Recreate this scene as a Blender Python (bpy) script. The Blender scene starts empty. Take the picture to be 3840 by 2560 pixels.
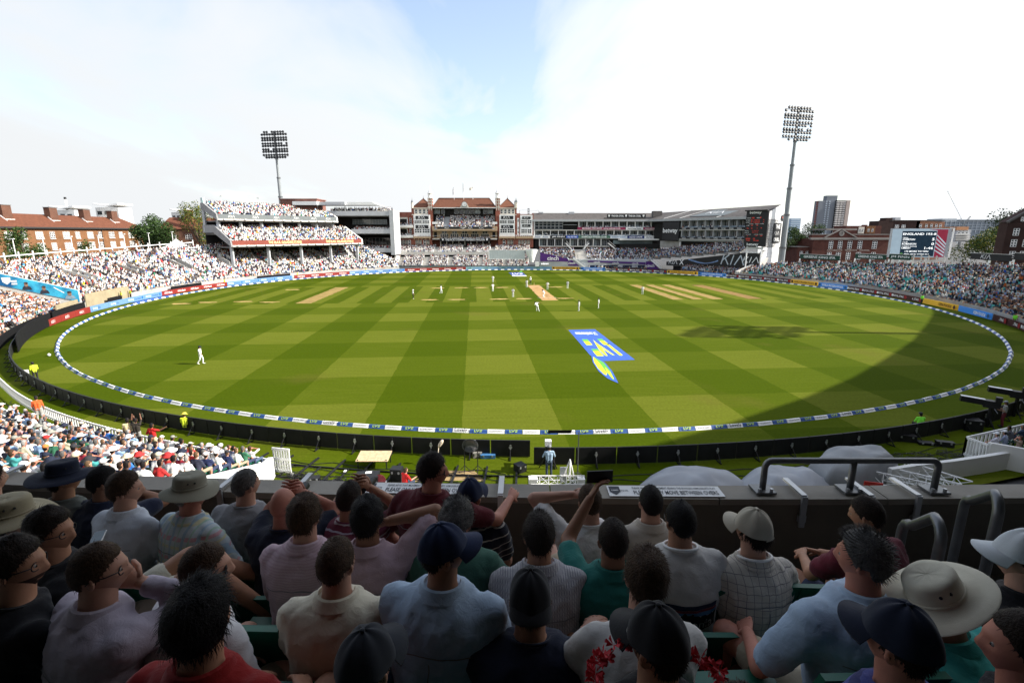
import bpy,math,random
import numpy as np
from mathutils import Vector,Matrix,noise as mnoise
from mathutils.bvhtree import BVHTree

random.seed(7); rng = np.random.default_rng(11)
SC = bpy.context.scene
COL = SC.collection
R = math.radians

# ---------------------------------------------------------------- camera
CAM_H = 12.2; PITCH = math.atan(.2212); FPX = 1840.0
cam_data = bpy.data.cameras.new('camera'); cam = bpy.data.objects.new('camera',cam_data); COL.objects.link(cam)
cam.location = (0,0,CAM_H); cam.rotation_euler = (math.pi/2-PITCH,0,0)
cam_data.sensor_width = 36; cam_data.lens = 36*FPX/3840; cam_data.clip_start = .05; cam_data.clip_end = 6000
SC.camera = cam
# ---------------------------------------------------------------- world and sun
SUN_EL = R(33); SUN_AZ = R(-4)      # sun stands to the right, a touch behind the viewer (angle from +X)
W = bpy.data.worlds.new('World'); SC.world = W; W.use_nodes = True
nt = W.node_tree; nt.nodes.clear()
def N(t,**k):
    n = nt.nodes.new(t)
    for a,v in k.items(): setattr(n,a,v)
    return n
sky = N('ShaderNodeTexSky',sky_type='NISHITA',sun_disc=False)
sky.sun_elevation = SUN_EL; sky.sun_rotation = math.pi/2 - SUN_AZ; sky.air_density = 1.0; sky.dust_density = 1.6; sky.ozone_density = 1.0
bg = N('ShaderNodeBackground'); out = N('ShaderNodeOutputWorld')
tc = N('ShaderNodeTexCoord'); sep = N('ShaderNodeSeparateXYZ'); nt.links.new(tc.outputs['Generated'],sep.inputs[0])
def MA(op,a,b=None,c=None,clamp=False):
    n = nt.nodes.new('ShaderNodeMath'); n.operation = op; n.use_clamp = clamp
    for i,v in enumerate((a,b,c)):
        if v is None: continue
        if isinstance(v,(int,float)): n.inputs[i].default_value = v
        else: nt.links.new(v,n.inputs[i])
    return n.outputs[0]
def world_clouds():
    zc = MA('ADD',MA('MAXIMUM',sep.outputs[2],0.0),.16)
    comb = N('ShaderNodeCombineXYZ')
    nt.links.new(MA('DIVIDE',sep.outputs[0],zc),comb.inputs[0]); nt.links.new(MA('DIVIDE',sep.outputs[1],zc),comb.inputs[1])
    mp = N('ShaderNodeMapping'); mp.inputs['Rotation'].default_value = (0,0,R(28)); mp.inputs['Scale'].default_value = (.75,.42,1); mp.inputs['Location'].default_value = (1.35,.4,0)
    nt.links.new(comb.outputs[0],mp.inputs[0])
    n1 = N('ShaderNodeTexNoise'); n1.inputs['Scale'].default_value = 1.25; n1.inputs['Detail'].default_value = 7; n1.inputs['Roughness'].default_value = .52; n1.inputs['Distortion'].default_value = .55
    nt.links.new(mp.outputs[0],n1.inputs[0])
    # thin cloud sheet: optical depth grows towards the horizon
    tau = MA('MULTIPLY',MA('MAXIMUM',MA('SUBTRACT',n1.outputs[0],.385),0.0),4.6)
    tau = MA('ADD',MA('DIVIDE',tau,MA('ADD',MA('MAXIMUM',sep.outputs[2],0.0),.06)),0.0)
    haze = MA('DIVIDE',.10,MA('ADD',MA('MAXIMUM',sep.outputs[2],0.0),.1))
    dens = MA('SUBTRACT',1.0,MA('EXPONENT',MA('MULTIPLY',MA('ADD',tau,haze),-1.0)))
    # forward scattering: thin cloud is brighter towards the sun
    sd = (math.cos(SUN_EL)*math.cos(SUN_AZ),math.cos(SUN_EL)*math.sin(SUN_AZ),math.sin(SUN_EL))
    dot = N('ShaderNodeVectorMath',operation='DOT_PRODUCT'); nt.links.new(tc.outputs['Generated'],dot.inputs[0]); dot.inputs[1].default_value = sd
    g = MA('POWER',MA('MULTIPLY_ADD',dot.outputs['Value'],.5,.5),2.2)
    br = MA('MULTIPLY_ADD',g,CLOUD_SUN,CLOUD_BASE)
    cc = N('ShaderNodeVectorMath',operation='SCALE'); cc.inputs[0].default_value = (.955,.98,1.0); nt.links.new(br,cc.inputs['Scale'])
    mix = N('ShaderNodeMix',data_type='RGBA'); nt.links.new(dens,mix.inputs[0]); nt.links.new(sky.outputs[0],mix.inputs[6]); nt.links.new(cc.outputs[0],mix.inputs[7])
    nt.links.new(mix.outputs[2],bg.inputs[0])
SKY_STRENGTH = .15; CLOUD_BASE = 3.05; CLOUD_SUN = 2.1
world_clouds(); bg.inputs[1].default_value = SKY_STRENGTH
nt.links.new(bg.outputs[0],out.inputs[0])
sun_d = bpy.data.lights.new('sun','SUN'); sun_d.energy = 5.0; sun_d.angle = R(.5); sun_d.color = (1,.95,.86)
sun = bpy.data.objects.new('sun',sun_d); COL.objects.link(sun); sun.location = (60,-10,80)
_sd = Vector((math.cos(SUN_EL)*math.cos(SUN_AZ),math.cos(SUN_EL)*math.sin(SUN_AZ),math.sin(SUN_EL)))
sun.rotation_euler = _sd.to_track_quat('Z','Y').to_euler()
SC.view_settings.view_transform = 'Standard'; SC.view_settings.look = 'None'; SC.view_settings.gamma = 1; SC.view_settings.exposure = 1.0
SC.render.engine = 'CYCLES'; SC.cycles.max_bounces = 5; SC.cycles.diffuse_bounces = 3; SC.cycles.glossy_bounces = 2; SC.cycles.transparent_max_bounces = 6

# ---------------------------------------------------------------- surveying helpers (points of the place from the photograph's perspective)
_c,_s = math.cos(PITCH),math.sin(PITCH)
def _ray(x,y):
    u = (x-1920)/FPX; v = -(y-1280)/FPX
    return u,_c+v*_s,-_s+v*_c
def gnd(x,y,z=0.0):
    d = _ray(x,y); t = (z-CAM_H)/d[2]; return Vector((d[0]*t,d[1]*t,z))
def at(x,y,Y):
    d = _ray(x,y); t = Y/d[1]; return Vector((d[0]*t,Y,CAM_H+d[2]*t))
def zat(y,Y): return at(1920,y,Y).z
def pix(p):
    z = p[2]-CAM_H; dep = p[1]*_c-z*_s; up = p[1]*_s+z*_c
    return 1920+FPX*p[0]/dep,1280-FPX*up/dep

# ---------------------------------------------------------------- mesh builder
class MB:
    def __init__(s): s.v = []; s.f = []; s.m = []
    def add(s,vs,fs,m=0):
        o = len(s.v); s.v += [tuple(p) for p in vs]; s.f += [tuple(i+o for i in f) for f in fs]; s.m += [m]*len(fs); return s
    def box(s,c,d,m=0,rz=0.0,M=None):
        x,y,z = d[0]/2,d[1]/2,d[2]/2
        vs = [Vector((a,b,e)) for e in (-z,z) for b in (-y,y) for a in (-x,x)]
        T = M if M is not None else Matrix.Rotation(rz,3,'Z')
        return s.add([T @ p + Vector(c) for p in vs],[(0,2,3,1),(4,5,7,6),(0,1,5,4),(2,6,7,3),(1,3,7,5),(0,4,6,2)],m)
    def bb(s,x0,x1,y0,y1,z0,z1,m=0):
        return s.box(((x0+x1)/2,(y0+y1)/2,(z0+z1)/2),(abs(x1-x0),abs(y1-y0),abs(z1-z0)),m)
    def quad(s,a,b,c,d,m=0): return s.add([a,b,c,d],[(0,1,2,3)],m)
    def poly(s,pts,m=0): return s.add(pts,[tuple(range(len(pts)))],m)
    def slab(s,pts,vec,m=0):                 # polygon extruded along vec
        n = len(pts); vec = Vector(vec); pts = [Vector(p) for p in pts]
        fs = [tuple(range(n)),tuple(range(2*n-1,n-1,-1))]+[((i+1) % n,i,i+n,(i+1) % n+n) for i in range(n)]
        return s.add(pts+[p+vec for p in pts],fs,m)
    def beam(s,a,b,w,h,m=0):               # rectangular bar between two points
        a,b = Vector(a),Vector(b); d = (b-a)
        if d.length < 1e-6: return s
        z = d.normalized(); up = Vector((0,0,1)) if abs(z.z) < .95 else Vector((0,1,0))
        x = z.cross(up).normalized(); y = x.cross(z)
        q = [x*(sx*w/2)+y*(sy*h/2) for sx,sy in ((-1,-1),(1,-1),(1,1),(-1,1))]
        return s.add([a+p for p in q]+[b+p for p in q],[(0,1,2,3),(7,6,5,4),(1,0,4,5),(2,1,5,6),(3,2,6,7),(0,3,7,4)],m)
    def tube(s,pts,r,n=8,m=0,cap=True):    # swept tube, r number or list
        pts = [Vector(p) for p in pts]; k = len(pts); rs = r if isinstance(r,(list,tuple)) else [r]*k
        vs = []; px = None
        for i,p in enumerate(pts):
            t = (pts[min(i+1,k-1)]-pts[max(i-1,0)])
            t = t.normalized() if t.length > 1e-9 else Vector((0,0,1))
            if px is None:
                up = Vector((0,0,1)) if abs(t.z) < .9 else Vector((0,1,0)); x = t.cross(up).normalized()
            else:
                x = (px-t*px.dot(t)); x = x.normalized() if x.length > 1e-6 else t.orthogonal().normalized()
            px = x; y = t.cross(x)
            vs += [p+(x*math.cos(2*math.pi*j/n)+y*math.sin(2*math.pi*j/n))*rs[i] for j in range(n)]
        fs = [(i*n+j,i*n+(j+1) % n,(i+1)*n+(j+1) % n,(i+1)*n+j) for i in range(k-1) for j in range(n)]
        if cap: fs += [tuple(range(n-1,-1,-1)),tuple((k-1)*n+j for j in range(n))]
        return s.add(vs,fs,m)
    def lathe(s,prof,c=(0,0,0),n=16,m=0,T=None):   # prof [(r,z)...]
        c = Vector(c); vs = []
        for r,z in prof:
            for j in range(n):
                p = Vector((r*math.cos(2*math.pi*j/n),r*math.sin(2*math.pi*j/n),z)); vs.append((T @ p if T is not None else p)+c)
        k = len(prof)
        fs = [(i*n+j,i*n+(j+1) % n,(i+1)*n+(j+1) % n,(i+1)*n+j) for i in range(k-1) for j in range(n)]
        fs += [tuple(range(n-1,-1,-1)),tuple((k-1)*n+j for j in range(n))]
        return s.add(vs,fs,m)
    def mesh(s,name,mats,smooth=False):
        me = bpy.data.meshes.new(name); me.from_pydata(s.v,[],s.f)
        mats = mats if isinstance(mats,(list,tuple)) else [mats]
        for q in mats: me.materials.append(q)
        if len(mats) > 1: me.polygons.foreach_set('material_index',s.m)
        if smooth: me.polygons.foreach_set('use_smooth',[True]*len(s.f))
        me.update(); return me
    def build(s,name,mats,parent=None,smooth=False,**k): return link(name,s.mesh(name,mats,smooth),parent,**k)

def link(name,me,parent=None,loc=None,rz=None,M=None,**k):
    o = bpy.data.objects.new(name,me); COL.objects.link(o)
    if parent is not None: o.parent = parent
    if M is not None: o.matrix_local = M
    if loc is not None: o.location = loc
    if rz is not None: o.rotation_euler = (0,0,rz)
    if k: tag(o,**k)
    return o
def tag(o,label=None,cat=None,group=None,kind=None):
    if label: o['label'] = label
    if cat: o['category'] = cat
    if group: o['group'] = group
    if kind: o['kind'] = kind
    return o
def empty(name,loc=(0,0,0),rz=0.0,**k): return link(name,None,None,loc=loc,rz=rz,**k)
def grid_mesh(name,P,mats,smooth=True,closed=False):      # P: array (rows, cols, 3)
    r,c_,_ = P.shape; me = bpy.data.meshes.new(name); fs = []
    for i in range(r-1):
        for j in range(c_ if closed else c_-1):
            j2 = (j+1) % c_; fs.append((i*c_+j,i*c_+j2,(i+1)*c_+j2,(i+1)*c_+j))
    me.from_pydata(P.reshape(-1,3).tolist(),[],fs)
    for q in (mats if isinstance(mats,(list,tuple)) else [mats]): me.materials.append(q)
    if smooth: me.polygons.foreach_set('use_smooth',[True]*len(fs))
    me.update(); return me

ORD = ['first','second','third','fourth','fifth','sixth','seventh','eighth','ninth','tenth','eleventh','twelfth','thirteenth','fourteenth','fifteenth','sixteenth','seventeenth','eighteenth','nineteenth','twentieth']
def ordn(i):
    if i < 20: return ORD[i]
    n = i+1; return f"{n}{'st' if n % 10 == 1 and n != 11 else 'nd' if n % 10 == 2 and n != 12 else 'rd' if n % 10 == 3 and n != 13 else 'th'}"
# ---------------------------------------------------------------- materials
MATS = {}
def M(name,col=(.5,.5,.5),rough=.7,var=.18,scale=4.0,bump=0.0,metal=0.0,spec=.3,detail=4,objcol=False,sheen=0.0,emit=None,bscale=None):
    if name in MATS: return MATS[name]
    m = bpy.data.materials.new(name); m.use_nodes = True; t = m.node_tree; b = t.nodes['Principled BSDF']
    b.inputs['Roughness'].default_value = rough; b.inputs['Metallic'].default_value = metal; b.inputs['Specular IOR Level'].default_value = spec
    if sheen: b.inputs['Sheen Weight'].default_value = sheen
    L = t.links.new; co = t.nodes.new('ShaderNodeTexCoord')
    nz = t.nodes.new('ShaderNodeTexNoise'); nz.inputs['Scale'].default_value = scale; nz.inputs['Detail'].default_value = detail; L(co.outputs['Object'],nz.inputs[0])
    mr = t.nodes.new('ShaderNodeMapRange'); mr.inputs[1].default_value = .25; mr.inputs[2].default_value = .75; mr.inputs[3].default_value = 1-var; mr.inputs[4].default_value = 1+var; L(nz.outputs[0],mr.inputs[0])
    sc = t.nodes.new('ShaderNodeVectorMath'); sc.operation = 'SCALE'; L(mr.outputs[0],sc.inputs['Scale'])
    if objcol:
        oi = t.nodes.new('ShaderNodeObjectInfo'); L(oi.outputs['Color'],sc.inputs[0])
    else: sc.inputs[0].default_value = col[:3]
    L(sc.outputs[0],b.inputs['Base Color'])
    if emit:
        b.inputs['Emission Strength'].default_value = emit; L(sc.outputs[0],b.inputs['Emission Color'])
    if bump:
        bn = t.nodes.new('ShaderNodeTexNoise'); bn.inputs['Scale'].default_value = bscale or scale*4; bn.inputs['Detail'].default_value = 5; L(co.outputs['Object'],bn.inputs[0])
        bp = t.nodes.new('ShaderNodeBump'); bp.inputs['Strength'].default_value = bump; bp.inputs['Distance'].default_value = .02; L(bn.outputs[0],bp.inputs['Height']); L(bp.outputs[0],b.inputs['Normal'])
    MATS[name] = m; return m
def bricks(name,c1=None,c2=None,mortar=None,sx=.225,sy=.075,var=.3):
    if name in MATS: return MATS[name]
    m = M(name,c1,.85,.2,.7,.2,spec=.15); t = m.node_tree; b = t.nodes['Principled BSDF']; L = t.links.new
    sc = b.inputs['Base Color'].links[0].from_node; geo = t.nodes.new('ShaderNodeTexCoord')
    sp = t.nodes.new('ShaderNodeSeparateXYZ'); L(geo.outputs['Object'],sp.inputs[0]); ad = t.nodes.new('ShaderNodeMath'); L(sp.outputs[0],ad.inputs[0]); L(sp.outputs[1],ad.inputs[1])
    cb = t.nodes.new('ShaderNodeCombineXYZ'); L(ad.outputs[0],cb.inputs[0]); L(sp.outputs[2],cb.inputs[1])
    br = t.nodes.new('ShaderNodeTexBrick'); L(cb.outputs[0],br.inputs[0]); br.inputs['Color1'].default_value = (*c1,1); br.inputs['Color2'].default_value = (*c2,1); br.inputs['Mortar'].default_value = (*mortar,1)
    br.inputs['Scale'].default_value = 1; br.inputs['Brick Width'].default_value = sx; br.inputs['Row Height'].default_value = sy; br.inputs['Mortar Size'].default_value = .008
    L(br.outputs[0],sc.inputs[0]); return m
def colattr(name,rough=.8,sheen=0.0):
    m = M(name,(.5,.5,.5),rough,.12,3,spec=.15); t = m.node_tree; b = t.nodes['Principled BSDF']
    a = t.nodes.new('ShaderNodeAttribute'); a.attribute_name = 'tint'; t.links.new(a.outputs['Color'],b.inputs['Base Color'].links[0].from_node.inputs[0]); return m

CONC = M('concrete',(.36,.35,.33),.85,.2,.6,.15)
CONC_L = M('pale concrete',(.55,.53,.49),.85,.15,.5,.1)
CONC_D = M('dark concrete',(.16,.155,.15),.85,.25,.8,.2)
GREYP = M('grey painted steel',(.42,.43,.45),.5,.08,1)
WHITE = M('white paint',(.8,.8,.79),.55,.06,1.2)
WHITE2 = M('off white render',(.74,.73,.70),.7,.1,.4)
BLACK = M('black plastic',(.012,.012,.013),.5,.2,3)
BLACKM = M('matt black cloth',(.010,.010,.011),.9,.2,3,spec=.1)
STEEL = M('galvanised steel',(.45,.46,.47),.4,.15,6,metal=.7)
DSTEEL = M('dark tubular steel',(.16,.165,.17),.38,.2,8,metal=.6)
GLASS = M('dark window glass',(.02,.024,.028),.08,.3,.4,spec=.6)
GLASS2 = M('pale glazing',(.16,.2,.21),.08,.3,.4,spec=.6)
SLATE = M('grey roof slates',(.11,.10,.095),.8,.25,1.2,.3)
DARKV = M('dark interior',(.018,.017,.017),.9,.3,1)  # near black colour stands in for the shade of recesses and openings
SIGNB = M('black sign board',(.016,.017,.02),.45,.15,1)
SIGNW = M('white lettering',(.82,.82,.82),.5,.03,1)
TARP = M('grey tarpaulin',(.29,.305,.33),.55,.12,.8,.15)
# ---------------------------------------------------------------- lettering and marks
_TX = {}
def text_mesh(s,mat,bold=.012,shear=0.0,spacing=1.0):
    key = (s,mat.name,bold,shear,spacing)
    if key in _TX: return _TX[key]
    cu = bpy.data.curves.new('lettering','FONT'); cu.body = s; cu.size = 1; cu.align_x = 'CENTER'; cu.align_y = 'CENTER'; cu.offset = bold; cu.shear = shear; cu.space_character = spacing
    cu.resolution_u = 2; cu.dimensions = '2D'; cu.fill_mode = 'BOTH'
    o = bpy.data.objects.new('lettering',cu); COL.objects.link(o)
    me = bpy.data.meshes.new_from_object(o.evaluated_get(bpy.context.evaluated_depsgraph_get()))
    bpy.data.objects.remove(o); bpy.data.curves.remove(cu)
    me.name = 'lettering'; me.materials.clear(); me.materials.append(mat)
    n = len(me.vertices); co = np.empty(n*3); me.vertices.foreach_get('co',co); co = co.reshape(-1,3)
    if n:
        w = co[:,0].max()-co[:,0].min(); co[:,0] -= (co[:,0].max()+co[:,0].min())/2; co[:,1] -= (co[:,1].max()+co[:,1].min())/2
        h = co[:,1].max()-co[:,1].min(); me.vertices.foreach_set('co',co.ravel()); me.update()
    else: w = h = 1
    _TX[key] = (me,w,h); return _TX[key]
def plane_matrix(c,right,up,sx=1,sy=1):
    x = Vector(right).normalized(); y = Vector(up).normalized(); z = x.cross(y)
    return Matrix(((x.x*sx,y.x*sy,z.x,c[0]),(x.y*sx,y.y*sy,z.y,c[1]),(x.z*sx,y.z*sy,z.z,c[2]),(0,0,0,1)))
def put_text(s,c,right,up,width=None,height=None,mat=None,parent=None,bold=.012,shear=0.0,off=.01,name='lettering',spacing=1.0):
    mat = mat or SIGNW; me,w,h = text_mesh(s,mat,bold,shear,spacing)
    sy = height/h if height else None; sx = width/w if width else None
    if sx is None: sx = sy
    if sy is None: sy = sx
    x = Vector(right).normalized(); y = Vector(up).normalized(); n = x.cross(y).normalized(); c = Vector(c)+n*off
    Mx = plane_matrix(c,x,y,sx,sy)
    if parent is not None: Mx = parent.matrix_basis.inverted() @ Mx
    return link(name,me,parent,M=Mx)
_KM = {}
def kia_mesh(mat):
    if mat.name in _KM: return _KM[mat.name]
    b = MB(); w = .12
    def st(pts,ww=w):
        pts = [Vector((p[0],p[1],0)) for p in pts]
        for i in range(len(pts)-1):
            d = (pts[i+1]-pts[i]).normalized(); n = Vector((-d.y,d.x,0))*ww/2
            b.quad(pts[i]-n,pts[i+1]-n,pts[i+1]+n,pts[i]+n)
    st([(-1.55,-.5),(-1.25,.5)]); st([(-1.4,-.06),(-.68,.5)]); st([(-1.12,.16),(-.72,-.5)]); st([(-.46,-.5),(-.16,.5)]); st([(-.02,-.5),(.62,.5)]); st([(.6,.5),(1.0,-.5)])
    me = b.mesh('logo_lettering',mat); _KM[mat.name] = me; return me
def put_kia(c,right,up,width,mat=None,parent=None,off=.01):
    mat = mat or SIGNW; me = kia_mesh(mat); x = Vector(right).normalized(); y = Vector(up).normalized(); n = x.cross(y); s = width/3.1
    Mx = plane_matrix(Vector(c)+n*off,x,y,s,s)
    if parent is not None: Mx = parent.matrix_basis.inverted() @ Mx
    return link('logo_lettering',me,parent,M=Mx)
_LV = {}
def lv_mesh(mat):
    if mat.name in _LV: return _LV[mat.name]
    b = MB()
    for poly in ([(-1.5,.5),(-1.25,.5),(-1.25,-.28),(-.75,-.28),(-.75,-.5),(-1.5,-.5)],[(-.85,.5),(-.58,.5),(-.3,-.12),(-.3,-.5)],[(-.3,-.12),(.28,.5),(.6,.5),(-.3,-.5)],[(.7,.42),(1.5,.42),(1.4,.12),(.6,.12)],[(.55,-.08),(1.35,-.08),(1.25,-.4),(.45,-.4)]):
        if len(poly) == 6:
            b.poly([(*poly[i],0) for i in (5,3+0,2,1,0)][:0] or [(-1.5,-.5,0),(-1.25,-.5,0),(-1.25,.5,0),(-1.5,.5,0)]); b.poly([(-1.25,-.5,0),(-.75,-.5,0),(-.75,-.28,0),(-1.25,-.28,0)])
        else: b.poly([(p[0],p[1],0) for p in poly])
    me = b.mesh('logo_lettering',mat); _LV[mat.name] = me; return me
def put_lv(c,right,up,width,mat,parent=None,off=.01):
    me = lv_mesh(mat); x = Vector(right).normalized(); y = Vector(up).normalized(); n = x.cross(y); s = width/3.0
    Mx = plane_matrix(Vector(c)+n*off,x,y,s,s)
    if parent is not None: Mx = parent.matrix_basis.inverted() @ Mx
    return link('logo_lettering',me,parent,M=Mx)

# ---------------------------------------------------------------- ground and field
CX,CY,RR = 2.3,98.0,69.3
TH = R(4.3)
def rot_back(xp,yp,z=0.0): return Vector((xp*math.cos(TH)-yp*math.sin(TH),xp*math.sin(TH)+yp*math.cos(TH),z))
def polar(th,r,z=0.0): return Vector((CX+r*math.cos(th),CY+r*math.sin(th),z))

def grass_material(square=False):
    m = M('mown grass' + (' square' if square else ''),(.1,.15,.02),.9,.16,5.5,.5,spec=.02,bscale=26,detail=6); t = m.node_tree; b = t.nodes['Principled BSDF']; L = t.links.new
    def math_(op,a,b_=None,c=None):
        n = t.nodes.new('ShaderNodeMath'); n.operation = op
        for i,v in enumerate((a,b_,c)):
            if v is None: continue
            if isinstance(v,(int,float)): n.inputs[i].default_value = v
            else: L(v,n.inputs[i])
        return n.outputs[0]
    co = t.nodes.new('ShaderNodeTexCoord'); sp = t.nodes.new('ShaderNodeSeparateXYZ'); L(co.outputs['Object'],sp.inputs[0])
    # small wobble of the mower's line
    wn = t.nodes.new('ShaderNodeTexNoise'); wn.inputs['Scale'].default_value = .5; wn.inputs['Detail'].default_value = 3; L(co.outputs['Object'],wn.inputs[0])
    wob = math_('MULTIPLY',math_('SUBTRACT',wn.outputs[0],.5),.22)
    fine = t.nodes.new('ShaderNodeTexNoise'); fine.inputs['Scale'].default_value = 9; fine.inputs['Detail'].default_value = 4; L(co.outputs['Object'],fine.inputs[0])
    wob = math_('ADD',wob,math_('MULTIPLY',math_('SUBTRACT',fine.outputs[0],.5),.14))
    xp = math_('ADD',math_('ADD',math_('MULTIPLY',sp.outputs[0],math.cos(TH)),math_('MULTIPLY',sp.outputs[1],math.sin(TH))),wob)
    yp = math_('ADD',math_('ADD',math_('MULTIPLY',sp.outputs[0],-math.sin(TH)),math_('MULTIPLY',sp.outputs[1],math.cos(TH))),wob)
    def stripes(v,off,w):
        f = math_('FRACT',math_('DIVIDE',math_('ADD',v,off),2*w))
        mr = t.nodes.new('ShaderNodeMapRange'); mr.interpolation_type = 'SMOOTHSTEP'; mr.inputs[1].default_value = .485; mr.inputs[2].default_value = .515; L(math_('ABSOLUTE',math_('SUBTRACT',f,.5)),mr.inputs[0])
        g = math_('LESS_THAN',f,.5); return g
    if not square:
        cx_ = stripes(xp,1.0,6.35); cy_ = stripes(yp,-34.9+6.91*0,6.91)
        tot = math_('MULTIPLY_ADD',cx_,.55,math_('MULTIPLY',math_('SUBTRACT',1.0,cy_),.40))
    else:
        cx_ = stripes(xp,-.2,3.05); w2 = t.nodes.new('ShaderNodeTexNoise'); w2.inputs['Scale'].default_value = .33; L(math_('FLOOR',math_('DIVIDE',xp,3.05)),w2.inputs[0])
        wear = t.nodes.new('ShaderNodeTexNoise'); wear.inputs['Scale'].default_value = .35; wear.inputs['Detail'].default_value = 6; L(co.outputs['Object'],wear.inputs[0])
        tot = math_('ADD',math_('MULTIPLY',cx_,.75),math_('MULTIPLY',wear.outputs[0],.35))
    big = t.nodes.new('ShaderNodeTexNoise'); big.inputs['Scale'].default_value = .035; big.inputs['Detail'].default_value = 5; L(co.outputs['Object'],big.inputs[0])
    # streaks left along the mowing direction
    mp = t.nodes.new('ShaderNodeMapping'); mp.inputs['Rotation'].default_value = (0,0,-TH); mp.inputs['Scale'].default_value = (.25,3.2,1); L(co.outputs['Object'],mp.inputs[0])
    st = t.nodes.new('ShaderNodeTexNoise'); st.inputs['Scale'].default_value = 1.0; st.inputs['Detail'].default_value = 4; L(mp.outputs[0],st.inputs[0])
    fac = math_('ADD',tot,math_('ADD',math_('MULTIPLY',math_('SUBTRACT',big.outputs[0],.5),.7),math_('MULTIPLY',math_('SUBTRACT',st.outputs[0],.5),.55)))
    rp = t.nodes.new('ShaderNodeValToRGB'); e = rp.color_ramp.elements; e[0].position = -.05; e[0].color = (.043,.066,.0012,1); e[1].position = 1.15 if False else 1.0; e[1].color = (.098,.115,.011,1)
    e0 = rp.color_ramp.elements.new(.5); e0.color = (.060,.083,.0035,1); L(fac,rp.inputs[0])
    # dry, worn patches
    dn = t.nodes.new('ShaderNodeTexNoise'); dn.inputs['Scale'].default_value = .09 if not square else .5; dn.inputs['Detail'].default_value = 7; L(co.outputs['Object'],dn.inputs[0])
    dm = t.nodes.new('ShaderNodeMapRange'); dm.inputs[1].default_value = .60; dm.inputs[2].default_value = .78; dm.inputs[4].default_value = .55 if not square else .8; L(dn.outputs[0],dm.inputs[0])
    mx = t.nodes.new('ShaderNodeMix'); mx.data_type = 'RGBA'; L(dm.outputs[0],mx.inputs[0]); L(rp.outputs[0],mx.inputs[6]); mx.inputs[7].default_value = (.105,.085,.018,1)
    L(mx.outputs[2],b.inputs['Base Color'].links[0].from_node.inputs[0]); return m
GRASS = grass_material(); GRASS_SQ = grass_material(True)
g = MB(); g.poly([(-3000,-300,-.25),(3000,-300,-.25),(3000,5000,-.25),(-3000,5000,-.25)])
g.build('ground',M('tarmac ground',(.07,.07,.072),.9,.25,.3,.2),kind='structure')
g = MB(); g.poly([polar(R(a),78.6,-.004) for a in range(0,360,3)]); g.build('grass_field',GRASS,kind='structure')
g = MB(); g.poly([rot_back(-62,88.4),rot_back(74,88.4),rot_back(74,115.6),rot_back(-62,115.6)])
sq = g.build('pitch_square',GRASS_SQ,kind='structure')
for p in sq.data.vertices: pass
def clay(name,col): return M(name,col,.95,.28,.8,.3,detail=7,spec=.1)
CLAY = clay('worn clay',(.36,.22,.095)); CLAY2 = clay('thin straw grass',(.25,.175,.06)); CLAY3 = clay('brown turf',(.2,.125,.042)); CREASE = clay('bare crease patch',(.40,.27,.11))
def strip(x0,x1,y0,y1,m,z,ragged=.12):
    b = MB(); n = 26; pts = []
    for k in range(n+1): pts.append(rot_back(x0+random.uniform(-ragged,ragged),y0+(y1-y0)*k/n,z))
    for k in range(n,-1,-1): pts.append(rot_back(x1+random.uniform(-ragged,ragged),y0+(y1-y0)*k/n,z))
    for k in range(n): b.quad(pts[k],pts[2*n+1-k],pts[2*n-k],pts[k+1])
    return b
pitch_n = 0
for nm,x0,x1,y0,y1,m in (('pitch_strip',12.4,15.3,89.6,116.6,CLAY),('old_pitch_strip',37.0,39.0,88.8,115.4,CLAY2),('old_pitch_strip',40.8,42.7,88.8,115.3,CLAY2),('old_pitch_strip',44.6,46.7,88.8,115.2,CLAY2),('old_pitch_strip',51.6,54.4,88.8,114.0,CLAY3),('old_pitch_strip',-31.8,-29.0,88.8,115.2,CLAY2)):
    strip(x0,x1,y0,y1,m,.006).build(nm,m,kind='structure')
for x0,y0 in ((-8.5,92),(-3.5,92),(-8.5,112),(-3,112.2),(1.2,112),(6,112),(4.6,92),(9,92.2),(-37,91),(-42,92),(-48,91.5),(-40,111),(-52,90),(17,92.2),(18.5,112)):
    b = MB(); n = 16; b.poly([rot_back(x0+(1.7+random.uniform(-.5,.4))*math.cos(2*math.pi*k/n),y0+(.62+random.uniform(-.25,.2))*math.sin(2*math.pi*k/n),.009) for k in range(n)]); b.build('worn_patch',CREASE,kind='structure')
CHALK = M('white line paint',(.75,.75,.7),.8,.15,3)
for yc in (93.4,113.5):
    b = MB(); b.poly([rot_back(12.0,yc,.010),rot_back(15.7,yc,.010),rot_back(15.7,yc+.1,.010),rot_back(12.0,yc+.1,.010)]); b.build('crease_line',CHALK,kind='structure')

# painted advert near the middle of the outfield
BLUEP = M('blue ground paint',(.035,.10,.42),.85,.12,1.5,.2); YELP = M('yellow green ground paint',(.62,.66,.03),.85,.15,2); GRNP = M('green ground paint',(.10,.38,.05),.85,.15,2); WHTP = M('white ground paint',(.75,.77,.8),.85,.1,2); NAVYP = M('navy ground paint',(.012,.02,.09),.85,.15,2)
def lg(x,y,z): return gnd(2120+x/6.03,1200+y/6.03,z)
gl = empty('ground_logo',(0,0,0),label='blue and yellow advert painted flat on the grass, large near one',cat='ground logo')
b = MB(); b.poly([lg(*p,.006) for p in ((70,222),(670,207),(1575,895),(790,925),(560,790))][::-1]); b.build('blue_panel',BLUEP,gl)
b = MB(); b.poly([lg(*p,.0085) for p in ((590,810),(700,830),(900,960),(1060,1150),(1200,1425),(960,1320),(760,1160),(620,950))][::-1]); b.build('feather_outline',BLUEP,gl)
def grad(pts_edge,name):
    # yellow body, green tip laid as separate painted areas
    b = MB(); b.poly([lg(*p,.011) for p in pts_edge][::-1]); b.build(name,YELP,gl)
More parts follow.
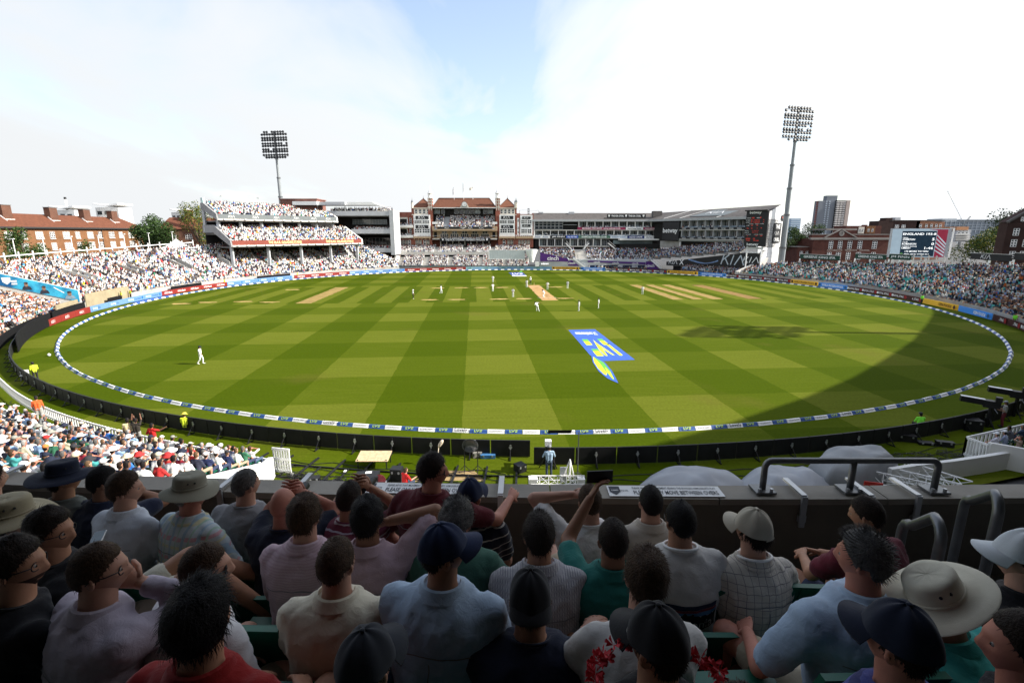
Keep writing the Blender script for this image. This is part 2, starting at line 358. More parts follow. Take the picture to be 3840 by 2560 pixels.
for k,(body,tip) in enumerate((([(370,432),(500,432),(615,562),(480,562)],[(370,432),(500,432),(540,478),(408,478)]),([(580,650),(725,650),(875,810),(715,810)],[(580,650),(725,650),(770,698),(620,698)]),([(715,423),(825,421),(1300,790),(1265,803),(1225,795),(930,558),(872,558)],[(715,423),(825,421),(890,470),(770,470)]),([(620,435),(700,500),(1120,795),(1060,780),(905,690),(840,655),(960,810),(905,800),(760,665)],[]))):
    if k == 3:
        for q in ([(620,435),(840,640),(960,808),(905,800),(760,665)],[(700,510),(1120,795),(1060,785),(905,690),(790,590)]): grad(q,'letter_stroke')
    elif k == 2:
        for q in ([(715,423),(825,421),(1000,558),(872,558)],[(960,525),(1300,790),(1265,803),(1225,795),(930,558)]): grad(q,'letter_stroke')
    else: grad(body,'letter_stroke')
    if tip: b = MB(); b.poly([lg(*p,.0135) for p in tip][::-1]); b.build('green_tip',GRNP,gl)
b = MB(); b.poly([lg(*p,.011) for p in ((625,825),(760,920),(930,1130),(935,1245),(880,1225),(740,1090),(650,950))][::-1]); b.build('feather',YELP,gl)
b = MB(); b.poly([lg(*p,.0125) for p in ((640,830),(860,950),(1020,1150),(1105,1340),(1080,1345),(930,1180),(800,1000))][::-1]); b.build('feather',GRNP,gl)
b = MB(); b.poly([lg(*p,.014) for p in ((900,1060),(1020,1180),(1100,1335),(1060,1310),(940,1170))][::-1]); b.build('feather',YELP,gl)
q = [lg(175,300,.011),lg(715,300,.011)]; up_ = (lg(560,350,0)-lg(440,245,0)); put_text('LV.com/insurance',lg(470,305,.011),q[0]-q[1],up_,width=2.6,height=1.9,mat=WHTP,parent=gl,bold=.02,off=.0)
fl = empty('ground_logo',(0,0,0),label='small far blue and white advert painted on grass near the pavilion',cat='ground logo')
b = MB(); b.poly([Vector(p) for p in ((-1.1,156,.006),(-.1,145.2,.006),(4.1,145.2,.006),(3.3,157.0,.006))]); b.build('blue_panel',M('deep blue ground paint',(.02,.045,.2),.85,.1,2),fl)
b = MB(); b.poly([Vector(p) for p in ((-.05,144.9,.006),(.15,142.1,.006),(4.3,142.1,.006),(4.12,144.9,.006))]); b.build('white_strip',WHTP,fl)
put_lv((1.7,150.5,.012),(1,0,0),(-.08,1,0),3.3,WHTP,fl,0).scale.y *= 5
b = MB(); b.poly([Vector(p) for p in ((2.3,156.9,.008),(3.2,156.9,.008),(3.4,161.5,.008),(2.6,160.5,.008))]); b.build('feather',GRNP,fl)

# ---------------------------------------------------------------- boundary cushions
def cushion_mesh(l,mat):
    b = MB(); w,h = .36,.18; l2 = l/2-.015
    pr = [(-w/2,0),(w/2,0),(w/2-.05,.05),(.04,h),(-.04,h),(-w/2+.03,.05)]
    vs = [Vector((sx*l2,-y,z)) for sx in (-1,1) for y,z in pr]; n = 6
    b.add(vs,[tuple(range(n-1,-1,-1)),tuple(range(n,2*n))]+[(i,(i+1) % n,(i+1) % n+n,i+n) for i in range(n)]); return b.mesh('boundary_cushion',mat)
CW = M('white vinyl cushion',(.78,.78,.77),.5,.08,2); CB = M('blue vinyl cushion',(.03,.085,.28),.5,.12,2); INK = M('dark ink print',(.03,.035,.05),.6,.1,2); LVG = M('lime print',(.45,.62,.08),.6,.1,2)
CM = {0: cushion_mesh(1.1,CW),1: cushion_mesh(1.1,CB)}
NC = 396; far_b = [MB(),MB()]
cush = []
for i in range(NC):
    th = 2*math.pi*i/NC; p = polar(th,RR); cush.append(((p.x**2+p.y**2),i,th,p))
cush.sort(key=lambda q: q[0])
WORDS = ['LV.com/insurance','In With Heart','Lovely','LV.com/insurance']
for rank,(d2,i,th,p) in enumerate(cush):
    blue = i % 2; rz = th+math.pi/2
    if rank < 300:
        jit = random.uniform(-.025,.025)
        if blue: lab = 'blue boundary cushion with lime lettering'
        else: lab = 'white boundary cushion with dark words'
        off_ = (i-297) if i-297 > -198 else i-297+396; lab += ', nearest the cameraman' if off_ == 0 else f", {ordn((abs(off_)-1)//2)} {'right' if off_ > 0 else 'left'} of the cameraman along the rope"
        o = link('boundary_cushion',CM[blue],None,loc=polar(th,RR+random.uniform(-.03,.03)),rz=rz+jit,label=lab,cat='boundary cushion',group='blue boundary cushions' if blue else 'white boundary cushions')
        if d2 < 95**2:
            # print on the face towards the stands (outer face) and towards the middle for the far side
            out_ = p.y < 75
            r_ = (Vector((1,0,0)),Vector((0,-.18,.24)).normalized()) if out_ else (Vector((-1,0,0)),Vector((0,.18,.24)).normalized())
            sgn = -1 if False else 1
            # in local space -y points outward
            if out_: right,up,c = Vector((1,0,0)),Vector((0,.16,.19)),Vector((0,-.12+0,.145))
            else: right,up,c = Vector((-1,0,0)),Vector((0,-.16,.19)),Vector((0,.12,.145))
            me = None
            if blue:
                lm = lv_mesh(LVG); Mx = plane_matrix(c+right.cross(up).normalized()*.012,right,up,.17,.17); link('logo_lettering',lm,o,M=Mx)
            else:
                me,w,h = text_mesh(WORDS[(i//2) % 4],INK,.01); Mx = plane_matrix(c+right.cross(up).normalized()*.012,right,up,.8/w,.8/w*1.0); link('lettering',me,o,M=Mx)
    else:
        T = Matrix.Translation(p) @ Matrix.Rotation(rz,4,'Z'); me = CM[blue]
        far_b[blue].add([T @ v.co for v in me.vertices],[tuple(f.vertices) for f in me.polygons])
b = far_b[0]; o0 = len(b.f); b.add(far_b[1].v,far_b[1].f,1)
b.build('far_boundary_cushions',[CW,CB],label='row of white and blue boundary cushions at the pavilion end',cat='boundary cushions',kind='stuff')

# ---------------------------------------------------------------- advertising boards round the field
def board_r(th):
    a = math.degrees(th) % 360
    d = 1.9
    if 190 < a < 215: d += 1.4*(a-190)/25
    elif 215 <= a <= 330: d += 1.4
    elif 330 < a < 352: d += 1.4*(352-a)/22
    return RR+d
_tab = []
for k in range(-420,2120):
    th = R(k*.1); p = polar(th,board_r(th),.4)
    if p.y > 30: _tab.append((pix(p)[0],th))
_tab.sort()
_tx = np.array([q[0] for q in _tab]); _tt = np.array([q[1] for q in _tab])
def col_th(xd): return float(np.interp(xd*3840/2352,_tx,_tt))
LBLUE = M('pale blue screen',(.12,.23,.42),.5,.06,.6); REDB = M('red screen',(.21,.022,.018),.5,.06,.6); AQUA = M('aqua screen',(.22,.38,.45),.5,.05,.6); YELB = M('amber screen',(.55,.32,.025),.5,.06,.6,emit=.12)
BLUB = M('bright blue screen',(.04,.19,.55),.5,.06,.6,emit=.12); STAGB = M('maroon black screen',(.05,.012,.014),.5,.1,.6); STAGR = M('maroon screen',(.28,.015,.02),.5,.1,.6); LWORD = M('light blue print',(.62,.74,.86),.5,.05,1); DWORD = M('dark blue print',(.03,.10,.22),.5,.05,1); GWORD = M('green print',(.02,.16,.09),.5,.05,1); BROWN = M('dark brown print',(.07,.025,.01),.5,.05,1); BDOT = M('royal blue disc',(.02,.12,.6),.5,.05,1)
def curved_panel(th0,th1,r,z0,z1,thick,b,m=0,step=.9):
    n = max(1,int(abs(th1-th0)*(71 if callable(r) else r)/step))
    for i in range(n):
        a0,a1 = th0+(th1-th0)*i/n,th0+(th1-th0)*(i+1)/n
        ri = [r(a) if callable(r) else r for a in (a0,a1)]
        p = [polar(a0,ri[0],z0),polar(a1,ri[1],z0),polar(a1,ri[1]+thick,z0),polar(a0,ri[0]+thick,z0)]
        q = [v+Vector((0,0,z1-z0)) for v in p]; fs = [(3,2,1,0),(4,5,6,7),(0,1,5,4),(2,3,7,6)]
        if i == 0: fs.append((3,0,4,7))
        if i == n-1: fs.append((1,2,6,5))
        b.add(p+q,fs,m)
    return b
def face_frame(th,r): # inward facing: right as seen from the middle of the field looking out
    n = Vector((-math.cos(th),-math.sin(th),0)); right = Vector((0,0,1)).cross(n)
    return right,n
def board_run(x0,x1,mat,unit,deco,label,name='advertising_board',z0=.08,h=.88):
    a0,a1 = col_th(x0),col_th(x1)      # a0 > a1 going right
    L_ = abs(a1-a0)*(RR+2.5); n = max(1,round(L_/unit))
    for i in range(n):
        t0,t1 = a0+(a1-a0)*i/n,a0+(a1-a0)*(i+1)/n; tm = (t0+t1)/2; gap = .0003
        b = curved_panel(t1+gap,t0-gap,board_r,z0,z0+h,.12,MB(),step=99)
        w = abs(t1-t0)*board_r(tm)
        c = (polar(t0,board_r(t0),z0+h/2)+polar(t1,board_r(t1),z0+h/2))/2
        BOARDS.append((b,mat,label,deco,tm,w,h,c,name))
BOARDS = []
def d_icici(o,c,rt,w,h): put_text('ICICI Bank',c,rt,(0,0,1),height=h*.42,parent=o,shear=.15)
def d_emir(o,c,rt,w,h): put_text('Emirates',c,rt,(0,0,1),height=h*.5,parent=o,shear=.15)
def d_blue(o,c,rt,w,h):
    put_text('thinking',Vector(c)-rt*w*.28,rt,(0,0,1),height=h*.5,parent=o,mat=LWORD,shear=.2); put_text('Decimal',Vector(c)+rt*w*.1,rt,(0,0,1),height=h*.45,parent=o,mat=DWORD)
    b = MB(); n = rt.cross(Vector((0,0,1))).normalized(); cc = Vector(c)+rt*w*.38+n*.012; b.poly([cc+rt*(math.cos(k*math.pi/6)*h*.3)+Vector((0,0,math.sin(k*math.pi/6)*h*.3)) for k in range(12)]); b.build('disc',BDOT,o)
def d_lv(o,c,rt,w,h): put_lv(Vector(c)-rt*w*.3,rt,(0,0,1),w*.22,GWORD,o); put_text('LV.com/insurance',Vector(c)+rt*w*.17,rt,(0,0,1),width=w*.5,height=h*.42,parent=o,mat=BDOT)
def disc(o,c,rt,r,mat):
    n = rt.cross(Vector((0,0,1))).normalized(); b = MB(); b.poly([Vector(c)+n*.012+rt*(math.cos(k*math.pi/6)*r)+Vector((0,0,math.sin(k*math.pi/6)*r)) for k in range(12)]); b.build('disc',mat,o)
def d_goeld_y(o,c,rt,w,h):
    put_text('GOELD FROZEN FOODS',c,rt,(0,0,1),width=w*.72,height=h*.52,parent=o,mat=BROWN,bold=.03)
    for sx in (-1,1): disc(o,Vector(c)+rt*sx*w*.44,rt,h*.36,BROWN)
def d_goeld_b(o,c,rt,w,h):
    put_text('GOELD FROZEN FOODS',c,rt,(0,0,1),width=w*.74,height=h*.52,parent=o,bold=.03)
    for sx in (-1,1): disc(o,Vector(c)+rt*sx*w*.45,rt,h*.36,DWORD)
def d_stag(o,c,rt,w,h): put_text('ROYAL STAG',Vector(c)-rt*w*.05,rt,(0,0,1),width=w*.7,height=h*.42,parent=o,bold=.03); disc(o,Vector(c)+rt*w*.42,rt,h*.4,STAGR); disc(o,Vector(c)-rt*w*.45,rt,h*.25,SIGNW)
for x0,x1,kind in ((20,75,'b'),(75,208,'r'),(208,372,'b'),(372,522,'r'),(522,672,'b'),(676,803,'r'),(803,930,'b'),(930,1070,'e'),(1070,1268,'l'),(1268,1330,'y'),(1334,1390,'g'),(1392,1530,'s'),(1532,1602,'y'),(1604,1667,'g'),(1668,1815,'s'),(1816,1878,'y'),(1880,1945,'g'),(1946,2117,'s'),(2118,2200,'y'),(2201,2277,'g'),(2280,2440,'s')):
    mat,unit,deco,nm = {'b': (LBLUE,5.2,d_blue,'pale blue'),'r': (REDB,4.2,d_icici,'red bank'),'e': (REDB,4.2,d_emir,'bright red'),'l': (AQUA,6.5,d_lv,'aqua insurance'),'y': (YELB,8,d_goeld_y,'amber frozen food'),'g': (BLUB,8,d_goeld_b,'bright blue frozen food'),'s': (STAGB,4.0,d_stag,'maroon and black')}[kind]
    where = ('far left' if x0 < 300 else 'below the white left stand' if x0 < 900 else 'in front of the pavilion' if x0 < 1268 else 'below the balcony building' if x0 < 1668 else 'below the right stand')
    board_run(x0,x1,mat,unit,deco,(nm,where))
cnt = {}
for b,mat,(nm,where),deco,tm,w,h,c,name in BOARDS:
    key = (nm,where); cnt[key] = cnt.get(key,0)+1
seen = {}
for b,mat,(nm,where),deco,tm,w,h,c,name in BOARDS:
    key = (nm,where); i = seen.get(key,0); seen[key] = i+1
    lab = f'{nm} advertising board {where}' + (f', {ordn(i)} from the left' if cnt[key] > 1 else '')
    o = b.build(name,[mat],label=lab,cat='advertising board',group='boards round the field')
    rt,n = face_frame(tm,1); deco(o,c,rt,w,h)
# ---------------------------------------------------------------- crowd and seating (figures too many to count, one mass for each stand)
def _ring(rx,ry,z,n,cx=0,cy=0,ph=0): return [(cx+rx*math.cos(2*math.pi*k/n+ph),cy+ry*math.sin(2*math.pi*k/n+ph),z) for k in range(n)]
def crowd_template(n,arms,lean,hat):
    V = []; F = []; K = []
    def ring(*a): o = len(V); V.extend(_ring(*a)); return o
    def band(o0,o1,kl):
        for k in range(n): F.append((o0+k,o0+(k+1) % n,o1+(k+1) % n,o1+k)); K.append(kl(k) if callable(kl) else kl)
    a = ring(.17,.13,.45,n,0,0); b = ring(.225,.14,.82,n,0,lean*.37); c = ring(.2,.11,.97,n,0,lean*.5); d = ring(.055,.055,1.05,n,0,lean*.56)
    band(a,b,0); band(b,c,0); band(c,d,0)
    hy = lean*.62; e = ring(.065,.075,1.07,n,0,hy); f = ring(.098,.115,1.17,n,0,hy); g = ring(.094,.11,1.25,n,0,hy)
    face = lambda k: 1 if math.sin(2*math.pi*(k+.5)/n) > -.1 else 2
    band(d,e,1); band(e,f,face); band(f,g,2 if hat else face)
    t = len(V); V.append((0,hy,1.33))
    for k in range(n): F.append((g+k,g+(k+1) % n,t)); K.append(2)
    if hat:
        r = ring(.16,.18,1.225,n,0,hy+.02)
        for k in range(n): F.append((g+k,g+(k+1) % n,r+(k+1) % n,r+k)); K.append(2)
    def bx(x0,x1,y0,y1,z0,z1,kl):
        o = len(V); V.extend([(x,y,z) for z in (z0,z1) for y in (y0,y1) for x in (x0,x1)])
        for q in ((4,5,7,6),(0,1,5,4),(2,6,7,3),(1,3,7,5),(0,4,6,2)): F.append(tuple(o+i for i in q)); K.append(kl)
    bx(-.17,.17,0,.42,.45,.6,3); bx(-.16,.16,.36,.47,.05,.5,4)
    if arms == 1:
        for s in (-1,1): bx(s*.17,s*.26,.02,.3,.6,.7,1); bx(s*.2,s*.28,-.06+lean*.3,.08+lean*.3,.62,.94,0)
    elif arms == 2:
        for s in (-1,1): bx(s*.13,s*.24,.05,.16,.85,1.2,1); bx(s*.2,s*.28,-.06+lean*.4,.1+lean*.4,.78,.95,0)
    return np.array(V),F,np.array(K)
TEMPL = [crowd_template(6,a,l,h) for a in (1,2) for l in (-.1,.12,.3) for h in (0,1)]
TEMPL_L = [crowd_template(5,0,l,h) for l in (-.1,.12,.3) for h in (0,1)]
SKINS = np.array([(.36,.19,.12),(.31,.16,.10),(.22,.11,.065),(.12,.06,.04),(.40,.22,.15)])
HAIRS = np.array([(.012,.009,.008),(.03,.018,.011),(.06,.035,.02),(.012,.01,.01),(.22,.2,.18),(.16,.1,.05)])
HATS = np.array([(.75,.74,.7),(.6,.55,.42),(.03,.04,.09),(.5,.04,.03),(.1,.16,.3),(.72,.6,.35),(.7,.7,.7),(.6,.2,.04),(.02,.02,.02)])
BOTT = np.array([(.03,.04,.08),(.08,.1,.16),(.35,.3,.22),(.02,.02,.02),(.45,.4,.3),(.2,.2,.2)])
def shirt_col(pal):
    u = random.random()
    if pal == 'white':
        if u < .46: v = random.uniform(.5,.82); return (v,v,v*random.uniform(.94,1.02))
        if u < .58: return random.choice([(.45,.55,.72),(.35,.48,.7),(.62,.5,.52),(.55,.6,.5)])
        if u < .88: return random.choice([(.012,.013,.02),(.02,.03,.08),(.05,.05,.055),(.015,.02,.03),(.06,.07,.1)])
        return random.choice([(.5,.025,.02),(.45,.03,.05),(.62,.16,.02),(.03,.1,.45),(.05,.25,.6),(.6,.45,.03),(.03,.2,.1),(.5,.15,.2),(.1,.35,.4)])
    if pal == 'members':
        if u < .68: v = random.uniform(.55,.8); return (v,v,v*random.uniform(.95,1.05))
        if u < .93: return random.choice([(.015,.017,.03),(.02,.03,.07),(.04,.045,.06),(.1,.11,.14)])
        return random.choice([(.4,.03,.03),(.05,.15,.5),(.45,.3,.3)])
    if u < .27: v = random.uniform(.42,.68); return (v*.96,v*.98,v)  # right stand palette: shade put in as darker, bluer clothes
    if u < .44: return random.choice([(.22,.3,.48),(.15,.22,.36),(.25,.3,.4),(.3,.28,.35)])
    if u < .93: return random.choice([(.012,.013,.02),(.015,.025,.06),(.04,.045,.055),(.02,.02,.025),(.07,.08,.11),(.03,.06,.07)])
    return random.choice([(.3,.02,.02),(.4,.09,.02),(.02,.08,.35),(.03,.22,.5),(.03,.16,.09),(.3,.08,.12),(.05,.3,.3)])
CROWDM = colattr('spectator cloth and skin'); SEATM = colattr('plastic seat',.5)
def build_tinted(name,Vs,Fs,Cs,mat,**k):
    V = np.concatenate(Vs); me = bpy.data.meshes.new(name)
    loops = np.concatenate([np.concatenate(f) if isinstance(f,list) else f for f in [q[0] for q in Fs]]); tot = np.concatenate([q[1] for q in Fs])
    me.vertices.add(len(V)); me.vertices.foreach_set('co',V.astype(np.float32).ravel())
    me.loops.add(len(loops)); me.loops.foreach_set('vertex_index',loops.astype(np.int32))
    me.polygons.add(len(tot)); st = np.zeros(len(tot),np.int32); st[1:] = np.cumsum(tot)[:-1]; me.polygons.foreach_set('loop_start',st)
    me.update(calc_edges=True)
    at_ = me.attributes.new('tint','FLOAT_COLOR','FACE'); C4 = np.ones((len(tot),4),np.float32); C4[:,:3] = np.concatenate(Cs); at_.data.foreach_set('color',C4.ravel())
    me.materials.append(mat); return link(name,me,None,**k)
class Crowd:
    def __init__(s): s.P = []; s.S = []
    def person(s,p,yaw,pal,lod=0,dz=0.0,sc=1.0): s.P.append((p[0],p[1],p[2]+dz,yaw,pal,lod,sc))
    def seat(s,p,yaw,col): s.S.append((p[0],p[1],p[2],yaw,col))
    def build(s,name,label,seatlabel=None):
        if s.P:
            Vs = []; Fs = []; Cs = []; off = 0; groups = {}
            for q in s.P:
                lst = TEMPL_L if q[5] else TEMPL; i = random.randrange(len(lst)); i = i-(i % 2) if random.random() < .45 else i; groups.setdefault((q[5],i),[]).append(q)
            for (lod,i),L_ in groups.items():
                V,F,K = (TEMPL_L if lod else TEMPL)[i]; n = len(L_); A = np.array([q[:4] for q in L_]); hat = i % 2
                yaw = A[:,3]+rng.normal(0,.22,n); c,s_ = np.cos(yaw)[:,None],np.sin(yaw)[:,None]
                sx = (1+rng.normal(0,.06,n))[:,None]; sz = (np.array([q[6] for q in L_])*(1+rng.normal(0,.045,n)))[:,None]
                x = V[None,:,0]*sx+rng.normal(0,.04,n)[:,None]; y = V[None,:,1]*sx; z = V[None,:,2]*sz
                P = np.stack([x*c-y*s_+A[:,0:1],x*s_+y*c+A[:,1:2],z+A[:,2:3]],-1).reshape(-1,3)
                lp = np.concatenate([np.array(f) for f in F]); tt = np.array([len(f) for f in F]); nv = len(V)
                loops = (lp[None]+off+np.arange(n)[:,None]*nv).ravel(); Vs.append(P); Fs.append((loops,np.tile(tt,n))); off += n*nv
                cl = np.zeros((n,5,3)); cl[:,0] = [shirt_col(q[4]) for q in L_]; cl[:,1] = SKINS[rng.integers(0,5,n)]; cl[:,2] = (HATS[rng.integers(0,len(HATS),n)] if hat else HAIRS[rng.integers(0,len(HAIRS),n)]); cl[:,3] = BOTT[rng.integers(0,6,n)]
                cl[:,4] = np.where(rng.random(n)[:,None] < .45,cl[:,1],cl[:,3]); Cs.append(cl[:,K].reshape(-1,3))
            build_tinted(name,Vs,Fs,Cs,CROWDM,label=label,cat='crowd',kind='stuff')
        if s.S:
            A = np.array([q[:4] for q in s.S]); n = len(A); prof = [(-.2,.44),(.18,.46),(.2,.42),(-.22,.40),(-.28,.86),(-.24,.87)]
            V = np.array([(sx*.22,y,z) for sx in (-1,1) for y,z in prof]); F = [(0,1,7,6),(0,6,11,5),(1,2,8,7),(3,4,10,9),(4,5,11,10)]
            c,s_ = np.cos(A[:,3])[:,None],np.sin(A[:,3])[:,None]; x,y,z = V[None,:,0],V[None,:,1],V[None,:,2]
            P = np.stack([x*c-y*s_+A[:,0:1],x*s_+y*c+A[:,1:2],z+A[:,2:3]],-1).reshape(-1,3)
            loops = (np.concatenate([np.array(f) for f in F])[None]+np.arange(n)[:,None]*12).ravel(); cc = np.array([q[4] for q in s.S])*(1+rng.normal(0,.08,n))[:,None]
            build_tinted('seat_rows',[P],[(loops,np.full(n*5,4))],[np.repeat(cc,5,0)],SEATM,label=seatlabel or label.replace('crowd','seat rows'),cat='seats',kind='stuff')

PALESEAT = (.55,.58,.57); TSEAT = (.05,.33,.29); GSEAT = (.01,.10,.055)  # pale one: left stands' teal seats with strong sun put into the colour
HUMANS = []          # spectators built one by one (the nearest)
SEATS = []
# ---------------------------------------------------------------- curved terraces
def in_view(p,m=160):
    x,y = pix(p); return -m < x < 3840+m and y < 2700
def terrace(root,th0,th1,nrow,r0,z0,dr,dzf,mat=CONC,step=R(1.5),name='terrace'):
    b = MB(); e1 = th1 if callable(th1) else (lambda r_: th1); n = max(1,int((e1(r0)-th0)/step))
    for i in range(n):
        k1 = int(nrow(th0+(e1(r0)-th0)*(i+.5)/n))
        for k in range(k1):
            a,c = [th0+(e1(r0+k*dr)-th0)*(i+h_)/n for h_ in (0,1)]
            za,zc = z0+k*dzf(a),z0+k*dzf(c); r_ = r0+k*dr
            p = [polar(a,r_,za),polar(c,r_,zc),polar(c,r_+dr,zc),polar(a,r_+dr,za)]; b.add(p,[(0,1,2,3)][::1])
            zb,zd = (za-dzf(a),zc-dzf(c)) if k else (0,0)
            b.quad(polar(a,r_,zb),polar(c,r_,zd),polar(c,r_,zc),polar(a,r_,za))
        b.quad(polar(a,r0+k1*dr,0),polar(c,r0+k1*dr,0),polar(c,r0+k1*dr,z0+(k1-1)*dzf(c)),polar(a,r0+k1*dr,z0+(k1-1)*dzf(a)))
    return b.build(name,mat,root)
def fill_bowl(cr,th0,th1,nrow,r0,z0,dr,dzf,pal,seatc,occ,aisles,pitch=.5,lodr=0,human=None,rows=None):
    mx = 60
    for k in range(mx):
        if rows and k not in rows: continue
        r_ = r0+k*dr+dr*.45; n = int((th1-th0)*r_/pitch)
        for i in range(n):
            th = th0+(th1-th0)*(i+.5)/n
            if k >= nrow(th): continue
            if any(abs(th-a)*r_ < .75 and k0 <= k <= k1 for a,k0,k1 in aisles): continue
            p = polar(th,r_,z0+k*dzf(th))
            if not in_view((p.x,p.y,p.z+1)): continue
            yaw = th+math.pi/2
            empty_patch = mnoise.noise(Vector((th*28,k*.42,r0))) > .62
            if random.random() > (occ if not empty_patch else .25): cr.seat(p,yaw,seatc); continue
            if random.random() < .3: cr.seat(p,yaw,seatc)
            if human is not None and human(p,k,i): HUMANS.append((p,yaw,k,i,human.__name__)); continue
            cr.person(p,yaw,pal,1 if p.length > 105 else 0,dz=(.38 if random.random() < .02 else 0))
def aisle_strips(root,aisles,r0,z0,dr,dzf,mat=GREYP):
    for a,k0,k1 in aisles:
        b = MB()
        for k in range(k0,k1+1):
            for h in (0,.5):
                r_ = r0+k*dr+h*dr; z = z0+k*dzf(a)+h*dzf(a)*.5; w = .5/r_
                p = [polar(a-w,r_,z+.03),polar(a+w,r_,z+.03),polar(a+w,r_+dr*.5,z+.03),polar(a-w,r_+dr*.5,z+.03)]; b.slab(p,(0,0,.1))
        b.build('stair',mat,root)
def lerp(x,pts):
    return float(np.interp(x,[p[0] for p in pts],[p[1] for p in pts]))
# --- long sunlit stand on the left
st = empty('grandstand',polar(R(160),73),label='long uncovered stand packed with white shirted crowd on the left',cat='grandstand')
ST0 = st
def adopt(o,root):
    o.matrix_parent_inverse = root.matrix_basis.inverted(); return o
def at_root(root):      # children built in world space
    for o in COL.objects:
        if o.parent is root and o.matrix_parent_inverse == Matrix.Identity(4): pass
dzL = lambda th: lerp(math.degrees(th),[(122,.39),(148,.39),(155,.365),(165,.33),(175,.30),(197,.255)])
nL = lambda th: lerp(math.degrees(th),[(121,3),(129,19),(133,21),(200,21)])
st.location = (0,0,0)
terrace(st,R(122),R(196.6),nL,73.2,1.1,.78,dzL,CONC)
AL = [(R(a),4,14) for a in (131,138,145,152,159.5,167,174.5,182,189.5)]
aisle_strips(st,AL,73.2,1.1,.78,dzL)
for a in (140,149.5,158.5,167.8,177,186):      # vomitory side walls
    b = MB(); a_ = R(a)
    for s_ in (-1,1):
        da = s_*1.1/80; b.slab([polar(a_+da,79,1.5+7*dzL(a_)),polar(a_+da,83,1.5+12*dzL(a_)),polar(a_+da,83,2.6+12*dzL(a_)),polar(a_+da,79,2.6+7*dzL(a_))],Vector((-math.sin(a_),math.cos(a_),0))*.14)
    b.build('stairway_wall',CONC,st)
AL2 = AL+[(R(a),7,12) for a in (140,149.5,158.5,167.8,177,186)]
cl = Crowd(); fill_bowl(cl,R(122),R(196.4),nL,73.2,1.1,.78,dzL,'white',PALESEAT,.93,AL2)
cl.build('left_stand_crowd','dense crowd in white and coloured shirts filling the long left stand','teal seat rows coloured pale as sunlit, showing between spectators of the long left stand')
b = MB(); curved_panel(R(122),R(196.4),73.05,0,1.45,.12,b,step=3); b.build('front_wall',CONC,st)
b = MB()
for i in range(40):
    a0 = R(160+i*.95); rr_ = 73.2+21.3*.78; z_ = 1.5+20.5*dzL(a0)
    if i % 2 == 0: p = polar(a0,rr_,z_-.5); b.beam(p,p+Vector((0,0,2.3)),.16,.16)
b.build('rail_posts',WHITE,st)
b = MB()
for i in range(20):
    a0,a1 = R(160+i*1.9),R(160+(i+1)*1.9); rr_ = 73.2+21.3*.78
    for dz_ in (1.2,):
        b.beam(polar(a0,rr_,1.5+20.5*dzL(a0)+dz_),polar(a1,rr_,1.5+20.5*dzL(a1)+dz_),.12,.16)
b.build('back_rail',WHITE,st)
for i in range(9):
    a0 = R(163+i*3.9); p = polar(a0,90.5,1.5+20.5*dzL(a0)); b = MB(); b.tube([p,p+Vector((0,0,4.0))],.07,6)
    b.box(p+Vector((.2,-.2,4.0)),(.5,.3,.12)); b.build('floodlight_post',WHITE,None,label=f'thin white lamp post behind the left stand, {ordn(i)} from the pavilion end',cat='lamp post',group='lamp posts behind the left stand')
tn = empty('canopy_tent',polar(R(161.5),92.5,7.6),label='white peaked fabric canopy behind the left stand',cat='canopy')
b = MB(); apex = Vector((0,0,3.1)); ring = [Vector((5.2*math.cos(k*math.pi/3),5.2*math.sin(k*math.pi/3),.75)) for k in range(6)]
for k in range(6):
    a,c = ring[k],ring[(k+1) % 6]; prev = [a,c]
    for t in (.25,.5,.75):
        q = [a.lerp(apex,t),c.lerp(apex,t)]; 
        for v in q: v.z -= .75*math.sin(math.pi*t)*.75
        b.quad(prev[0],prev[1],q[1],q[0]); prev = q
    b.add([prev[0],prev[1],apex],[(0,1,2)])
b.build('fabric_roof',WHITE,tn,smooth=True)
b = MB(); b.tube([(0,0,-1.5),(0,0,3.6)],.08,6); [b.tube([(v.x,v.y,-1.5),v],.06,6) for v in ring]; b.build('poles',STEEL,tn)
# --- block with pale green seats at the far left edge
st = empty('grandstand',(0,0,0),label='lower block with pale green seats at the left edge, beside the blue banner',cat='grandstand')
dz2 = lambda th: .235; n2 = lambda th: 22
terrace(st,R(197.6),R(222),n2,74.2,.75,.78,dz2,CONC)
b = MB(); curved_panel(R(197.6),R(222),73.9,0,1.15,.12,b,step=3); b.build('front_wall',BLACKM,st)
aisle_strips(st,[(R(205),0,20),(R(213),0,20)],74.2,.75,.78,dz2)
cl2 = Crowd()
def near_left(p,k,i): return False
fill_bowl(cl2,R(198.2),R(222),n2,74.2,.75,.78,dz2,'white',(.42,.66,.62),.84,[(R(205),0,20),(R(213),0,20)])
cl2.build('left_edge_crowd','crowd sitting among pale green seats at the left edge','pale green seats at the left edge of the ground')
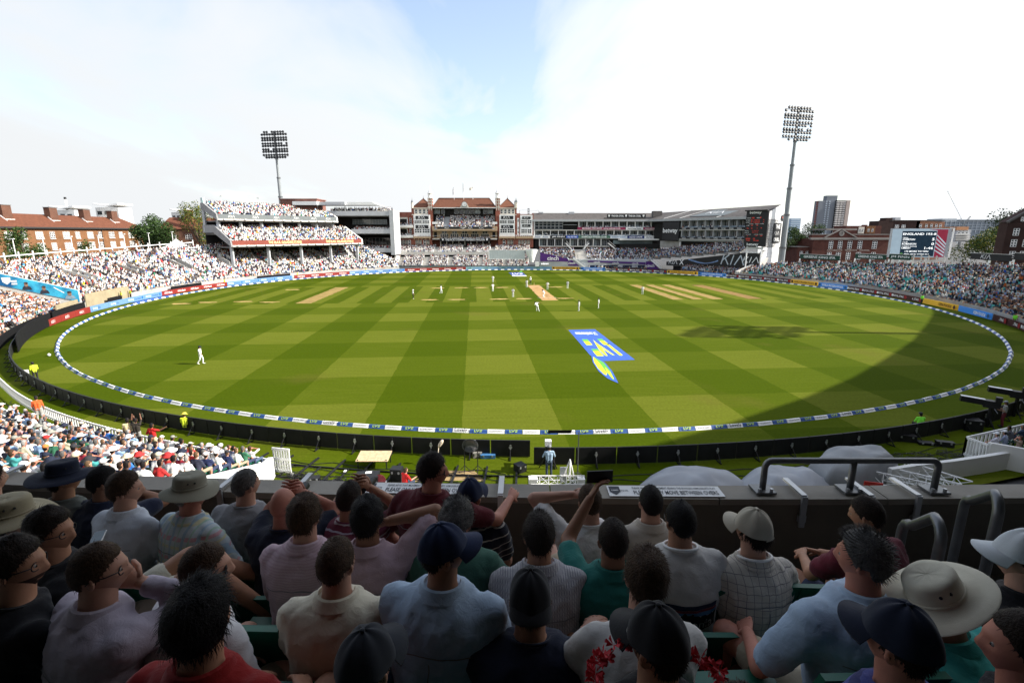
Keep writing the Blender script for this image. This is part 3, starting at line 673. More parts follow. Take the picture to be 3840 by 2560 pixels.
# blue banner on the side wall between the two blocks
bn = empty('banner',(0,0,0),label='long blue banner with cricketers on the stand side wall at left',cat='banner')
A_ = R(196.9); pts_lo = [polar(A_,r_,.9+(r_-73.4)*.235/.78+.75) for r_ in (73.4,92)]; pts_hi = [polar(A_,r_,1.55+(r_-73.4)*.235/.78+1.9) for r_ in (73.4,92)]
nb = Vector((math.sin(A_),-math.cos(A_),0)); 
if nb.y > 0: nb = -nb
def banner_mat():
    m = M('blue photographic banner',(.03,.3,.5),.6,.2,.5); t = m.node_tree; L = t.links.new; sc = t.nodes['Principled BSDF'].inputs['Base Color'].links[0].from_node
    co = t.nodes.new('ShaderNodeTexCoord'); nz = t.nodes.new('ShaderNodeTexNoise'); nz.inputs['Scale'].default_value = .55; nz.inputs['Detail'].default_value = 5; L(co.outputs['Object'],nz.inputs[0])
    rp = t.nodes.new('ShaderNodeValToRGB'); e = rp.color_ramp.elements; e[0].position = .36; e[0].color = (.008,.09,.24,1); e[1].position = .62; e[1].color = (.05,.42,.62,1); L(nz.outputs[0],rp.inputs[0]); L(rp.outputs[0],sc.inputs[0]); return m
b = MB(); b.slab([pts_lo[0],pts_lo[1],pts_hi[1],pts_hi[0]],nb*.06); b.build('printed_sheet',banner_mat(),bn)
b = MB(); b.slab([polar(A_,73.2,0),polar(A_,92.2,0),pts_hi[1]-nb*.05,pts_hi[0]-nb*.05],-nb*.3); b.build('side_wall',CONC_L,bn)
PRN = M('dark print',(.03,.035,.05),.6,.3,3); PRS = M('skin tone print',(.30,.17,.11),.6,.25,3); PRG = M('grey blue print',(.24,.33,.4),.6,.25,3)
rdir = Vector((math.cos(A_),math.sin(A_),0)); updir = Vector((0,0,1))
def on_banner(s,h,pts,mat,name):     # s: metres along the wall from the front, h above the sheet's lower edge
    base = pts_lo[0]+rdir*s+Vector((0,0,s*.235/.78)); b = MB(); b.poly([base-nb*(-.075)+rdir*(-x)*1+Vector((0,0,h+y)) for x,y in pts]); b.build(name,mat,bn)
def blob(rx,ry,cx=0,cy=0,n=14,a0=0): return [(cx+rx*math.cos(2*math.pi*k/n+a0),cy+ry*math.sin(2*math.pi*k/n+a0)) for k in range(n)]
for s_,big in ((11.2,1.0),(6.3,.8),(4.2,.8),(1.1,.9)):
    on_banner(s_,.15,[(-.75*big,0),(.8*big,0),(.6*big,.45),(.2,.62),(-.3,.6),(-.6*big,.4)],PRN if s_ > 3 else PRG,'printed_figure')
    on_banner(s_,.95,blob(.3*big,.42*big),PRS,'printed_face'); on_banner(s_,1.18,blob(.33*big,.22*big),PRN,'printed_cap')
on_banner(8.6,.95,[(-.55,.45),(.55,.45),(.5,-.2),(0,-.6),(-.5,-.2)],SIGNW,'shield'); 
for k in range(2): on_banner(7.7,1.1-.4*k,[(-.35,.12),(.35,.12),(.35,-.12),(-.35,-.12)],SIGNW,'printed_words')
on_banner(2.3,1.15,[(-.7,.45),(-.6,.55),(.6,-.35),(.5,-.45)],SIGNW,'printed_bat')
# beige concrete ends and black screens behind the boards on the left
for i,(a0,a1,z1) in enumerate(((198.2,203.5,2.2),(186.5,196.3,2.7))):
    b = MB(); curved_panel(R(a0),R(a1),72.9,0,z1,.15,b,step=2); b.build('concrete_wall',M('sand coloured concrete',(.30,.25,.16),.85,.2,.8,.1),None,label=['sand coloured concrete wall below the pale green seats','sand coloured concrete wall right of the blue banner'][i],cat='wall')
for i,(a0,a1) in enumerate(((198,206.5),(207.3,222),(189.5,192.5),(171,178),(150,158))):
    b = MB(); curved_panel(R(a0),R(a1),72.2,.1,1.75 if i < 2 else 1.45,.08,b,step=2); b.build('black_screen',BLACKM,None,label=f'plain black screen behind the boards on the left, {ordn(i)} counting from the near corner',cat='screen',group='black screens behind boards')
b = MB(); curved_panel(R(179),R(189),69.75,.012,.03,1.3,b,step=2); b.build('blue_sheet',M('blue tarpaulin',(.03,.09,.33),.6,.2,.5,.2),None,label='blue tarpaulin lying between the rope and pale blue boards',cat='tarpaulin')
# --- right hand stand (in half shade)
st = empty('grandstand',(0,0,0),label='long uncovered stand with teal seats and seated crowd on the right',cat='grandstand')
dz3 = lambda th: lerp(math.degrees(th),[(-40,.25),(-5,.235),(12,.215),(34,.21)]); n3 = lambda th: lerp(math.degrees(th),[(-40,22),(-3,20),(10,17),(24,14),(30,11),(34,2)])
terrace(st,R(-36),R(33.5),n3,73.4,.9,.78,dz3,CONC)
b = MB(); curved_panel(R(-36),R(33.5),73.2,0,1.2,.12,b,step=3); b.build('front_wall',CONC,st)
AR = [(R(a),5,12) for a in (-20,-13,-6,1,7.5,14,20.5,27)]
aisle_strips(st,AR,73.4,.9,.78,dz3,CONC)
cl3 = Crowd(); fill_bowl(cl3,R(-33),R(33.2),n3,73.4,.9,.78,dz3,'blue',TSEAT,.80,AR)
cl3.build('right_stand_crowd','crowd in blue, white and dark clothes filling the right stand','teal seat rows of the right stand')
b = MB(); b.slab([polar(R(33.6),73.2,0),polar(R(33.6),86,0),polar(R(32.8),86,5.2),polar(R(33.6),73.2,1.6)],polar(R(34.2),73.2)-polar(R(33.6),73.2)); b.build('end_wall',CONC_L,st)
def back_sign(a0,a1,nrows,zlift,mat,txt,label,h=1.15,wtext=.8,kia=False,tmat=None):
    rr_ = 73.4+.78*nrows+.6; am = (R(a0)+R(a1))/2; z_ = 1.1+nrows*dz3(am)+zlift
    p0,p1 = polar(R(a1),rr_,z_),polar(R(a0),rr_,z_); root = empty('hoarding',(0,0,0),label=label,cat='hoarding',group='hoardings along the back of the right stand')
    rt = (p1-p0).normalized(); n = rt.cross(Vector((0,0,1))); w = (p1-p0).length
    b = MB(); b.slab([p0,p1,p1+Vector((0,0,h)),p0+Vector((0,0,h))],-n*.12); b.build('board',mat,root)
    b = MB(); k = max(2,int(w/4)); [b.beam(p0.lerp(p1,i/k)+Vector((0,0,-2.2))-n*.06,p0.lerp(p1,i/k)-n*.06,.25,.25) for i in range(k+1)]; b.build('posts',WHITE,root)
    b = MB(); b.beam(p0+Vector((0,0,h+.06)),p1+Vector((0,0,h+.06)),.3,.1); b.build('capping',STEEL,root)
    c = p0.lerp(p1,.5)+Vector((0,0,h/2))
    if kia: put_kia(p0.lerp(p1,.42)+Vector((0,0,h/2)),rt,(0,0,1),h*2.2,parent=root,off=.02)
    if txt: put_text(txt,c,rt,(0,0,1),width=w*wtext,height=h*.5,parent=root,off=.02,bold=.02,mat=tmat)
DGRN = M('dark green sign',(.01,.05,.035),.5,.1,1)
back_sign(18.9,26.3,14.2,1.25,DGRN,'GREENE KING IPA','dark green hoarding reading GREENE KING IPA, left one')
back_sign(12.0,17.2,16.6,1.35,DGRN,'GREENE KING IPA','dark green hoarding reading GREENE KING IPA, right one'); back_sign(8.4,11.9,17.4,1.35,DGRN,'JM FINN','dark hoarding reading JM FINN beside the school',wtext=.85)
back_sign(-4.2,1.2,20.2,1.3,SIGNB,None,'black car maker hoarding left of the far right one',kia=True); back_sign(-11.5,-4.4,20.4,1.5,SIGNB,None,'black car maker hoarding at the far right edge',kia=True)
b = MB()
for a in np.arange(1.5,8.4,1.15):
    p = polar(R(a),73.4+.78*19,1.1+18*dz3(R(a))); b.beam(p,p+Vector((0,0,2.3)),.2,.2)
b.build('back_posts',CONC_L,st)
# ---------------------------------------------------------------- facade surveying
class Fac:
    def __init__(s,p0,right,root=None):
        s.p0 = Vector(p0); s.r = Vector(right).normalized(); s.n = s.r.cross(Vector((0,0,1))); s.root = root
    def hit(s,x,y,d=0.0):
        dr = Vector(_ray(x,y)); o = Vector((0,0,CAM_H)); pl = s.p0+s.n*d; t = (pl-o).dot(s.n)/dr.dot(s.n); return o+dr*t
    def sz(s,x,y,d=0.0): p = s.hit(x,y,d); return (p-s.p0).dot(s.r),p.z
    def w(s,a,z,d=0.0): return s.p0+s.r*a+s.n*d+Vector((0,0,z-s.p0.z))
    def box(s,x0,x1,y0,y1,d0,d1,b=None,m=0):      # photo-measured rectangle, from depth d0 (back) to d1 (front)
        b = b or MB(); xm,ym = (x0+x1)/2,(y0+y1)/2
        a0 = s.sz(x0,ym,d1)[0]; a1 = s.sz(x1,ym,d1)[0]; z1 = s.sz(xm,y0,d1)[1]; z0 = s.sz(xm,y1,d1)[1]
        return s.sbox(a0,a1,z0,z1,d0,d1,b,m)
    def sbox(s,a0,a1,z0,z1,d0,d1,b=None,m=0):
        b = b or MB(); q = [s.w(a,z,d) for d in (d0,d1) for z in (z0,z1) for a in (a0,a1)]
        return b.add(q,[(0,2,3,1),(4,5,7,6),(0,1,5,4),(2,6,7,3),(1,3,7,5),(0,4,6,2)],m)
    def part(s,name,mat,x0,x1,y0,y1,d0,d1,root=None): return s.box(x0,x1,y0,y1,d0,d1).build(name,mat,root or s.root)
    def window(s,x0,x1,y0,y1,d,nx=2,ny=2,fr=.07,frame=WHITE,glass=GLASS,name='window',proud=.08,root=None,arch=False):
        xm,ym = (x0+x1)/2,(y0+y1)/2; a0 = s.sz(x0,ym,d)[0]; a1 = s.sz(x1,ym,d)[0]; z1 = s.sz(xm,y0,d)[1]; z0 = s.sz(xm,y1,d)[1]
        return s.swindow(a0,a1,z0,z1,d,nx,ny,fr,frame,glass,name,proud,root)
    def swindow(s,a0,a1,z0,z1,d,nx=2,ny=2,fr=.07,frame=WHITE,glass=GLASS,name='window',proud=.08,root=None):
        b = MB(); s.sbox(a0+fr*.5,a1-fr*.5,z0+fr*.5,z1-fr*.5,d-.05,d+.012,b,1)
        for i in range(nx+1): a = a0+(a1-a0)*i/nx; s.sbox(max(a0,a-fr/2),min(a1,a+fr/2),z0,z1,d-.04,d+proud,b,0)
        for j in range(ny+1): z = z0+(z1-z0)*j/ny; s.sbox(a0,a1,max(z0,z-fr/2),min(z1,z+fr/2),d-.04,d+proud-.004,b,0)
        return b.build(name,[frame,glass],root or s.root)
    def text(s,t,x,y,d,width=None,height=None,mat=None,root=None,**k):
        return put_text(t,s.hit(x,y,d),s.r,(0,0,1),width,height,mat,root or s.root,off=.03,**k)
    def kia(s,x,y,d,width,root=None,mat=None): return put_kia(s.hit(x,y,d),s.r,(0,0,1),width,mat,root or s.root,off=.03)
    def yaw(s): return math.atan2(s.n.y,s.n.x)-math.pi/2
    def rows(s,cr,a0,a1,zf,zb,df,db,n,pal,occ=.92,seat=None,gaps=(),pitch=.5,stand=False,root=None,mat=None):
        b = MB()
        for k in range(n):
            t = k/max(1,n-1); z = zf+(zb-zf)*t; d = df+(db-df)*t; dd = abs(db-df)/max(1,n-1) if n > 1 else .8
            if root is not None: s.sbox(a0,a1,z-.45,z,d-dd,d+.02,b)
            m = int(abs(a1-a0)/pitch)
            for i in range(m):
                a = a0+(a1-a0)*(i+.5)/m
                if any(g0 <= a <= g1 for g0,g1 in gaps): continue
                p = s.w(a,z,d-dd*.5)
                if random.random() < occ: cr.person(p,s.yaw(),pal,1,dz=.4 if stand else (.4 if random.random() < .03 else 0))
                elif seat: cr.seat(p,s.yaw(),seat)
                if seat and random.random() < .25: cr.seat(p,s.yaw(),seat)
        if root is not None: b.build('terrace',mat or CONC,root)

# ---------------------------------------------------------------- three tier stand on the left
gs = empty('grandstand',(0,0,0),label='three tier grey concrete stand with named fascia, left of the pavilion',cat='grandstand')
PL,PR = Vector((-70.5,126,0)),Vector((-47.2,157,0)); fr_ = Fac(PL,PR-PL); LM = (PR-PL).length
UL,UR = Vector((-75.3,129.6,0)),Vector((-54.6,157.2,0)); fu = Fac(UL,UR-UL); LU = (UR-UL).length
cg = Crowd()
fr_.rows(cg,.3,LM-.3,9.6,13.3,0,-8.2,11,'white',.86,PALESEAT,root=gs,mat=CONC_L)
fu.rows(cg,.3,LU*.72,16.4,19.3,0,-6.6,9,'white',.84,PALESEAT,root=gs,mat=CONC_L)
fu.rows(cg,LU*.72,LU-.5,16.4,18.0,0,-3.8,5,'white',.84,PALESEAT,root=gs,mat=CONC_L)
fu.sbox(LU*.66,LU*.99,17.4,18.9,-4.6,-4.3).build('cream_wall',CONC_L,gs)
cg.build('tier_crowd','crowd filling the two upper tiers of the three tier stand','seat rows of the two upper tiers, coloured pale as sunlit')
MAROON = M('maroon and gold fascia',(.2,.045,.03),.5,.15,1); GREYF = M('grey fascia band',(.13,.145,.15),.5,.1,1); GOLD = M('gold lettering',(.75,.62,.3),.5,.1,1)
fr_.sbox(0,LM,9.15,10.3,-.15,.12).build('named_fascia',MAROON,gs); fr_.sbox(-.1,LM+.1,8.75,9.12,-.3,.3).build('tier_edge',CONC_L,gs)
fu.sbox(0,LU,15.75,16.95,-.15,.12).build('dark_fascia',GREYF,gs); fu.sbox(-.1,LU+.1,15.35,15.72,-.3,.3).build('tier_edge',CONC_L,gs)
for t in (.36,.80): put_text('THE M.A.R. GALADARI STAND',fr_.w(LM*t,9.72,.13),fr_.r,(0,0,1),width=9.5,height=.72,mat=GOLD,parent=gs,bold=.03,off=.02)
for t in (.1,.28,.45,.62,.78,.92): put_kia(fu.w(LU*t,16.35,.13),fu.r,(0,0,1),1.9,None,gs,.02)
for i in range(26):
    b = MB(); 
for i,f,L_,z in [(i,fr_,LM,9.0) for i in range(16)]+[(i,fu,LU,15.6) for i in range(13)]:
    b = MB(); p = f.w(L_*(i+.5)/(16 if f is fr_ else 13),z,.5); b.box(p,(.4,.3,.3),rz=.7); b.build('floodlight',WHITE,gs)
for f,L_,zt,n,d in ((fr_,LM,8.75,4,-1.5),(fu,LU,15.4,6,-1.2)):
    for i in range(n+1):
        b = MB(); p = f.w(L_*(i/n if n else 0)*.97+.4,0,d); zb = 3.5 if f is fr_ else 12.8; b.bb(p.x-.32,p.x+.32,p.y-.32,p.y+.32,zb,zt); b.build('column',GREYP,gs)
# slabs, raking end walls, back walls
CONCW = M('grey concrete beam',(.26,.26,.265),.8,.12,.7,.1)
def rake(f,a,pts,th=.4,m=CONCW,name='raking_beam'): b = MB(); b.slab([f.w(a,z,-s) for s,z in pts],f.r*(-th)); b.build(name,m,gs)
rake(fr_,0,[(-.2,8.7),(0,10.3),(8.4,14.2),(15,14.2),(15,12.2),(9,12.2)]); rake(fr_,LM,[(-.2,8.7),(0,10.3),(8.4,14.2),(15,14.2),(15,12.2),(9,12.2)],-.4,WHITE2)
rake(fu,0,[(-.2,15.3),(0,16.95),(7.0,19.9),(8.6,19.9),(8.6,18.0),(7.2,18.0)]); rake(fu,LU,[(-.2,15.3),(0,16.95),(3.8,18.4),(3.8,16.4),(2,15.4)],-.4,WHITE2)
fu.sbox(-.3,.2,19.9,21.2,-8.4,-7.0).build('glass_screen',M('pale green glass',(.45,.62,.6),.1,.05,1),gs)
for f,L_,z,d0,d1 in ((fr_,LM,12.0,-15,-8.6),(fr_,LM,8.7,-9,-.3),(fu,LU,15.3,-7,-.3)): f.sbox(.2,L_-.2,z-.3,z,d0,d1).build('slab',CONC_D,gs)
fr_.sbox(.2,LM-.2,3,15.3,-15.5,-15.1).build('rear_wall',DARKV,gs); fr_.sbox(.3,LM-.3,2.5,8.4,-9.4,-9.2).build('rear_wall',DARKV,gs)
for i in range(4): b = MB(); p = fu.w(.2,14,-8.2+i*.01); 
b = MB(); p = fu.w(-.1,0,-8.0); b.bb(p.x-.3,p.x+.3,p.y-.3,p.y+.3,12.5,18.2); b.build('column',GREYP,gs)
for i,t in enumerate((.13,.42)):
    b = MB(); p = fu.w(LU*t,19.4,-7.4); b.tube([p,p+Vector((0,0,2.6))],.05,5)
    for k in range(3): b.box(p+Vector((-.3+.3*k,0,2.5)),(.22,.22,.3))
    b.build('camera_mast',WHITE,None,label=['thin white camera pole on the top tier, left one','thin white camera pole on the top tier, right one'][i],cat='pole',group='poles on the top tier')
b = MB(); p = Vector((-61.5,171,0)); b.bb(-76.5,-64.5,168,176,0,22.9); b.bb(-76.8,-64.2,167.8,176.2,22.9,23.2)
b.build('brick_block',bricks('dark red brick',(.2,.06,.04),(.16,.05,.035),(.25,.22,.2)),None,label='plain dark red brick block rising behind the three tier stand',cat='building')

# ---------------------------------------------------------------- grey framed hospitality building between stand and pavilion
hb = empty('hospitality_building',(0,0,0),label='grey framed open fronted building beside the pavilion with three balconies',cat='building')
fh = Fac((0,168,0),(1,0,0),hb); LGREY = M('light grey cladding',(.47,.48,.5),.6,.06,.6)
for x0,x1,y0,y1 in ((1228,1463,791,809),(1318,1466,859,876),(1338,1470,930,946)): fh.part('balcony_front',LGREY,x0,x1,y0,y1,-.5,0)
fh.part('side_frame',LGREY,1463,1478,788,956,-9,.15)
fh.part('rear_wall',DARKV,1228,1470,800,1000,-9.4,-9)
for y in (810,877,947): fh.part('slab',CONC_D,1235,1466,y,y+2,-9,-.52)
fh.window(1322,1452,822,842,-8.9,12,2,.08,M('pale mullion',(.35,.37,.38),.6),GLASS2,'glazed_front'); fh.window(1344,1462,892,918,-8.9,9,1,.1,M('pale mullion'),GLASS,'glazed_front')
ch = Crowd()
for (x0,x1,y0,n,st_) in ((1232,1460,791,2,True),(1322,1462,859,3,False),(1344,1466,930,3,False)):
    a0,z0 = fh.sz(x0,y0,0); a1,_ = fh.sz(x1,y0,0); fh.rows(ch,a0,a1,z0-.75+(0 if st_ else .15),z0-.2,-.7,-3.5,n,'members',.9,PALESEAT,stand=st_,root=hb)
ch.build('balcony_crowd','people lined along the balconies of the grey framed building')
b = MB(); q = [fh.hit(1092,755,0),fh.hit(1200,758,-3),fh.hit(1290,759,-4),fh.hit(1420,772,-6)]
root = empty('terrace_roof',(0,0,0),label='thin white flat roof over the top terrace beside the pavilion',cat='roof')
for i,(x0,x1,y0,y1,d) in enumerate(((1096,1188,755,769,2),(1189,1293,757,769,1),(1294,1395,758,769,0))): fh.box(x0,x1,y0,y1,d-6,d).build('roof_panel',[WHITE,LGREY,WHITE][i],root)
b = MB(); b.slab([fh.hit(1395,758,0),fh.hit(1425,771,0),fh.hit(1395,769,0)],(0,6,0)); b.build('roof_panel',WHITE,root)
for x in (1100,1190,1294,1380): fh.part('post',WHITE,x-1,x+1,766,792,-.6,-.4,root)

# ---------------------------------------------------------------- pavilion
pv = empty('pavilion',(0,0,0),label='Victorian red brick pavilion with twin towers, clock and tiled roof',cat='pavilion')
BRK = bricks('red brick',(.30,.075,.045),(.24,.06,.04),(.3,.2,.16)); TILE = M('red brown roof tiles',(.16,.065,.038),.85,.3,2.5,.5,bscale=14); TERRA = M('buff terracotta',(.42,.30,.19),.8,.15,2); CREAM = M('cream stone',(.62,.58,.5),.8,.1,2)
PX = lambda c: 1400+.2976*c; PY = lambda c: 660+.2976*c
def F(Y): return Fac((0,Y,0),(1,0,0),pv)
f0 = F(186)
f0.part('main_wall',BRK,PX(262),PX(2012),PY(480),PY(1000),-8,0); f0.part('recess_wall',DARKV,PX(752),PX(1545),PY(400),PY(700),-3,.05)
# central hipped roof
fe = F(182.5); e0,e1 = fe.hit(PX(745),PY(394)),fe.hit(PX(1545),PY(394)); zt = F(190).hit(PX(1100),PY(283)).z; r0,r1 = F(190).hit(PX(825),PY(283)),F(190).hit(PX(1462),PY(283))
b = MB(); bk0,bk1 = Vector((e0.x,198,e0.z)),Vector((e1.x,198,e1.z))
b.quad(e0,e1,r1,r0); b.quad(bk1,bk0,r0,r1); b.add([bk0,e0,r0],[(0,1,2)]); b.add([e1,bk1,r1],[(0,1,2)]); b.quad(e0,bk0,bk1,e1); b.build('tiled_roof',TILE,pv)
b = MB(); 
for k in range(1,17):       # courses of tiles
    t = k/17; b.beam(e0.lerp(r0,t)+Vector((0,-.03,.03)),e1.lerp(r1,t)+Vector((0,-.03,.03)),.03,.05)
b.build('tile_courses',TILE,pv)
b = MB(); b.beam(r0+Vector((0,0,.08)),r1+Vector((0,0,.08)),.3,.25); b.beam(e0,r0,.22,.2); b.beam(e1,r1,.22,.2); b.build('ridge',M('dark ridge tile',(.07,.035,.025),.8),pv)
fe.part('eaves_board',WHITE,PX(748),PX(1545),PY(397),PY(406),-.3,.12)
# clock gable
fc = F(182.2); b = MB(); cx = PX(1147); b.slab([fc.hit(cx+dx*.2976,PY(y),0) for dx,y in ((-52,393),(-48,376),(-38,372),(-36,350),(-22,331),(0,325),(22,331),(36,350),(38,372),(48,376),(52,393))],(0,.5,0)); b.build('clock_gable',CREAM,pv)
cc = fc.hit(cx,PY(358),.05); b = MB(); b.lathe([(1.0,0),(1.0,.12),(.86,.12)],cc,24,0,Matrix.Rotation(math.pi/2,3,'X')); b.build('clock_rim',GREYF,pv)
b = MB(); b.poly([cc+Vector((.86*math.cos(k*math.pi/12),-.135,.86*math.sin(k*math.pi/12))) for k in range(24)]); b.build('clock_face',WHITE,pv)
b = MB(); b.beam(cc+Vector((0,-.16,0)),cc+Vector((.25,-.16,-.4)),.12,.04); b.beam(cc+Vector((0,-.16,0)),cc+Vector((.62,-.16,.1)),.09,.04)
for k in range(12): a = k*math.pi/6; b.beam(cc+Vector((.68*math.cos(a),-.15,.68*math.sin(a))),cc+Vector((.8*math.cos(a),-.15,.8*math.sin(a))),.06,.03)
b.build('clock_hands',BLACK,pv)
def turret(cxp,w0,sgn):
    f = F(183); x0,x1 = PX(cxp-31),PX(cxp+31); c = f.hit(PX(cxp),PY(340)); hw = (f.hit(x1,PY(340))-f.hit(x0,PY(340))).x/2; c.y += hw
    zb,zs = f.hit(PX(cxp),PY(412)).z-8,f.hit(PX(cxp),PY(282)).z
    b = MB(); b.bb(c.x-hw*.92,c.x+hw*.92,c.y-hw*.92,c.y+hw*.92,zb,zs); b.build('turret_shaft',BRK,pv)
    b = MB()
    for z in (zs-3.0,zs-1.9,zs-.9,zs-.05): b.bb(c.x-hw*1.03,c.x+hw*1.03,c.y-hw*1.03,c.y+hw*1.03,z,z+.22)
    for s_ in (-.45,.45): b.bb(c.x+s_*hw-.12,c.x+s_*hw+.12,c.y-hw*1.0,c.y-hw*.9,zs-4.2,zs)
    b.build('stone_bands',CREAM,pv)
    b = MB()
    for k in range(8): a = k*math.pi/4+.39; b.tube([(c.x+hw*.8*math.cos(a),c.y+hw*.8*math.sin(a),zs+.2),(c.x+hw*.8*math.cos(a),c.y+hw*.8*math.sin(a),zs+1.7)],.11,6)
    b.lathe([(hw*1.05,.15),(hw*1.05,.3),(hw*.95,.3)],(c.x,c.y,zs),12); b.lathe([(hw*.95,1.65),(hw*1.12,1.75),(hw*1.12,1.95),(hw*.85,2.05),(hw*.62,2.55),(hw*.3,2.95),(.1,3.15),(.06,3.6),(.02,5.0)],(c.x,c.y,zs),12)
    b.lathe([(hw*.5,.25),(hw*.5,1.7)],(c.x,c.y,zs),8); b.build('lantern',WHITE,pv)
turret(714,31,-1); turret(1567,31,1)
def tower(c0,c1,apex,bay0,bay1):
    f = F(183.4); f.part('tower_wall',BRK,PX(c0),PX(c1),PY(402),PY(800),-7,0)
    f.part('cornice',CREAM,PX(c0-8),PX(c1+8),PY(400),PY(409),-.6,.35); f.part('string_course',CREAM,PX(c0-4),PX(c1+4),PY(484),PY(492),-.2,.2)
    b = MB(); a = [f.hit(PX(c0-4),PY(403),.2),f.hit(PX(c1+4),PY(403),.2)]; d = a[1].x-a[0].x; bk = [a[0]+Vector((0,d*.9,0)),a[1]+Vector((0,d*.9,0))]; ap = Vector(((a[0].x+a[1].x)/2,a[0].y+d*.45,F(187).hit(PX(apex),PY(286)).z))
    for p,q in ((a[0],a[1]),(a[1],bk[1]),(bk[1],bk[0]),(bk[0],a[0])): b.add([p,q,ap],[(0,1,2)])
    b.build('pyramid_roof',TILE,pv); b = MB(); [b.beam(p,ap,.2,.16) for p in a+bk]; b.lathe([(.22,-.2),(.16,.2),(.04,.3),(.03,1.0)],ap,8); b.build('roof_ridges',M('dark ridge tile'),pv)
    f.part('attic_panel',CREAM,PX(bay0),PX(bay1),PY(414),PY(482),0,.12)
    w = (bay1-bay0)/4
    for k in range(4):
        x0,x1 = bay0+k*w+w*.2,bay0+(k+1)*w-w*.16; f.window(PX(x0),PX(x1),PY(432),PY(474),.13,1,2,.12)
        b = MB(); p = f.hit(PX((x0+x1)/2),PY(433),.16); rr = (f.hit(PX(x1),PY(433)).x-f.hit(PX(x0),PY(433)).x)/2; b.slab([p+Vector((rr*math.cos(t*math.pi/8),0,rr*.75*math.sin(t*math.pi/8))) for t in range(9)],(0,.05,0)); b.build('arch_light',GLASS,pv)
    fb = F(182.2); fb.part('white_bay',WHITE,PX(bay0-2),PX(bay1),PY(490),PY(762),-1.3,0)
    m = (bay0+bay1)/2; hw = (bay1-bay0)*.395
    for y0,y1 in ((503,545),(620,663)):
        fb.part('sign_panel',SIGNB,PX(m-hw),PX(m+hw),PY(y0),PY(y1),0,.08); fb.kia(PX(m),PY((y0+y1)/2),.08,2.9)
    for x0,x1 in ((bay0+4,m-6),(m+6,bay1-8)): fb.window(PX(x0),PX(x1),PY(560),PY(594),.01,3,2,.09)
    for x0,x1 in ((bay0+8,m-4),(m+4,bay1-8)): fb.window(PX(x0),PX(x1),PY(668),PY(716),.01,3,2,.12)
    fb.part('balcony_rail',WHITE,PX(bay0-6),PX(bay1+6),PY(738),PY(744),.5,.7)
    for k in range(7): fb.part('baluster',WHITE,PX(bay0-4+k*(bay1-bay0+6)/6.2),PX(bay0+4+k*(bay1-bay0+6)/6.2),PY(742),PY(764),.52,.66)
    fb.part('bracketed_balcony',TERRA,PX(bay0-6),PX(bay1+6),PY(763),PY(786),-1.5,.75)
    for k in range(5): fb.part('bracket',TERRA,PX(bay0+k*(bay1-bay0)/4.2),PX(bay0+8+k*(bay1-bay0)/4.2),PY(786),PY(806),-1.4,.2)
tower(486,742,608,512,716); tower(1572,1806,1665,1590,1784)
for cxp in (491,1790,1804):     # pinnacles
    f = F(183.2); p = f.hit(PX(cxp),PY(402)); b = MB(); h = p.z; b.lathe([(.42,0),(.42,1.5),(.55,1.6),(.35,1.8)],p,8); b.build('pinnacle',CREAM,pv); b = MB(); b.lathe([(.46,1.8),(.3,2.3),(.06,2.9),(.02,3.5)],p,8); b.build('pinnacle_cap',GREYF,pv)
# right hand white bay and left wing balconies
fb = F(182.6); fb.part('white_bay',WHITE,PX(1850),PX(2006),PY(490),PY(752),-2.5,0); fb.part('bay_side',BRK,PX(2006),PX(2016),PY(470),PY(900),-3,-.1); fb.part('brick_infill',BRK,PX(1806),PX(1850),PY(470),PY(760),-3,-.4)
fb.part('white_stair_bay',WHITE,PX(1812),PX(1838),PY(530),PY(740),-1,-.2)
for y0,y1 in ((545,578),(640,672),(690,725)): fb.window(PX(1816),PX(1834),PY(y0),PY(y1),-.19,1,2,.12)
for y0,y1 in ((512,545),(610,642)): fb.part('sign_panel',SIGNB,PX(1876),PX(1982),PY(y0),PY(y1),0,.08); fb.kia(PX(1929),PY((y0+y1)/2),.08,1.9)
for y0,y1 in ((555,598),(668,720)): [fb.window(PX(x0),PX(x1),PY(y0),PY(y1),.01,2,2,.12) for x0,x1 in ((1864,1908),(1912,1940),(1946,1992))]
fb.part('bracketed_balcony',TERRA,PX(1800),PX(2012),PY(760),PY(788),-1.5,.75); fb.part('balcony_rail',WHITE,PX(1796),PX(2012),PY(744),PY(750),.5,.7)
for k in range(9): fb.part('baluster',WHITE,PX(1800+k*26),PX(1806+k*26),PY(748),PY(762),.52,.66)
b = MB(); q = fb.hit(PX(1945),PY(490),-1.5); [b.tube([q+Vector((dx,0,0)),q+Vector((dx,0,h))],.06,5) for dx,h in ((0,2.2),(.6,2.2),(-3,1.6),(4,1.5))]; [b.box(q+Vector((.3,0,.5+.55*k)),(.7,.3,.3)) for k in range(4)]; [b.tube([q+Vector((-3+i,0,1.5+.2*math.sin(i))),q+Vector((-2+i,0,1.5+.2*math.sin(i+1)))],.03,4) for i in range(7)]; b.build('roof_rigging',DSTEEL,pv)
fl_ = F(182.8); fl_.part('wing_wall',BRK,PX(262),PX(500),PY(455),PY(900),-5,-1.2); fl_.part('wing_side',BRK,PX(256),PX(298),PY(465),PY(600),-1.2,-.6)
cp = Crowd()
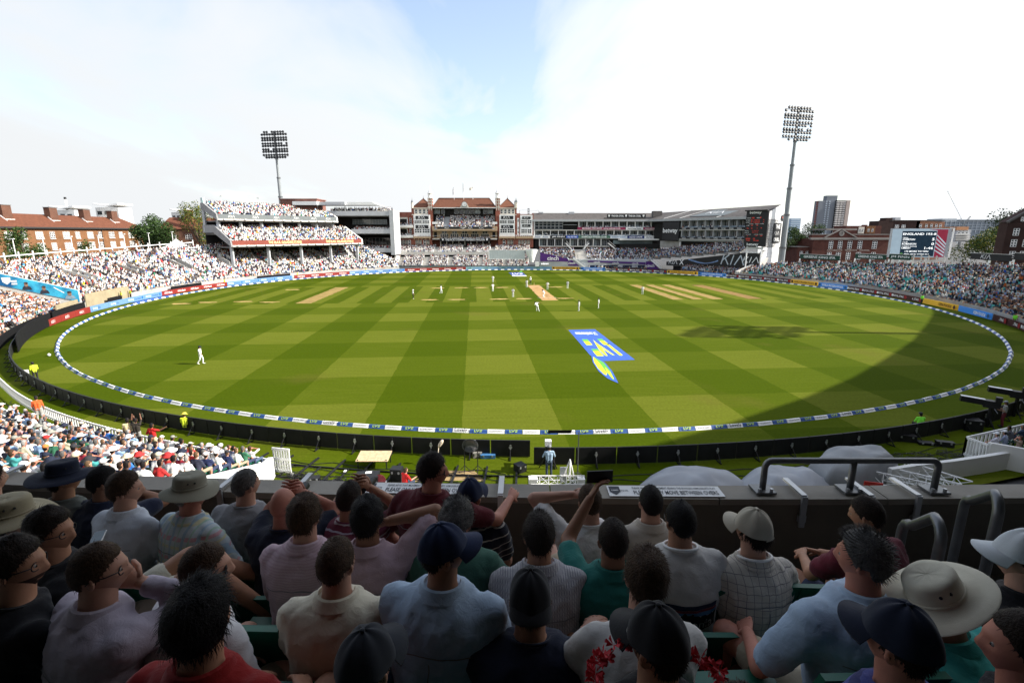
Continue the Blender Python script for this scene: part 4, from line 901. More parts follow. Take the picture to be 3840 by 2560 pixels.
for i,(yt,yb) in enumerate(((604,640),(730,768))):
    fl_.part('balcony_front',WHITE,PX(252),PX(498),PY(yb-22),PY(yb),.6,.75); fl_.part('balcony_slab',CREAM,PX(252),PX(502),PY(yb),PY(yb+14),-1.2,.8)
    a0,z0 = fl_.sz(PX(258),PY(yb),.5); a1,_ = fl_.sz(PX(494),PY(yb),.5); fl_.rows(cp,a0,a1,z0,z0+.3,.45,-.5,2,'members',.85,PALESEAT)
    fl_.part('opening',DARKV,PX(308),PX(424),PY(yt-62),PY(yt-4),-1.1,-1.05); fl_.part('lintel',CREAM,PX(300),PX(432),PY(yt-84),PY(yt-62),-1.15,-.9)
    for x in (300,424): fl_.part('pier',WHITE,PX(x),PX(x+9),PY(yt-62),PY(yt),-1.15,-.9)
    fl_.window(PX(455),PX(484),PY(yt-75),PY(yt-8),-1.1,1,3,.12)
# central upper seating
fm = F(180.6); a0,zf = fm.sz(PX(760),PY(636),0); a1,_ = fm.sz(PX(1535),PY(636),0); zb = F(186).hit(PX(1100),PY(478)).z-1.1
aL,_ = fm.sz(PX(935),PY(560),-3); aR,_ = fm.sz(PX(1370),PY(560),-3)
fm.rows(cp,a0+.3,a1-.3,zf-.6,zb,-.2,-5.3,9,'members',.9,PALESEAT,gaps=[(aL-1.3,aL+.6),(aR-.7,aR+.7)],root=pv,mat=GREYP)
fm.part('balcony_front',SIGNB,PX(806),PX(1496),PY(640),PY(668),-.1,.1); fm.part('balcony_cornice',TERRA,PX(800),PX(1502),PY(669),PY(690),-1.2,.35)
for x in (932,1225,1365): fm.kia(PX(x),PY(655),.1,1.9)
b = MB(); q = fm.hit(PX(1130),PY(652),.12); b.poly([q+Vector(p) for p in ((-1.6,0,.35),(-.2,0,-.1),(1.5,0,.35),(0,0,-.35))]); b.build('emblem',WHITE,pv)
for x0,x1 in ((742,806),(1500,1560)): fm.part('side_balcony',TERRA,PX(x0),PX(x1),PY(632),PY(692),-4,-.3); fm.part('side_rail',WHITE,PX(x0),PX(x1),PY(578),PY(606),-.9,-.75)
fg = F(185.9)
for x0,x1,g_ in ((760,840,GLASS2),(855,900,GLASS),(1020,1075,GLASS),(1085,1145,GLASS),(1150,1210,GLASS),(1215,1275,GLASS),(1282,1348,GLASS2),(1385,1440,GLASS),(1448,1510,GLASS2)): fg.window(PX(x0),PX(x1),PY(425),PY(476),.1,1,1,.2,GREYP,g_)
# first floor hall windows between terracotta piers
fw = F(183.6); fw.part('hall_wall',TERRA,PX(745),PX(1560),PY(690),PY(790),-1.5,0)
for k in range(5):
    x = 845+k*128; fw.window(PX(x),PX(x+100),PY(728),PY(772),.02,4,1,.14,CREAM); fw.window(PX(x+18),PX(x+82),PY(697),PY(726),.02,2,1,.14,CREAM)
for x in (765,1500): fw.part('doorway',DARKV,PX(x),PX(x+38),PY(705),PY(775),0,.02)
fs = F(181.6); a0,z0 = fs.sz(PX(850),PY(788),0); a1,_ = fs.sz(PX(1465),PY(788),0); fs.rows(cp,a0,a1,z0-.7,z0-.5,-.2,-1.2,2,'members',.85)
nb_ = fs.part('name_board',SIGNB,PX(838),PX(1472),PY(787),PY(819),-.1,.1); fs.text("THE MICKY STEWART MEMBERS' PAVILION",PX(1153),PY(802),.1,width=14.2,height=.78,bold=.025)
for x in (875,1432):
    b = MB(); q = fs.hit(PX(x),PY(802),.13); b.poly([q+Vector(p) for p in ((-.3,0,.38),(-.3,0,0),(0,0,-.42),(.3,0,0),(.3,0,.38))]); b.build('shield',SIGNW,pv)
for x0,x1 in ((745,832),(1478,1560)): fs.part('stair_landing',CONC_L,PX(x0),PX(x1),PY(788),PY(800),-2,.1); fs.part('landing_rail',GREYP,PX(x0),PX(x1),PY(752),PY(756),0,.06)
# ground floor arcade
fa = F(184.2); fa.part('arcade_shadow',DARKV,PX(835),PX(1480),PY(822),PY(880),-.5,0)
for x0,x1 in ((268,315),(320,360),(366,402),(408,440),(532,570),(575,610),(672,708),(1690,1720),(1724,1762),(1826,1860),(1866,1898),(1905,1938),(1944,1974)): fa.window(PX(x0),PX(x1),PY(806),PY(864),1.3,2,3,.14,CREAM)
for x0,x1 in ((443,472),(632,664),(1632,1664)): fa.window(PX(x0),PX(x1),PY(806),PY(866),1.3,1,2,.22,WHITE,name='door')
fa.part('ground_wall',BRK,PX(262),PX(740),PY(786),PY(900),-.5,1.25); fa.part('ground_wall',BRK,PX(1574),PX(2012),PY(786),PY(900),-.5,1.25)
for k in range(9): fa.part('pilaster',CREAM,PX(845+k*76),PX(853+k*76),PY(822),PY(876),0,.25)
# terraces
ft = F(176.2); a0,z0 = ft.sz(PX(248),PY(950),0); a1,_ = ft.sz(PX(1990),PY(950),0); zb = F(183.5).hit(PX(1100),PY(860)).z-1.0
gp = [ft.sz(PX(x),PY(910),-3)[0] for x in (800,1155,1505)]
ft.rows(cp,a0+.6,a1-.4,z0-.75,zb,-.4,-6.9,9,'members',.93,PALESEAT,gaps=[(g_-.7,g_+.7) for g_ in gp],root=pv,mat=CONC_L)
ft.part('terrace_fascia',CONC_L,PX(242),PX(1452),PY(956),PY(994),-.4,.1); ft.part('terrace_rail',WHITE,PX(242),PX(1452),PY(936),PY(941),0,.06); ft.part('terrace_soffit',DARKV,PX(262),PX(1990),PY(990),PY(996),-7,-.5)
for x in (250,338,462,832,1090,1448): ft.part('column',WHITE,PX(x-5),PX(x+5),PY(992),PY(1068),-.5,-.1)
fz = F(170.2); a0,z0 = fz.sz(PX(252),PY(1136),0); a1,_ = fz.sz(PX(1975),PY(1136),0); gp = [fz.sz(PX(x),PY(1090),-2)[0] for x in (345,660,965,1352,1660)]
fz.rows(cp,a0+.3,a1-.3,z0-.3,3.9,-.2,-6.2,9,'members',.93,PALESEAT,gaps=[(g_-.9,g_+.9) for g_ in gp],root=pv,mat=CONC_L)
fz.part('front_wall',GREYF,PX(240),PX(2060),PY(1128),PY(1146),-.3,0)
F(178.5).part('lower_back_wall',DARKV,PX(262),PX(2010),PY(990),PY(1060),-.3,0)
fx = F(171); b = MB(); q0,q1 = fx.hit(PX(268),PY(1010)),fx.hit(PX(238),PY(1160)); b.slab([q0,q0+Vector((.5,0,0)),q1+Vector((.5,0,0)),q1],(0,6,0)); b.build('stair_wall',WHITE,pv); b = MB(); b.slab([fx.hit(PX(212),PY(1045)),fx.hit(PX(215),PY(1060)),fx.hit(PX(170),PY(1160)),fx.hit(PX(160),PY(1150))],(0,4,0)); b.build('stair_wall',WHITE,pv)
fx.part('dark_gap',DARKV,PX(120),PX(262),PY(960),PY(1100),-4,-3.8)
cp.build('pavilion_crowd','members in white shirts filling the terraces and balconies of the brick pavilion','white seat rows on the pavilion terraces')
# flags
FLG = M('faded flag cloth',(.2,.25,.35),.8,.3,2); 
for i,(cxp,yt,col,nm) in enumerate(((1018,125,(.5,.52,.55),'pale limp flag on the left pole'),(1138,60,(.1,.12,.14),'dark furled flag on the tallest middle pole'),(1255,130,(.75,.7,.62),'cream streaming flag on the right pole'))):
    p = F(189).hit(PX(cxp),PY(282)); zt = F(189).hit(PX(cxp),PY(yt)).z; root = empty('flagpole',(p.x,p.y,p.z),label=nm+' above the pavilion roof',cat='flagpole',group='flagpoles on the pavilion')
    b = MB(); b.tube([(0,0,-1.5),(0,0,zt-p.z)],[.07,.04],6); b.build('pole',WHITE,root); P_ = np.zeros((5,7,3))
    for a in range(5):
        for c in range(7):
            w = (.5,.35,1.3)[i]; P_[a,c] = (-w*c/6*(1 if i != 1 else .6),.15*math.sin(c*1.3+a*.4),zt-p.z-.2-a*(.55,.8,.22)[i]-(.12 if i == 2 else .18)*c*(1 if i != 2 else .6))
    link('flag',grid_mesh('flag',P_,M('flag cloth '+str(i),col,.8,.35,3)),root)
# sight screen
ss = empty('sight_screen',(0,0,0),label='broad pale grey slatted sight screen standing before the pavilion',cat='sight screen'); fS = Fac((0,168.8,0),(1,0,0),ss)
for k in range(28):
    x0 = 1462+k*445/28; fS.part('slat',M('pale grey screen',(.55,.59,.60),.6,.06,1),PX(x0),PX(x0+445/28-.7),PY(938),PY(1043),-.1,.06+.03*(k % 2))
fS.part('frame',WHITE,PX(1452),PX(1462),PY(900),PY(1050),-.1,.1); fS.part('top_rail',WHITE,PX(1455),PX(1910),PY(932),PY(938),-.1,.12); fS.part('bottom_rail',WHITE,PX(1455),PX(1910),PY(1043),PY(1049),-.1,.12)
for x in (1480,1560,1640,1725,1810,1900): fS.part('leg',WHITE,PX(x-3),PX(x+3),PY(1048),PY(1120),-.1,0)
cv = empty('covered_machine',(0,0,0),label='white sheeted tall object right of the sight screen',cat='covered object'); f = Fac((0,168.6,0),(1,0,0),cv)
b = MB(); cols = []
for y,hw in ((925,74),(945,75),(975,62),(1010,50),(1050,34),(1085,18)):
    ce = 1990+(y-925)*.05; row = []
    for k in range(16):
        a = 2*math.pi*k/16; q = f.hit(PX(ce),PY(y)); hwm = (f.hit(PX(ce+hw),PY(y)).x-q.x); w = 1+.1*math.sin(5*a+y*.03); row.append((q.x+hwm*math.cos(a)*w,q.y+.9*math.sin(a)*w,q.z))
    cols.append(row)
link('sheet',grid_mesh('sheet',np.array(cols),WHITE,closed=True),cv); f.part('lid',WHITE,PX(1916),PX(2064),PY(922),PY(930),-.8,.5); f.part('base',WHITE2,PX(2040),PX(2090),PY(1085),PY(1140),-.5,.2)
# ---------------------------------------------------------------- long balcony building right of the pavilion
QX = lambda c: 2000+.20408*c; QY = lambda c: 780+.20408*c
bd = empty('balcony_building',(0,0,0),label='long white balconied building with slate roof right of the pavilion',cat='building')
fq = Fac((0,183,0),(1,0,0),bd)
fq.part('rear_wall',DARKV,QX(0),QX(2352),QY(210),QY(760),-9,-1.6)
e0,e1 = fq.hit(QX(-10),QY(207),.5),fq.hit(QX(2110),QY(214),.5); g0,g1 = Fac((0,190,0),(1,0,0)).hit(QX(10),QY(92)),Fac((0,190,0),(1,0,0)).hit(QX(2140),QY(96))
KC = Vector((49.5,183,0)); RC = Vector((72.5,147,0)); fk = Fac(KC,RC-KC,bd); LK = (RC-KC).length
EZ = fq.hit(QX(1000),QY(210),.5).z; RZ = g0.z
xk = KC.x
b = MB(); A0,A1,A2 = Vector((e0.x,182.5,EZ)),Vector((xk-.3,182.5,EZ)),fk.w(LK,EZ,.5)
B0,B1,B2 = Vector((e0.x,190,RZ)),Vector((xk+4.6,190.2,RZ)),fk.w(LK,RZ+1.0,-9.5); C0,C1,C2 = Vector((e0.x,197,EZ)),Vector((xk+9,197,EZ)),fk.w(LK,EZ+.8,-13.5)
b.quad(A0,A1,B1,B0); b.quad(A1,A2,B2,B1); b.quad(B0,B1,C1,C0); b.quad(B1,B2,C2,C1); b.add([A0,B0,C0],[(0,1,2)]); b.build('slate_roof',SLATE,bd)
b = MB()
for k in range(1,12): t = k/12; b.beam(A0.lerp(B0,t)+Vector((0,0,.02)),A1.lerp(B1,t)+Vector((0,0,.02)),.04,.05); b.beam(A1.lerp(B1,t)+Vector((0,0,.02)),A2.lerp(B2,t)+Vector((0,0,.02)),.04,.05)
b.build('slate_courses',SLATE,bd)
fq.sbox(e0.x,xk,EZ-.75,EZ,-.3,.55).build('eaves_gutter',M('pale grey gutter',(.38,.39,.4),.6),bd); fk.sbox(0,LK,EZ-.75,EZ,-.3,.55).build('eaves_gutter',M('pale grey gutter'),bd)
b = MB(); p = fq.hit(QX(140),QY(90),-6); b.box(p,(1.6,1,.6)); p = fq.hit(QX(700),QY(92),-6); b.box(p,(2,1,.8)); b.build('roof_vents',GREYP,bd)
# roof sign
rs = empty('roof_sign',(0,0,0),label='long black roof sign reading THE KIA OVAL twice',cat='sign'); f = Fac((0,182.9,0),(1,0,0),rs)
f.part('board',SIGNB,QX(1355),QX(2066),QY(114),QY(178),-.2,0); f.part('base_slope',SLATE,QX(1300),QX(2040),QY(180),QY(206),-.6,-.1)
for x in (1548,1862): f.text('THE KIA OVAL',QX(x),QY(146),0,width=4.5,height=.62,bold=.03)
for x in (1392,1704,2025): b = MB(); q = f.hit(QX(x),QY(146),.03); b.poly([q+Vector(p) for p in ((-.33,0,.4),(-.33,0,0),(0,0,-.42),(.33,0,0),(.33,0,.4))]); b.build('shield',SIGNW,rs)
# floors
fq.part('white_frame',WHITE,QX(8),QX(22),QY(230),QY(560),-1.5,.3)
for k in range(7): fq.window(QX(30+k*73.5),QX(30+(k+1)*73.5-2),QY(236),QY(384),-.5,1,3,.16,GREYP,name='window')
fq.part('open_bay',DARKV,QX(552),QX(800),QY(240),QY(390),-1.6,-1.5); fq.part('bay_rail',GREYP,QX(552),QX(800),QY(305),QY(312),-.6,-.5)
cr_ = Crowd()
SEATB = (.55,.6,.64)
for yt,yb,xs in ((240,345,range(838,2340,148)),(405,492,range(24,2340,146)),(572,700,range(110,1380,142))):
    for x in xs:
        fq.window(QX(x+8),QX(x+62),QY(yt+12),QY(yb),-1.45,2,1,.12,GREYP,random.choice([GLASS,GLASS,GLASS2])); fq.window(QX(x+70),QX(x+128),QY(yt+12),QY(yb),-1.45,2,1,.12,GREYP,GLASS)
        fq.part('column',WHITE2,QX(x-4),QX(x+6),QY(yt-4),QY(yb+10),-1.5,.2)
for yb,x0,x1 in ((352,815,2340),(502,20,2340)):
    fq.part('balcony_slab',CONC_L,QX(0),QX(2352),QY(yb+48),QY(yb+62),-1.6,.3)
    a0,z0 = fq.sz(QX(x0),QY(yb+48),0); a1,_ = fq.sz(QX(x1),QY(yb+48),0)
    fq.rows(cr_,a0,a1,z0+.35,z0+.4,-.05,-.8,1,'members',.3,SEATB)
WINE = M('wine red banner',(.24,.02,.07),.6,.12,1); NAVY = M('navy banner',(.02,.035,.14),.6,.12,1); RBLU = M('royal blue banner',(.03,.09,.4),.6,.12,1); GRNB = M('grey green banner',(.06,.14,.10),.6,.12,1); PALEB = M('pale banner',(.55,.6,.66),.6,.08,1)
for i,(x0,x1,y0,y1,m,t,tm,lab) in enumerate(((812,1692,354,400,WINE,'ENGLISH TEA SHOP  www.etshop.co.uk',SIGNW,'wine red balcony banner reading ENGLISH TEA SHOP'),(1702,2016,354,400,WHITE,'North Street Homes',INK,'white balcony banner right of the tea shop one'),(2022,2342,354,400,WINE,'www.etshop.co.uk',SIGNW,'short wine red balcony banner beside the black betting sign'),(-4,306,506,552,WHITE,'Aviva   Aviva',DWORD,'white balcony banner nearest the pavilion'),(312,600,506,556,SIGNB,'JM FINN',SIGNW,'black balcony banner reading JM FINN'),(604,824,506,556,RBLU,'sky sky sky',SIGNW,'short royal blue balcony banner'),(832,1410,506,556,GRNB,'HOSPITALITYFINDER.CO.UK',SIGNW,'green balcony banner reading HOSPITALITYFINDER.CO.UK'),(1416,1726,508,556,PALEB,'investment partners',DWORD,'pale blue grey balcony banner'),(1732,2036,508,560,NAVY,'AZAD AMAR',SIGNW,'navy balcony banner reading AZAD AMAR'),(2042,2350,510,562,WHITE,'Little Home United LLTM',INK,'white balcony banner beside the black betting sign'))):
    r_ = empty('balcony_banner',(0,0,0),label=lab,cat='banner',group='banners on the balcony building'); f = Fac((0,182.6,0),(1,0,0),r_); f.part('sheet',m,QX(x0),QX(x1),QY(y0),QY(y1),-.06,0)
    w = f.sz(QX(x1),QY(y0))[0]-f.sz(QX(x0),QY(y0))[0]; f.text(t,QX((x0+x1)/2),QY((y0+y1)/2),0,width=w*.8,height=.6,mat=tm,bold=.02)
fq.part('ground_wall',BRK,QX(110),QX(530),QY(704),QY(760),-1.6,-.2); fq.part('ground_door',DARKV,QX(30),QX(104),QY(575),QY(740),-1.6,-.6)
fq.part('floor_slab',CONC_L,QX(105),QX(1400),QY(698),QY(712),-1.6,.2)
# recessed glazed lounge with dark tip-up seats
lo = F = None
fL = Fac((0,180.5,0),(1,0,0),bd); fL.part('lounge_canopy',WHITE2,QX(1590),QX(2352),QY(566),QY(592),-3,0); fL.part('lounge_glass',GLASS2,QX(1470),QX(2352),QY(592),QY(660),-3,-2.6)
for k in range(4):
    for i in range(40):
        p = fL.hit(QX(1640+i*17.4),QY(742-k*22),-.4*k); cr_.seat((p.x,p.y,p.z-.5),fL.yaw(),(.012,.02,.02))
fL.part('lounge_balustrade',M('green tinted glass',(.10,.17,.16),.1,.1,1,spec=.6),QX(1572),QX(2330),QY(748),QY(806),-.1,.02); fL.part('lounge_step',DARKV,QX(1600),QX(2330),QY(660),QY(806),-2.4,-.3)
# stairs up from the terrace
for x0,x1 in ((600,690),(930,1010),(1380,1500)):
    b = MB(); f = Fac((0,179.5,0),(1,0,0)); a,c = f.hit(QX(x0),QY(650)),f.hit(QX(x1),QY(750)); 
    if x0 == 930: a,c = f.hit(QX(1010),QY(650)),f.hit(QX(925),QY(750))
    for k in range(8): q = a.lerp(c,k/7); b.box(q,(.5,1.4,.18))
    b.beam(a+Vector((0,-.7,.9)),c+Vector((0,-.7,.9)),.08,.08); b.beam(a+Vector((0,-.7,0)),c+Vector((0,-.7,0)),.12,.25); b.build('stair',WHITE,bd)
# open terrace in front
fT = Fac((0,172.3,0),(1,0,0),bd); a0,z0 = fT.sz(QX(130),QY(930)); a1,_ = fT.sz(QX(2200),QY(950)); ag = fT.sz(QX(860),QY(850))[0]
zT = Fac((0,180,0),(1,0,0)).hit(QX(1000),QY(742)).z-.9
fT.rows(cr_,a0,a1,z0-.8,zT,-.3,-7.5,10,'blue',.93,SEATB,gaps=[(ag-1.2,ag+2.6)],root=bd,mat=CONC_L)
b = MB()
for k in range(9): t = k/8; fT.sbox(ag-.2,ag+2.6,z0-.8+(zT-z0+.8)*t-.3,z0-.75+(zT-z0+.8)*t,-.3-7.2*t-.9,-.3-7.2*t,b)
b.build('terrace_stair',CONC_L,bd)
PURP = M('purple hoarding',(.075,.02,.16),.55,.1,1); LGR2 = M('pale grey wall',(.45,.47,.5),.7,.08,.6)
fT.part('front_wall',LGR2,QX(120),QX(2100),QY(940),QY(1090),-.4,-.1)
fT.part('terrace_rail',WHITE,QX(640),QX(2180),QY(944),QY(952),-.1,0)
def purple(pts,texts,lab):
    r_ = empty('hoarding',(0,0,0),label=lab,cat='hoarding',group='purple hoardings'); f = Fac((0,172.0,0),(1,0,0),r_); b = MB(); b.slab([f.hit(QX(x),QY(y),0) for x,y in pts][::-1],(0,.15,0)); b.build('board',PURP,r_)
    for x,y,w in texts: f.text('cinch',QX(x),QY(y),0,width=w,bold=.02)
purple([(124,815),(640,932),(640,985),(124,978)],[(360,922,3.9)],'large purple sloping hoarding reading cinch beside the white sheeted object'); purple([(632,990),(700,950),(850,1066),(640,1060)],[(705,1010,2.4)],'small purple hoarding below the large cinch one')
purple([(1000,966),(2060,998),(2060,1034),(1000,992)],[(1165,995,2.2),(1510,1008,2.2),(1870,1020,2.2)],'long thin purple hoarding with cinch three times over the dugouts'); purple([(2070,985),(2170,975),(2330,1130),(2070,1120)],[(2150,1058,2.8)],'purple corner hoarding reading cinch at the right of the dugouts')
for x0,x1 in ((1040,1190),(1290,1560),(1640,1810),(1920,2050)): fT.part('dugout_opening',M('dark navy dugout',(.02,.03,.07),.7),QX(x0),QX(x1),QY(1050),QY(1100),-.3,-.05)
for x0,y0,x1,y1 in ((730,918,950,1085),(2170,960,2352,1110)):
    b = MB(); a,c = fT.hit(QX(x0),QY(y0),.8),fT.hit(QX(x1),QY(y1),.8); b.beam(a,c,.3,.5); b.beam(a+Vector((0,0,.9)),c+Vector((0,0,.9)),.07,.07); [b.beam(a.lerp(c,t),a.lerp(c,t)+Vector((0,0,.9)),.05,.05) for t in (0,.25,.5,.75,1)]; b.build('sloping_rail',WHITE,bd)
fT.part('lower_wall',LGR2,QX(130),QX(640),QY(988),QY(1075),-.2,0)
a0,z0 = fT.sz(QX(140),QY(1060),.4); a1,_ = fT.sz(QX(280),QY(1060),.4); fT.rows(cr_,a0,a1,z0,z0+.3,1.2,.4,2,'members',.2,PALESEAT); a0,z0 = fT.sz(QX(1010),QY(1100),.6); a1,_ = fT.sz(QX(2080),QY(1110),.6); fT.rows(cr_,a0,a1,z0-.2,z0,1.0,.5,1,'blue',.5)
# turned wing towards the scoreboard
SX = lambda c: 2440+.2211*c; SY = lambda c: 760+.2211*c
fk.sbox(0,LK,7.8,EZ-.7,-9,-1.6).build('rear_wall',DARKV,bd)
bw = empty('sign_panel',(0,0,0),label='large black square sign reading betway on the corner of the building',cat='sign'); f = Fac(KC,RC-KC,bw); f.part('board',SIGNB,SX(200),SX(478),SY(326),SY(640),-.3,.4); f.text('betway',SX(330),SY(482),.4,width=f.sz(SX(455),SY(480),.4)[0]-f.sz(SX(208),SY(480),.4)[0],bold=.02)
for yt,yb,ys0,ys1 in ((300,408,418,456),(472,572,588,620)):
    n = 8
    for k in range(n):
        x0 = 520+k*(1075/n); x1 = x0+1075/n; yk = lambda y: y
        fk.window(SX(x0+8),SX((x0+x1)/2-2),SY(yt+8),SY(yb),-1.45,2,1,.12,GREYP,random.choice([GLASS,GLASS2])); fk.window(SX((x0+x1)/2+2),SX(x1-6),SY(yt+8),SY(yb),-1.45,2,1,.12,GREYP,GLASS); fk.part('column',GREYP,SX(x0-4),SX(x0+5),SY(yt-4),SY(yb+8),-1.5,.1)
        fk.text('betway',SX(x0+45),SY((ys0+ys1)/2),.25,width=1.5,bold=.02)
    fk.part('black_parapet',SIGNB,SX(480),SX(1590),SY(ys0),SY(ys1),-.1,.24); fk.part('balcony_slab',CONC_L,SX(480),SX(1590),SY(ys1+2),SY(ys1+14),-1.6,.3)
    a0,z0 = fk.sz(SX(490),SY(ys0+10),0); a1,_ = fk.sz(SX(1580),SY(ys0+10),0); fk.rows(cr_,a0,a1,z0-.35,z0-.3,0,-.8,1,'members',.12,(.3,.37,.42))
fk.part('soffit_beam',M('greenish grey beam',(.2,.21,.19),.7),SX(470),SX(1590),SY(636),SY(662),-6,.2); fk.part('grey_corner_wall',CONC,SX(160),SX(500),SY(650),SY(760),-6,-1)
b = MB(); 
for x in (1090,490): fk.part('white_column',WHITE,SX(x-6),SX(x+8),SY(660),SY(830),-.6,-.2)
# terrace below the wing: rakes up to the right
for seg in range(9):
    a0 = LK*.05+seg*LK*.1; a1 = a0+LK*.1; zf = lerp(seg,[(0,3.3),(8,6.8)]); fk.rows(cr_,a0,a1,zf,zf+2.2,5.5,.5,7,'blue',.85,(.4,.45,.5),root=bd,mat=CONC_D)
b = MB()
kb = empty('hoarding',(0,0,0),label='huge black sloping hoarding with car maker logos below the right wing',cat='hoarding'); f = Fac(KC+fk.n*6.5,RC-KC,kb)
b = MB(); b.slab([f.hit(SX(x),SY(y),0) for x,y in ((265,1000),(265,1062),(1592,1112),(1604,846))],-f.n*.25); b.build('board',SIGNB,kb)
put_kia(f.hit(SX(395),SY(1008)),f.r,(0,0,1),4.2,None,kb,.05); put_kia(f.hit(SX(1430),SY(972)),f.r,(0,0,1),9.0,M('silver lettering',(.5,.55,.6),.4,.05,1),kb,.05); put_text('X',f.hit(SX(525),SY(1008)),f.r,(0,0,1),height=1.7,parent=kb,off=.05)
b = MB(); prev = None
for k in range(15):
    x = 640+k*36; y = 960+55*math.sin(k/14*3.0)+18*(k/14); q = [f.hit(SX(x),SY(y-9-6*math.sin(k*.5)),.04),f.hit(SX(x),SY(y+9),.04)]
    if prev: b.quad(prev[0],q[0],q[1],prev[1])
    prev = q
b.build('light_streak',M('blue light streak print',(.18,.28,.5),.5,.3,2),kb)
b = MB(); pts = [f.hit(SX(x),SY(y),.1) for x,y in ((200,985),(600,930),(1000,885),(1604,820))]
for a,c in zip(pts,pts[1:]): b.beam(a,c,.1,.1); [b.beam(a.lerp(c,t),a.lerp(c,t)+Vector((0,0,.9)),.05,.05) for t in (0,.25,.5,.75)]; b.beam(a+Vector((0,0,.9)),c+Vector((0,0,.9)),.06,.06)
b.build('rail',GREYP,kb)
f.part('lower_wall',CONC,SX(270),SX(1600),SY(1068),SY(1110),-3,-2.6,bd); f.part('lower_opening',DARKV,SX(380),SX(545),SY(1075),SY(1150),-2.6,-2.4,bd)
a0,z0 = f.sz(SX(540),SY(1165),2); a1,_ = f.sz(SX(1590),SY(1175),2); f.rows(cr_,a0,a1,.5,1.1,3.4,0.6,5,'blue',.9,(.4,.45,.5),root=bd,mat=CONC_D)
# roof panel with logo on the turned wing, roof box, white hips
sl = (fk.w(0,RZ,-7.5)-fk.w(0,EZ,.5)).normalized(); rp = empty('roof_sign',(0,0,0),label='slanted dark roof panel with white car maker logo',cat='sign')
def roofpt(a,t,lift=.12): return fk.w(a,EZ,.5)+(fk.w(a,RZ+.6*a/LK,-7.5-2*a/LK)-fk.w(a,EZ,.5))*t+Vector((0,0,lift))
b = MB(); b.slab([roofpt(LK*.40,.15),roofpt(LK*.70,.15),roofpt(LK*.76,.85),roofpt(LK*.50,.85)],(0,0,.12)); b.build('panel',GREYF,rp)
cq = (roofpt(LK*.40,.15)+roofpt(LK*.70,.15)+roofpt(LK*.76,.85)+roofpt(LK*.50,.85))/4+Vector((0,0,.16)); put_kia(cq,fk.r,(roofpt(LK*.5,.85)-roofpt(LK*.5,.15)),7.5,None,rp,.04)
b = MB(); [b.beam(roofpt(LK*t,0),roofpt(LK*(t+.1),1),.28,.12) for t in (.17,.33,.66)]; b.build('roof_flashing',WHITE,bd)
b = MB(); q = roofpt(LK*.02,.45); b.box(q+Vector((0,0,.6)),(3.2,2.4,2.2)); b.build('roof_box',SLATE,bd)
# white gable end
fgb = Fac(RC,fk.n*-1,bd); b = MB(); gp = [(0,0),(14,0),(14,EZ+.7),(9.6,RZ+.9),(0,EZ-.2)]; b.slab([RC+fk.n*-s_+Vector((0,0,z)) for s_,z in gp],-fk.r*.6); b.build('gable_wall',M('white cladding',(.86,.86,.85),.5,.04,.5),bd)
b = MB(); [b.add([RC+fk.n*-s_+fk.r*.02+Vector((0,0,z_)) for s_,z_ in ((0,z),(14,z),(14,z+.03),(0,z+.03))],[(0,1,2,3)]) for z in np.arange(4,15,1.1)]; b.build('cladding_joints',LGREY,bd)
b = MB(); b.slab([RC+fk.n*-s_+fk.r*.1+Vector((0,0,z)) for s_,z in ((1,0),(13.9,0),(13.9,3.1),(1,3.1))],-fk.r*.2); b.build('brick_base',bricks('orange brick',(.4,.13,.05),(.33,.1,.045),(.35,.25,.2)),bd)
gsn = empty('wall_sign',(0,0,0),label='tall black sign reading THE KIA OVAL on the white gable',cat='sign'); n_ = fk.r; rt = -fk.n
def gw(s_,z): return RC+rt*s_+n_*.25+Vector((0,0,z))
b = MB(); b.slab([gw(6.6,9.2),gw(10.6,9.2),gw(10.6,15.0),gw(6.6,15.0)],-n_*.15); b.build('board',SIGNB,gsn)
put_text('THE',gw(8.6,14.0),rt,(0,0,1),height=1.2,width=2.6,parent=gsn,bold=.03,off=.03); put_kia(gw(8.6,12.1),rt,(0,0,1),3.3,None,gsn,.03); put_text('OVAL',gw(8.6,10.2),rt,(0,0,1),height=1.2,width=3.0,parent=gsn,bold=.03,off=.03)
cs = empty('crest_sign',(0,0,0),label='small dark shield crest high on the white gable',cat='sign'); b = MB(); b.slab([gw(10.2,17.4),gw(11.4,17.4),gw(11.4,16.2),gw(10.8,15.5),gw(10.2,16.2)],-n_*.1); b.build('shield',SIGNB,cs); b = MB(); b.slab([gw(10.4,16.9),gw(11.2,16.9),gw(11.2,16.5),gw(10.4,16.5)],n_*.03); b.build('shield_band',M('brick red band',(.4,.08,.05),.6),cs)
b = MB()
for z in np.arange(5.5,16,.5): b.beam(gw(2.0,z),gw(2.6,z),.06,.06)
b.beam(gw(2,5),gw(2,16),.08,.08); b.beam(gw(2.6,5),gw(2.6,16),.08,.08); [b.box(gw(2.3,z),(1.2,1.2,.2)) for z in (7,11,14.5)]; b.build('escape_ladder',DSTEEL,bd)
cr_.build('balcony_building_crowd','crowd on the terraces and balconies of the long slate roofed building','grey blue seat rows of the long balconied building')
